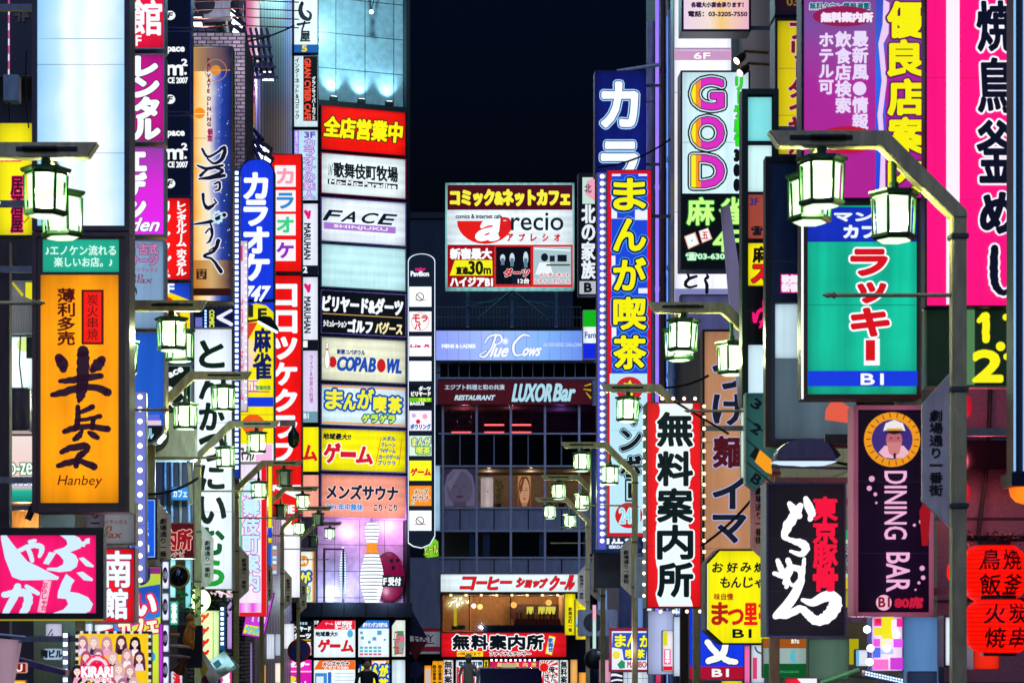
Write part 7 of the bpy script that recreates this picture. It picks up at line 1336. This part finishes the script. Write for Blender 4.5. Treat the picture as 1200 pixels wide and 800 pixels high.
# ------------------------------------------------------------------ red paper lanterns at the right
LR = lit('#ff0e02', 1.25, .12, True); LI = lit('#140204')
LR2 = lit('#d80a02', 1.0)
def paper_lantern(px, py, Y, rx, ry, lab, g):
    k = Y/F; r = thing('paper_lantern', lab, 'paper lantern', P(px, py, Y), 0, 'red paper lanterns'); R0 = rx*k; H = ry*k; n = 36
    def rad(z): return R0*(1-.42*abs(min(1, abs(z/H)))**3.2)
    b = MB()
    for j in range(n):
        z0, z1 = -H+2*H*j/n, -H+2*H*(j+1)/n; m = 32; q = .004 if j % 3 == 2 else 0
        v = [((rad(z)+q)*cos(2*pi*i/m), (rad(z)+q)*sin(2*pi*i/m), z) for z in (z0, z1) for i in range(m)]
        b.add(v, [(i, (i+1) % m, m+(i+1) % m, m+i) for i in range(m)], 1 if j % 3 == 2 else 0)
    b.build('paper', [LR, LR2], r, smooth=True)
    MB().lathe([(R0*.5, H-.002), (R0*.5, H+5*k)], 20).build('hoop', BLACK, r); MB().lathe([(R0*.5, -H-4*k), (R0*.5, -H+.002)], 20).build('hoop', BLACK, r)
    b = MB()
    for q, ch in enumerate(g):
        v, f, e, bb = glyph(ch); col = (q % 2)*2-1; row = q//2; sz = R0*.62; xo = -col*R0*.34; zc0 = H*(.45-row*.9)
        def put(a_, b_):
            X = xo+(a_-.5)*sz+.1*sz*(b_-.4); Z = zc0+(b_-.37)*H*.8; th = X/R0; rr = rad(Z)+.007
            return (rr*sin(th), -rr*cos(th), Z)
        b.add([put(*p) for p in v], f)
        for i0, i1 in e:
            (xa, ya), (xb, yb) = v[i0], v[i1]; l = math.hypot(xb-xa, yb-ya)
            if l < 1e-6: continue
            nx, ny = -(yb-ya)/l*.02, (xb-xa)/l*.02
            b.add([put(xa+nx, ya+ny), put(xb+nx, yb+ny), put(xb-nx, yb-ny), put(xa-nx, ya-ny)], [(0, 1, 2, 3)])
    b.build('lettering', LI, r); MB().tube([(0, 0, H+5*k), (0, 0, H+10*k)], .008, 6).build('hook', BLACK, r)
paper_lantern(1164, 671, 14.5, 40, 32, 'upper large red paper lantern with black characters beside the near lamp post', '焼鳥釜飯')
paper_lantern(1238, 671, 14.5, 37, 31, 'upper red paper lantern cut by the right picture border', '焼鳥釜飯')
paper_lantern(1170, 733, 14.2, 41, 31, 'lower large red paper lantern with black characters beside the near lamp post', '炭火串焼')
paper_lantern(1244, 733, 14.2, 37, 29, 'lower red paper lantern cut by the right picture border', '炭火串焼')
paper_lantern(1119, 670, 16.4, 9, 11, 'small upper red paper lantern peeping out left of the near lamp post', '酒')
paper_lantern(1120, 733, 16.4, 9, 12, 'small lower red paper lantern peeping out left of the near lamp post', '酒')
r = thing('lantern_beam', 'black beam with red tinsel carrying the paper lanterns', 'beam', P(1160, 632, 14.6)); k = 14.6/F
MB().box(-38*k, 60*k, .0, .06, -2*k, 5*k).build('beam', BLACK, r); b = MB()
for i in range(260): x = random.uniform(-38, 60)*k; z = random.uniform(-11, 8)*k; a = random.uniform(0, 6.3); q = 3.2*k; b.add([(x, -.03, z), (x+q*cos(a), -.05, z+q*sin(a)), (x+q*cos(a+.5), -.02, z+q*sin(a+.5))], [(0, 1, 2)], i % 3)
b.build('tinsel', [paint('#a81210', .3, .4), paint('#e03a1a', .3, .4), paint('#3a0a0a', .4)], r)
r = thing('lantern_beam', 'black beam with red tinsel between the upper and lower paper lanterns', 'beam', P(1160, 703, 14.6)); k = 14.6/F
MB().box(-38*k, 60*k, .0, .05, -1*k, 3*k).build('beam', BLACK, r); b = MB()
for i in range(200): x = random.uniform(-38, 60)*k; z = random.uniform(-8, 7)*k; a = random.uniform(0, 6.3); q = 2.8*k; b.add([(x, -.03, z), (x+q*cos(a), -.05, z+q*sin(a)), (x+q*cos(a+.5), -.02, z+q*sin(a+.5))], [(0, 1, 2)], i % 3)
b.build('tinsel', [paint('#a81210', .3, .4), paint('#e03a1a', .3, .4), paint('#3a0a0a', .4)], r)
s = Sign('plain red square lantern box hanging below the paper lanterns', 1141, 754, 1171, 784, 14.8, '#f02a14', fr=.5, frc=paint('#3a1410', .4), dep=.3, st=.85, tube=.35, name='square_lantern', cat='lantern')
for i, (x, y, ry) in enumerate(((1129, 476, 13), (1128, 578, 12))):
    r = thing('red_lantern_blur', ('upper', 'lower')[i]+' glowing red ball standing in for lantern blur on the stone slab wall', 'lamp', P(x, y, 16.2), 0, 'red lantern blur balls'); MB().ball((0, 0, 0), ry*16.2/F, 18, 12).build('globe', lit('#c81428', .7, .3, True), r, smooth=True).scale = (.8, .5, 1.15)  # glowing balls stand in for reflections and blurred lanterns
for i in range(2):
    p = P(1159+i*3, 456, 16.5); tag(MB().tube([(0, 0, 0), (-.02, 0, -.5), (-.1, 0, -1.15)], .008, 6).build('cable', BLACK, None, p), ('left', 'right')[i]+' black cable running down the stone slab wall', 'cable')
r = thing('dark_canopy', 'black canopy strip with reflections between stone slabs behind the red lanterns', 'canopy', P(1160, 551, 16.4)); k = 16.4/F; MB().box(-36*k, 60*k, -.1, .2, 0, 34*k).build('canopy', paint('#0c0810', .12, .2), r, bevel=.01)
# ------------------------------------------------------------------ people and a taxi low in the street
def skin_person(label, x, Y, h, shirt, trousers, hair, yaw=0, cap=None, stride=.12):
    r = thing('person', label, 'person', (x, Y, .004), yaw); s_ = h/1.72
    pts = [(0, 0, .95), (0, 0, 1.1), (0, .01, 1.3), (0, .02, 1.44), (0, 0, 1.52), (0, 0, 1.62),
           (.1, 0, .9), (.11, -stride*.5, .5), (.11, stride*.4, .08), (.11, -.12+stride*.4, .04), (-.1, 0, .9), (-.11, stride*.3, .5), (-.11, stride*1.4, .1), (-.11, -.1+stride*1.4, .05),
           (.2, .01, 1.4), (.25, .04, 1.14), (.23, -.08, .92), (.23, -.12, .84), (-.2, .01, 1.4), (-.25, .0, 1.14), (-.23, -.1, .93), (-.23, -.14, .85)]
    ed = [(0, 1), (1, 2), (2, 3), (3, 4), (4, 5), (0, 6), (6, 7), (7, 8), (8, 9), (0, 10), (10, 11), (11, 12), (12, 13), (3, 14), (14, 15), (15, 16), (16, 17), (3, 18), (18, 19), (19, 20), (20, 21)]
    rad_ = [.15, .14, .16, .12, .055, .06, .095, .065, .045, .04, .095, .065, .045, .04, .065, .045, .035, .035, .065, .045, .035, .035]
    me = bpy.data.meshes.new('body'); me.from_pydata([(a*s_, b_*s_, c*s_) for a, b_, c in pts], ed, []); o = bpy.data.objects.new('body', me); COL.objects.link(o)
    md = o.modifiers.new('skin', 'SKIN'); 
    for i, q in enumerate(rad_): me.skin_vertices[0].data[i].radius = (q*s_, q*s_*.78)
    me.skin_vertices[0].data[0].use_root = True
    o.modifiers.new('sub', 'SUBSURF').levels = 2; bpy.context.view_layer.update()
    m2 = bpy.data.meshes.new_from_object(o.evaluated_get(bpy.context.evaluated_depsgraph_get())); bpy.data.objects.remove(o)
    for m in (paint(shirt, .8), paint(trousers, .8), paint('#c89a80', .6), BLACK): m2.materials.append(m)
    for p in m2.polygons: z = p.center.z/s_; p.material_index = 2 if z > 1.49 or (z < .88 and abs(p.center.x) > .19*s_) else (0 if z > .93 else (1 if z > .1 else 3)); p.use_smooth = True
    o = bpy.data.objects.new('body', m2); COL.objects.link(o); o.parent = r
    b = MB(); b.ball((0, -.01*s_, 1.63*s_), .088*s_, 18, 12, 0, 1.28); b.lathe([(.002, 0), (.014, .012), (.016, .03), (.004, .05)], 8, 0, (0, -.1*s_, 1.6*s_)); b.build('head', paint('#c89a80', .6), r, smooth=True)
    b = MB()
    for q in (-1, 1): b.ball((q*.032*s_, -.086*s_, 1.645*s_), .011*s_, 8, 6)
    b.build('eyes', BLACK, r); MB().box(-.025*s_, .025*s_, -.092*s_, -.085*s_, 1.567*s_, 1.575*s_).build('mouth', paint('#8a3a3a'), r)
    if cap: b = MB(); b.lathe([(.098*s_, 1.66*s_), (.1*s_, 1.70*s_), (.07*s_, 1.76*s_), (.01, 1.785*s_)], 18); b.prism([(-.08*s_, 1.665*s_), (.08*s_, 1.665*s_), (.08*s_, 1.675*s_), (-.08*s_, 1.675*s_)], -.18*s_, -.06*s_); b.build('cap', paint(cap, .7), r, smooth=True)
    else: b = MB(); b.ball((0, .022*s_, 1.665*s_), .108*s_, 18, 12, 0, 1.12); b.build('hair', paint(hair, .5), r, smooth=True)
    return r
skin_person('person with bushy black hair in a dark coat before the sauna price panel', (430-CX)*48/F, 48, 1.74, '#16181e', '#14161c', '#0a0a0c', .2)
skin_person('person in a pale yellow green cap walking before the striped shop panel', (549-CX)*62/F, 62, 1.72, '#b8b490', '#2a2c34', '#1a1210', -.1, '#e0e0a0')
t = thing('taxi', 'dark violet saloon car in the road before the pink curtain', 'car', ((600-CX)*56/F, 58, .004))
prof = [(-2.2, .35), (-2.25, .75), (-1.2, .95), (-.55, 1.42), (.9, 1.45), (1.6, .98), (2.2, .9), (2.25, .35)]
b = MB(); b.prism(prof, -.82, .82); cb = b.build('body', paint('#3a2a5a', .25, .4, .1), t, bevel=.05, smooth=True); cb.rotation_euler = (0, 0, R(90))
b = MB(); b.prism([(-1.12, .97), (-.58, 1.36), (-.56, 1.36), (-1.10, .97)], -.7, .7); b.prism([(.98, 1.38), (1.5, 1.0), (1.53, 1.0), (1.0, 1.38)], -.7, .7); b.prism([(-.95, .98), (-.5, 1.34), (.85, 1.36), (1.3, .99)], -.825, -.82); b.prism([(-.95, .98), (-.5, 1.34), (.85, 1.36), (1.3, .99)], .82, .825)
o = b.build('windows', paint('#10141c', .08), t); o.rotation_euler = (0, 0, R(90))
for x in (-.78, .78):
    for y in (-1.4, 1.4):
        wl = MB().lathe([(.32, -.1), (.32, .1)], 20, 0, (0, 0, 0), 'x').build('wheel', BLACK, t, (x, y, .32)); MB().lathe([(.18, -.105), (.18, .105)], 16, 0, (0, 0, 0), 'x').build('rim', ALU, wl)
for x in (-.6, .6): MB().box(x-.16, x+.16, -2.29, -2.22, .62, .76).build('headlight', lit('#e8f0ff', 1.5), t)
MB().box(-.2, .2, -.1, .1, 1.451, 1.56).build('roof_lamp', lit('#e8d8a0', .6), t, bevel=.02)

def glow(px, py, Y, dx, e, c, sz=.1):  # spill of the built lamps, and added fill light for dark gaps
    l = bpy.data.lights.new('spill_and_fill_light', 'POINT'); l.energy = e; l.color = c; l.shadow_soft_size = sz
    lo = bpy.data.objects.new('spill_and_fill_light', l); COL.objects.link(lo); lo.location = P(px, py, Y)+Vector((dx, 0, 0))
# bright clutter low on both sides, some of it added to fill dark gaps
for x0, y0, x1, y1, Y, c, st, lab in ((297, 742, 322, 772, 62, '#dfe8f8', .9, 'white translucent soffit panel glowing over the pavement behind the lamp posts'), (322, 742, 331, 768, 63, '#c8d8f4', .7, 'narrow pale panel next to the white translucent soffit'),
        (221.5, 430, 225.5, 690, 30.8, '#b8d8f4', .9, 'thin white light strip along the left edge of the white restaurant sign'), (199, 655, 206, 700, 27.5, '#a8f0f0', 1, 'cyan lit strip left of the round mirror'), (217, 655, 224, 712, 28, '#8adce8', .9, 'cyan lit strip right of the round mirror'),
        (266, 700, 272, 760, 36, '#c8a0e8', .8, 'violet lit strip between the blue bulbs and the leaning flyer lightbox'), (274, 752, 283, 806, 44, '#6a4a9a', .6, 'dim violet door panel under the leaning flyer lightbox'), (200, 570, 222, 586, 27.6, '#2a8ae0', .9, 'small bright blue shop sign above the maroon information sign'),
        (758, 700, 764, 742, 32, '#e8f4ff', 1, 'white light strip just under the information office bulbs'), (789, 722, 800, 792, 27.8, '#d8e8ff', .8, 'pale tall shop window strip left of the checked post'), (872, 756, 880, 800, 24, '#f06ab0', .9, 'pink lit strip right of the blue B1 sign'),
        (1101, 722, 1106, 800, 15.6, '#181c30', .8, 'dark door edge right of the blue grey shutter'), (986, 620, 998, 690, 19, '#e4ecdc', .7, 'white shop notice with green top between ramen sign and dining bar sign'), (868, 478, 873, 560, 24, '#d8f0e8', .8, 'thin pale strip left of the teal floor guide')):
    s = Sign(lab, x0, y0, x1, y1, Y, c, fr=.4, frc=DARK, dep=.06, st=st, tube=.2, sample=False)
    if x0 == 200: s.txt('カフェ', 203, 574, 219, 582, [(.4, '#d8f0ff')])
    if x0 == 986: s.rect(986.5, 620.5, 997.5, 632, '#2a9a5a'); s.vtx('定食屋', 989, 995, 636, 672, [(.3, '#2a2a24')]); s.rect(986.5, 676, 997.5, 689.5, '#d8c018')
    if x0 == 297:
        for i in range(6): s.rect(300+i*3.6, 742.5, 300.4+i*3.6, 771.5, '#a8b4cc', 'rib')
for i, (x, y) in enumerate(((299, 777), (304, 774), (300, 790))):
    r = thing('bare_bulb', ('left', 'right', 'lowest')[i]+' of three bare warm bulbs under the white soffit panel', 'bulb', P(x, y, 60), 0, 'bare bulbs under the soffit'); MB().ball((0, 0, 0), .07, 10, 8).build('glass', lit('#ffe4c0', 4), r, smooth=True); MB().tube([(0, 0, .06), (0, 0, .3)], .012, 6).build('cord', BLACK, r)
for i, (x0, y0, x1, y1, Y, sag, lab) in enumerate(((-5, 300, 60, 318, 19, 6, 'black power cable sagging left of the green strip of the orange sign'), (150, 575, 232, 560, 24, 10, 'black power cable sagging under the black arrow sign'), (225, 45, 345, 30, 44, 12, 'black cable sagging below the slanted floodlights'), (757, 452, 830, 440, 26, 7, 'black cable sagging above the vertical information office sign'), (820, 640, 900, 560, 25, 8, 'black cable climbing past the tan noodle sign'), (880, 470, 1000, 545, 18.3, 16, 'black cable sagging behind the hooded lamp'), (700, 196, 790, 160, 38, 8, 'thin black cable from the karaoke lightbox to the right hand wall'), (476, 430, 520, 436, 90, 3, 'thin cable between directory pylon and far building'))):
    a, q = P(x0, y0, Y), P(x1, y1, Y+.6); b = MB(); b.tube([tuple(a.lerp(q, t_/10)-a-Vector((0, 0, sag*Y/F*4*(t_/10)*(1-t_/10)))) for t_ in range(11)], .010+Y*.0002, 6); tag(b.build('power_cable', BLACK, None, a, True), lab, 'cable')
for i, (x, y, Y, sx, lab) in enumerate(((247, 24, 44, 1, 'air conditioner unit on the wall behind the slanted floodlights'), (779, 700, 30, -1, 'air conditioner unit under the vertical information office sign'), (700, 745, 46, -1, 'air conditioner unit behind the far lamp posts'), (190, 540, 26, 1, 'air conditioner unit beside the steel pipe frame on the left'))):
    r = thing('air_conditioner', lab, 'air conditioner', P(x, y, Y), 0, 'wall air conditioners'); MB().box(-.4, .4, -.15, .15, 0, .55).build('casing', paint('#b8bcc4', .5, .05, .3), r, bevel=.015)
    MB().lathe([(.2, -.165), (.2, -.151)], 20, 0, (-.1, 0, .28), 'y').build('fan_grille', paint('#2a2c32', .5), r); MB().tube([(.3, .05, .1), (.34, .05, -.5)], .025, 8).build('pipe', paint('#c8c4b8', .5), r)
glow(233, 720, 30.2, 0, 34, (.7, 1, .35)); glow(222, 700, 29.8, 0, 26, (.6, 1, .4))
for x0, y0, x1, y1, Y, c, st, lab, wd in ((283, 752, 296, 806, 45, '#a88ad8', .7, 'lilac door panel low on the left behind the fourth lamp post', ''), (297, 778, 312, 812, 61, '#f0a860', .9, 'warm lit shop opening under the bare bulbs', ''), (331, 730, 345, 760, 62, '#eef2fc', .9, 'white backlit panel left of the black darts notices', ''),
        (238, 778, 256, 800, 30, '#3a6ae0', .9, 'small added blue lit sign with white characters under the flags', '無料'), (258, 776, 272, 804, 31, '#e83a9a', .9, 'small added pink lit sign with white characters under the flags', '酒場'), (186, 730, 191, 800, 22.4, '#c03ad8', .8, 'thin violet edge light beside the many coloured cafe lightbox', ''),
        (199, 704, 209, 732, 27, '#2ac0a0', .8, 'small added teal lit sign under the round mirror', '薬'), (200, 786, 214, 806, 24, '#e8e0f0', .9, 'pale added lit sign with a red character below the brass spotlight', '湯'), (322, 776, 330, 800, 62, '#f8e8d8', 1, 'cream lit doorway strip left of the magenta arcade panel', ''),
        (768, 756, 775, 800, 30, '#d83a6a', .8, 'thin crimson light strip right of the maroon edged panel', ''), (790, 700, 800, 721, 29, '#5a8af0', .9, 'small added blue lit sign under the information office bulbs', '占'), (1064, 786, 1098, 800, 15.4, '#2a3a5a', .7, 'dim dark blue step panel below the blue grey shutter', ''),
        (845, 797, 870, 812, 24, '#f0d81c', .9, 'yellow lit strip under the blue B1 sign', ''), (700, 690, 712, 734, 46, '#8aa8f0', .6, 'pale blue wall panel between the two far right lamp posts', ''), (668, 772, 677, 802, 88, '#f0b060', .9, 'amber lit doorway right of the red sun panel', '')):
    s = Sign(lab, x0, y0, x1, y1, Y, c, fr=.4, frc=DARK, dep=.06, st=st, tube=.25, sample=False)  # signs with words are added to fill dark street-level gaps
    if wd: s.vtx(wd, x0+(x1-x0)*.2, x1-(x1-x0)*.2, y0+2, y1-2, [(.6, W if c not in ('#e8e0f0',) else '#d81c2c')])
glow(1150, 530, 15.9, 0, 22, (1, .12, .2)); glow(1165, 610, 15.6, 0, 9, (1, .1, .12)); glow(205, 560, 26.5, .3, 90, (.45, .7, 1)); glow(215, 690, 26, 0, 50, (.5, 1, .9)); glow(300, 780, 60, 0, 60, (1, .8, .6)); glow(735, 760, 33, 0, 40, (.8, .6, 1)); glow(735, 700, 42, .2, 60, (.45, .6, 1)); glow(985, 770, 15.5, .1, 12, (1, .7, .95))  # added fill by walls and gaps, mostly where no fixture stands
glow(276, 50, 42.2, .1, 70, (.92, .85, 1)); glow(312, 96, 58, .3, 160, (.7, .66, 1)); glow(240, 32, 42, 0, 30, (.8, .85, 1))
bpy.data.objects.remove(_fo)
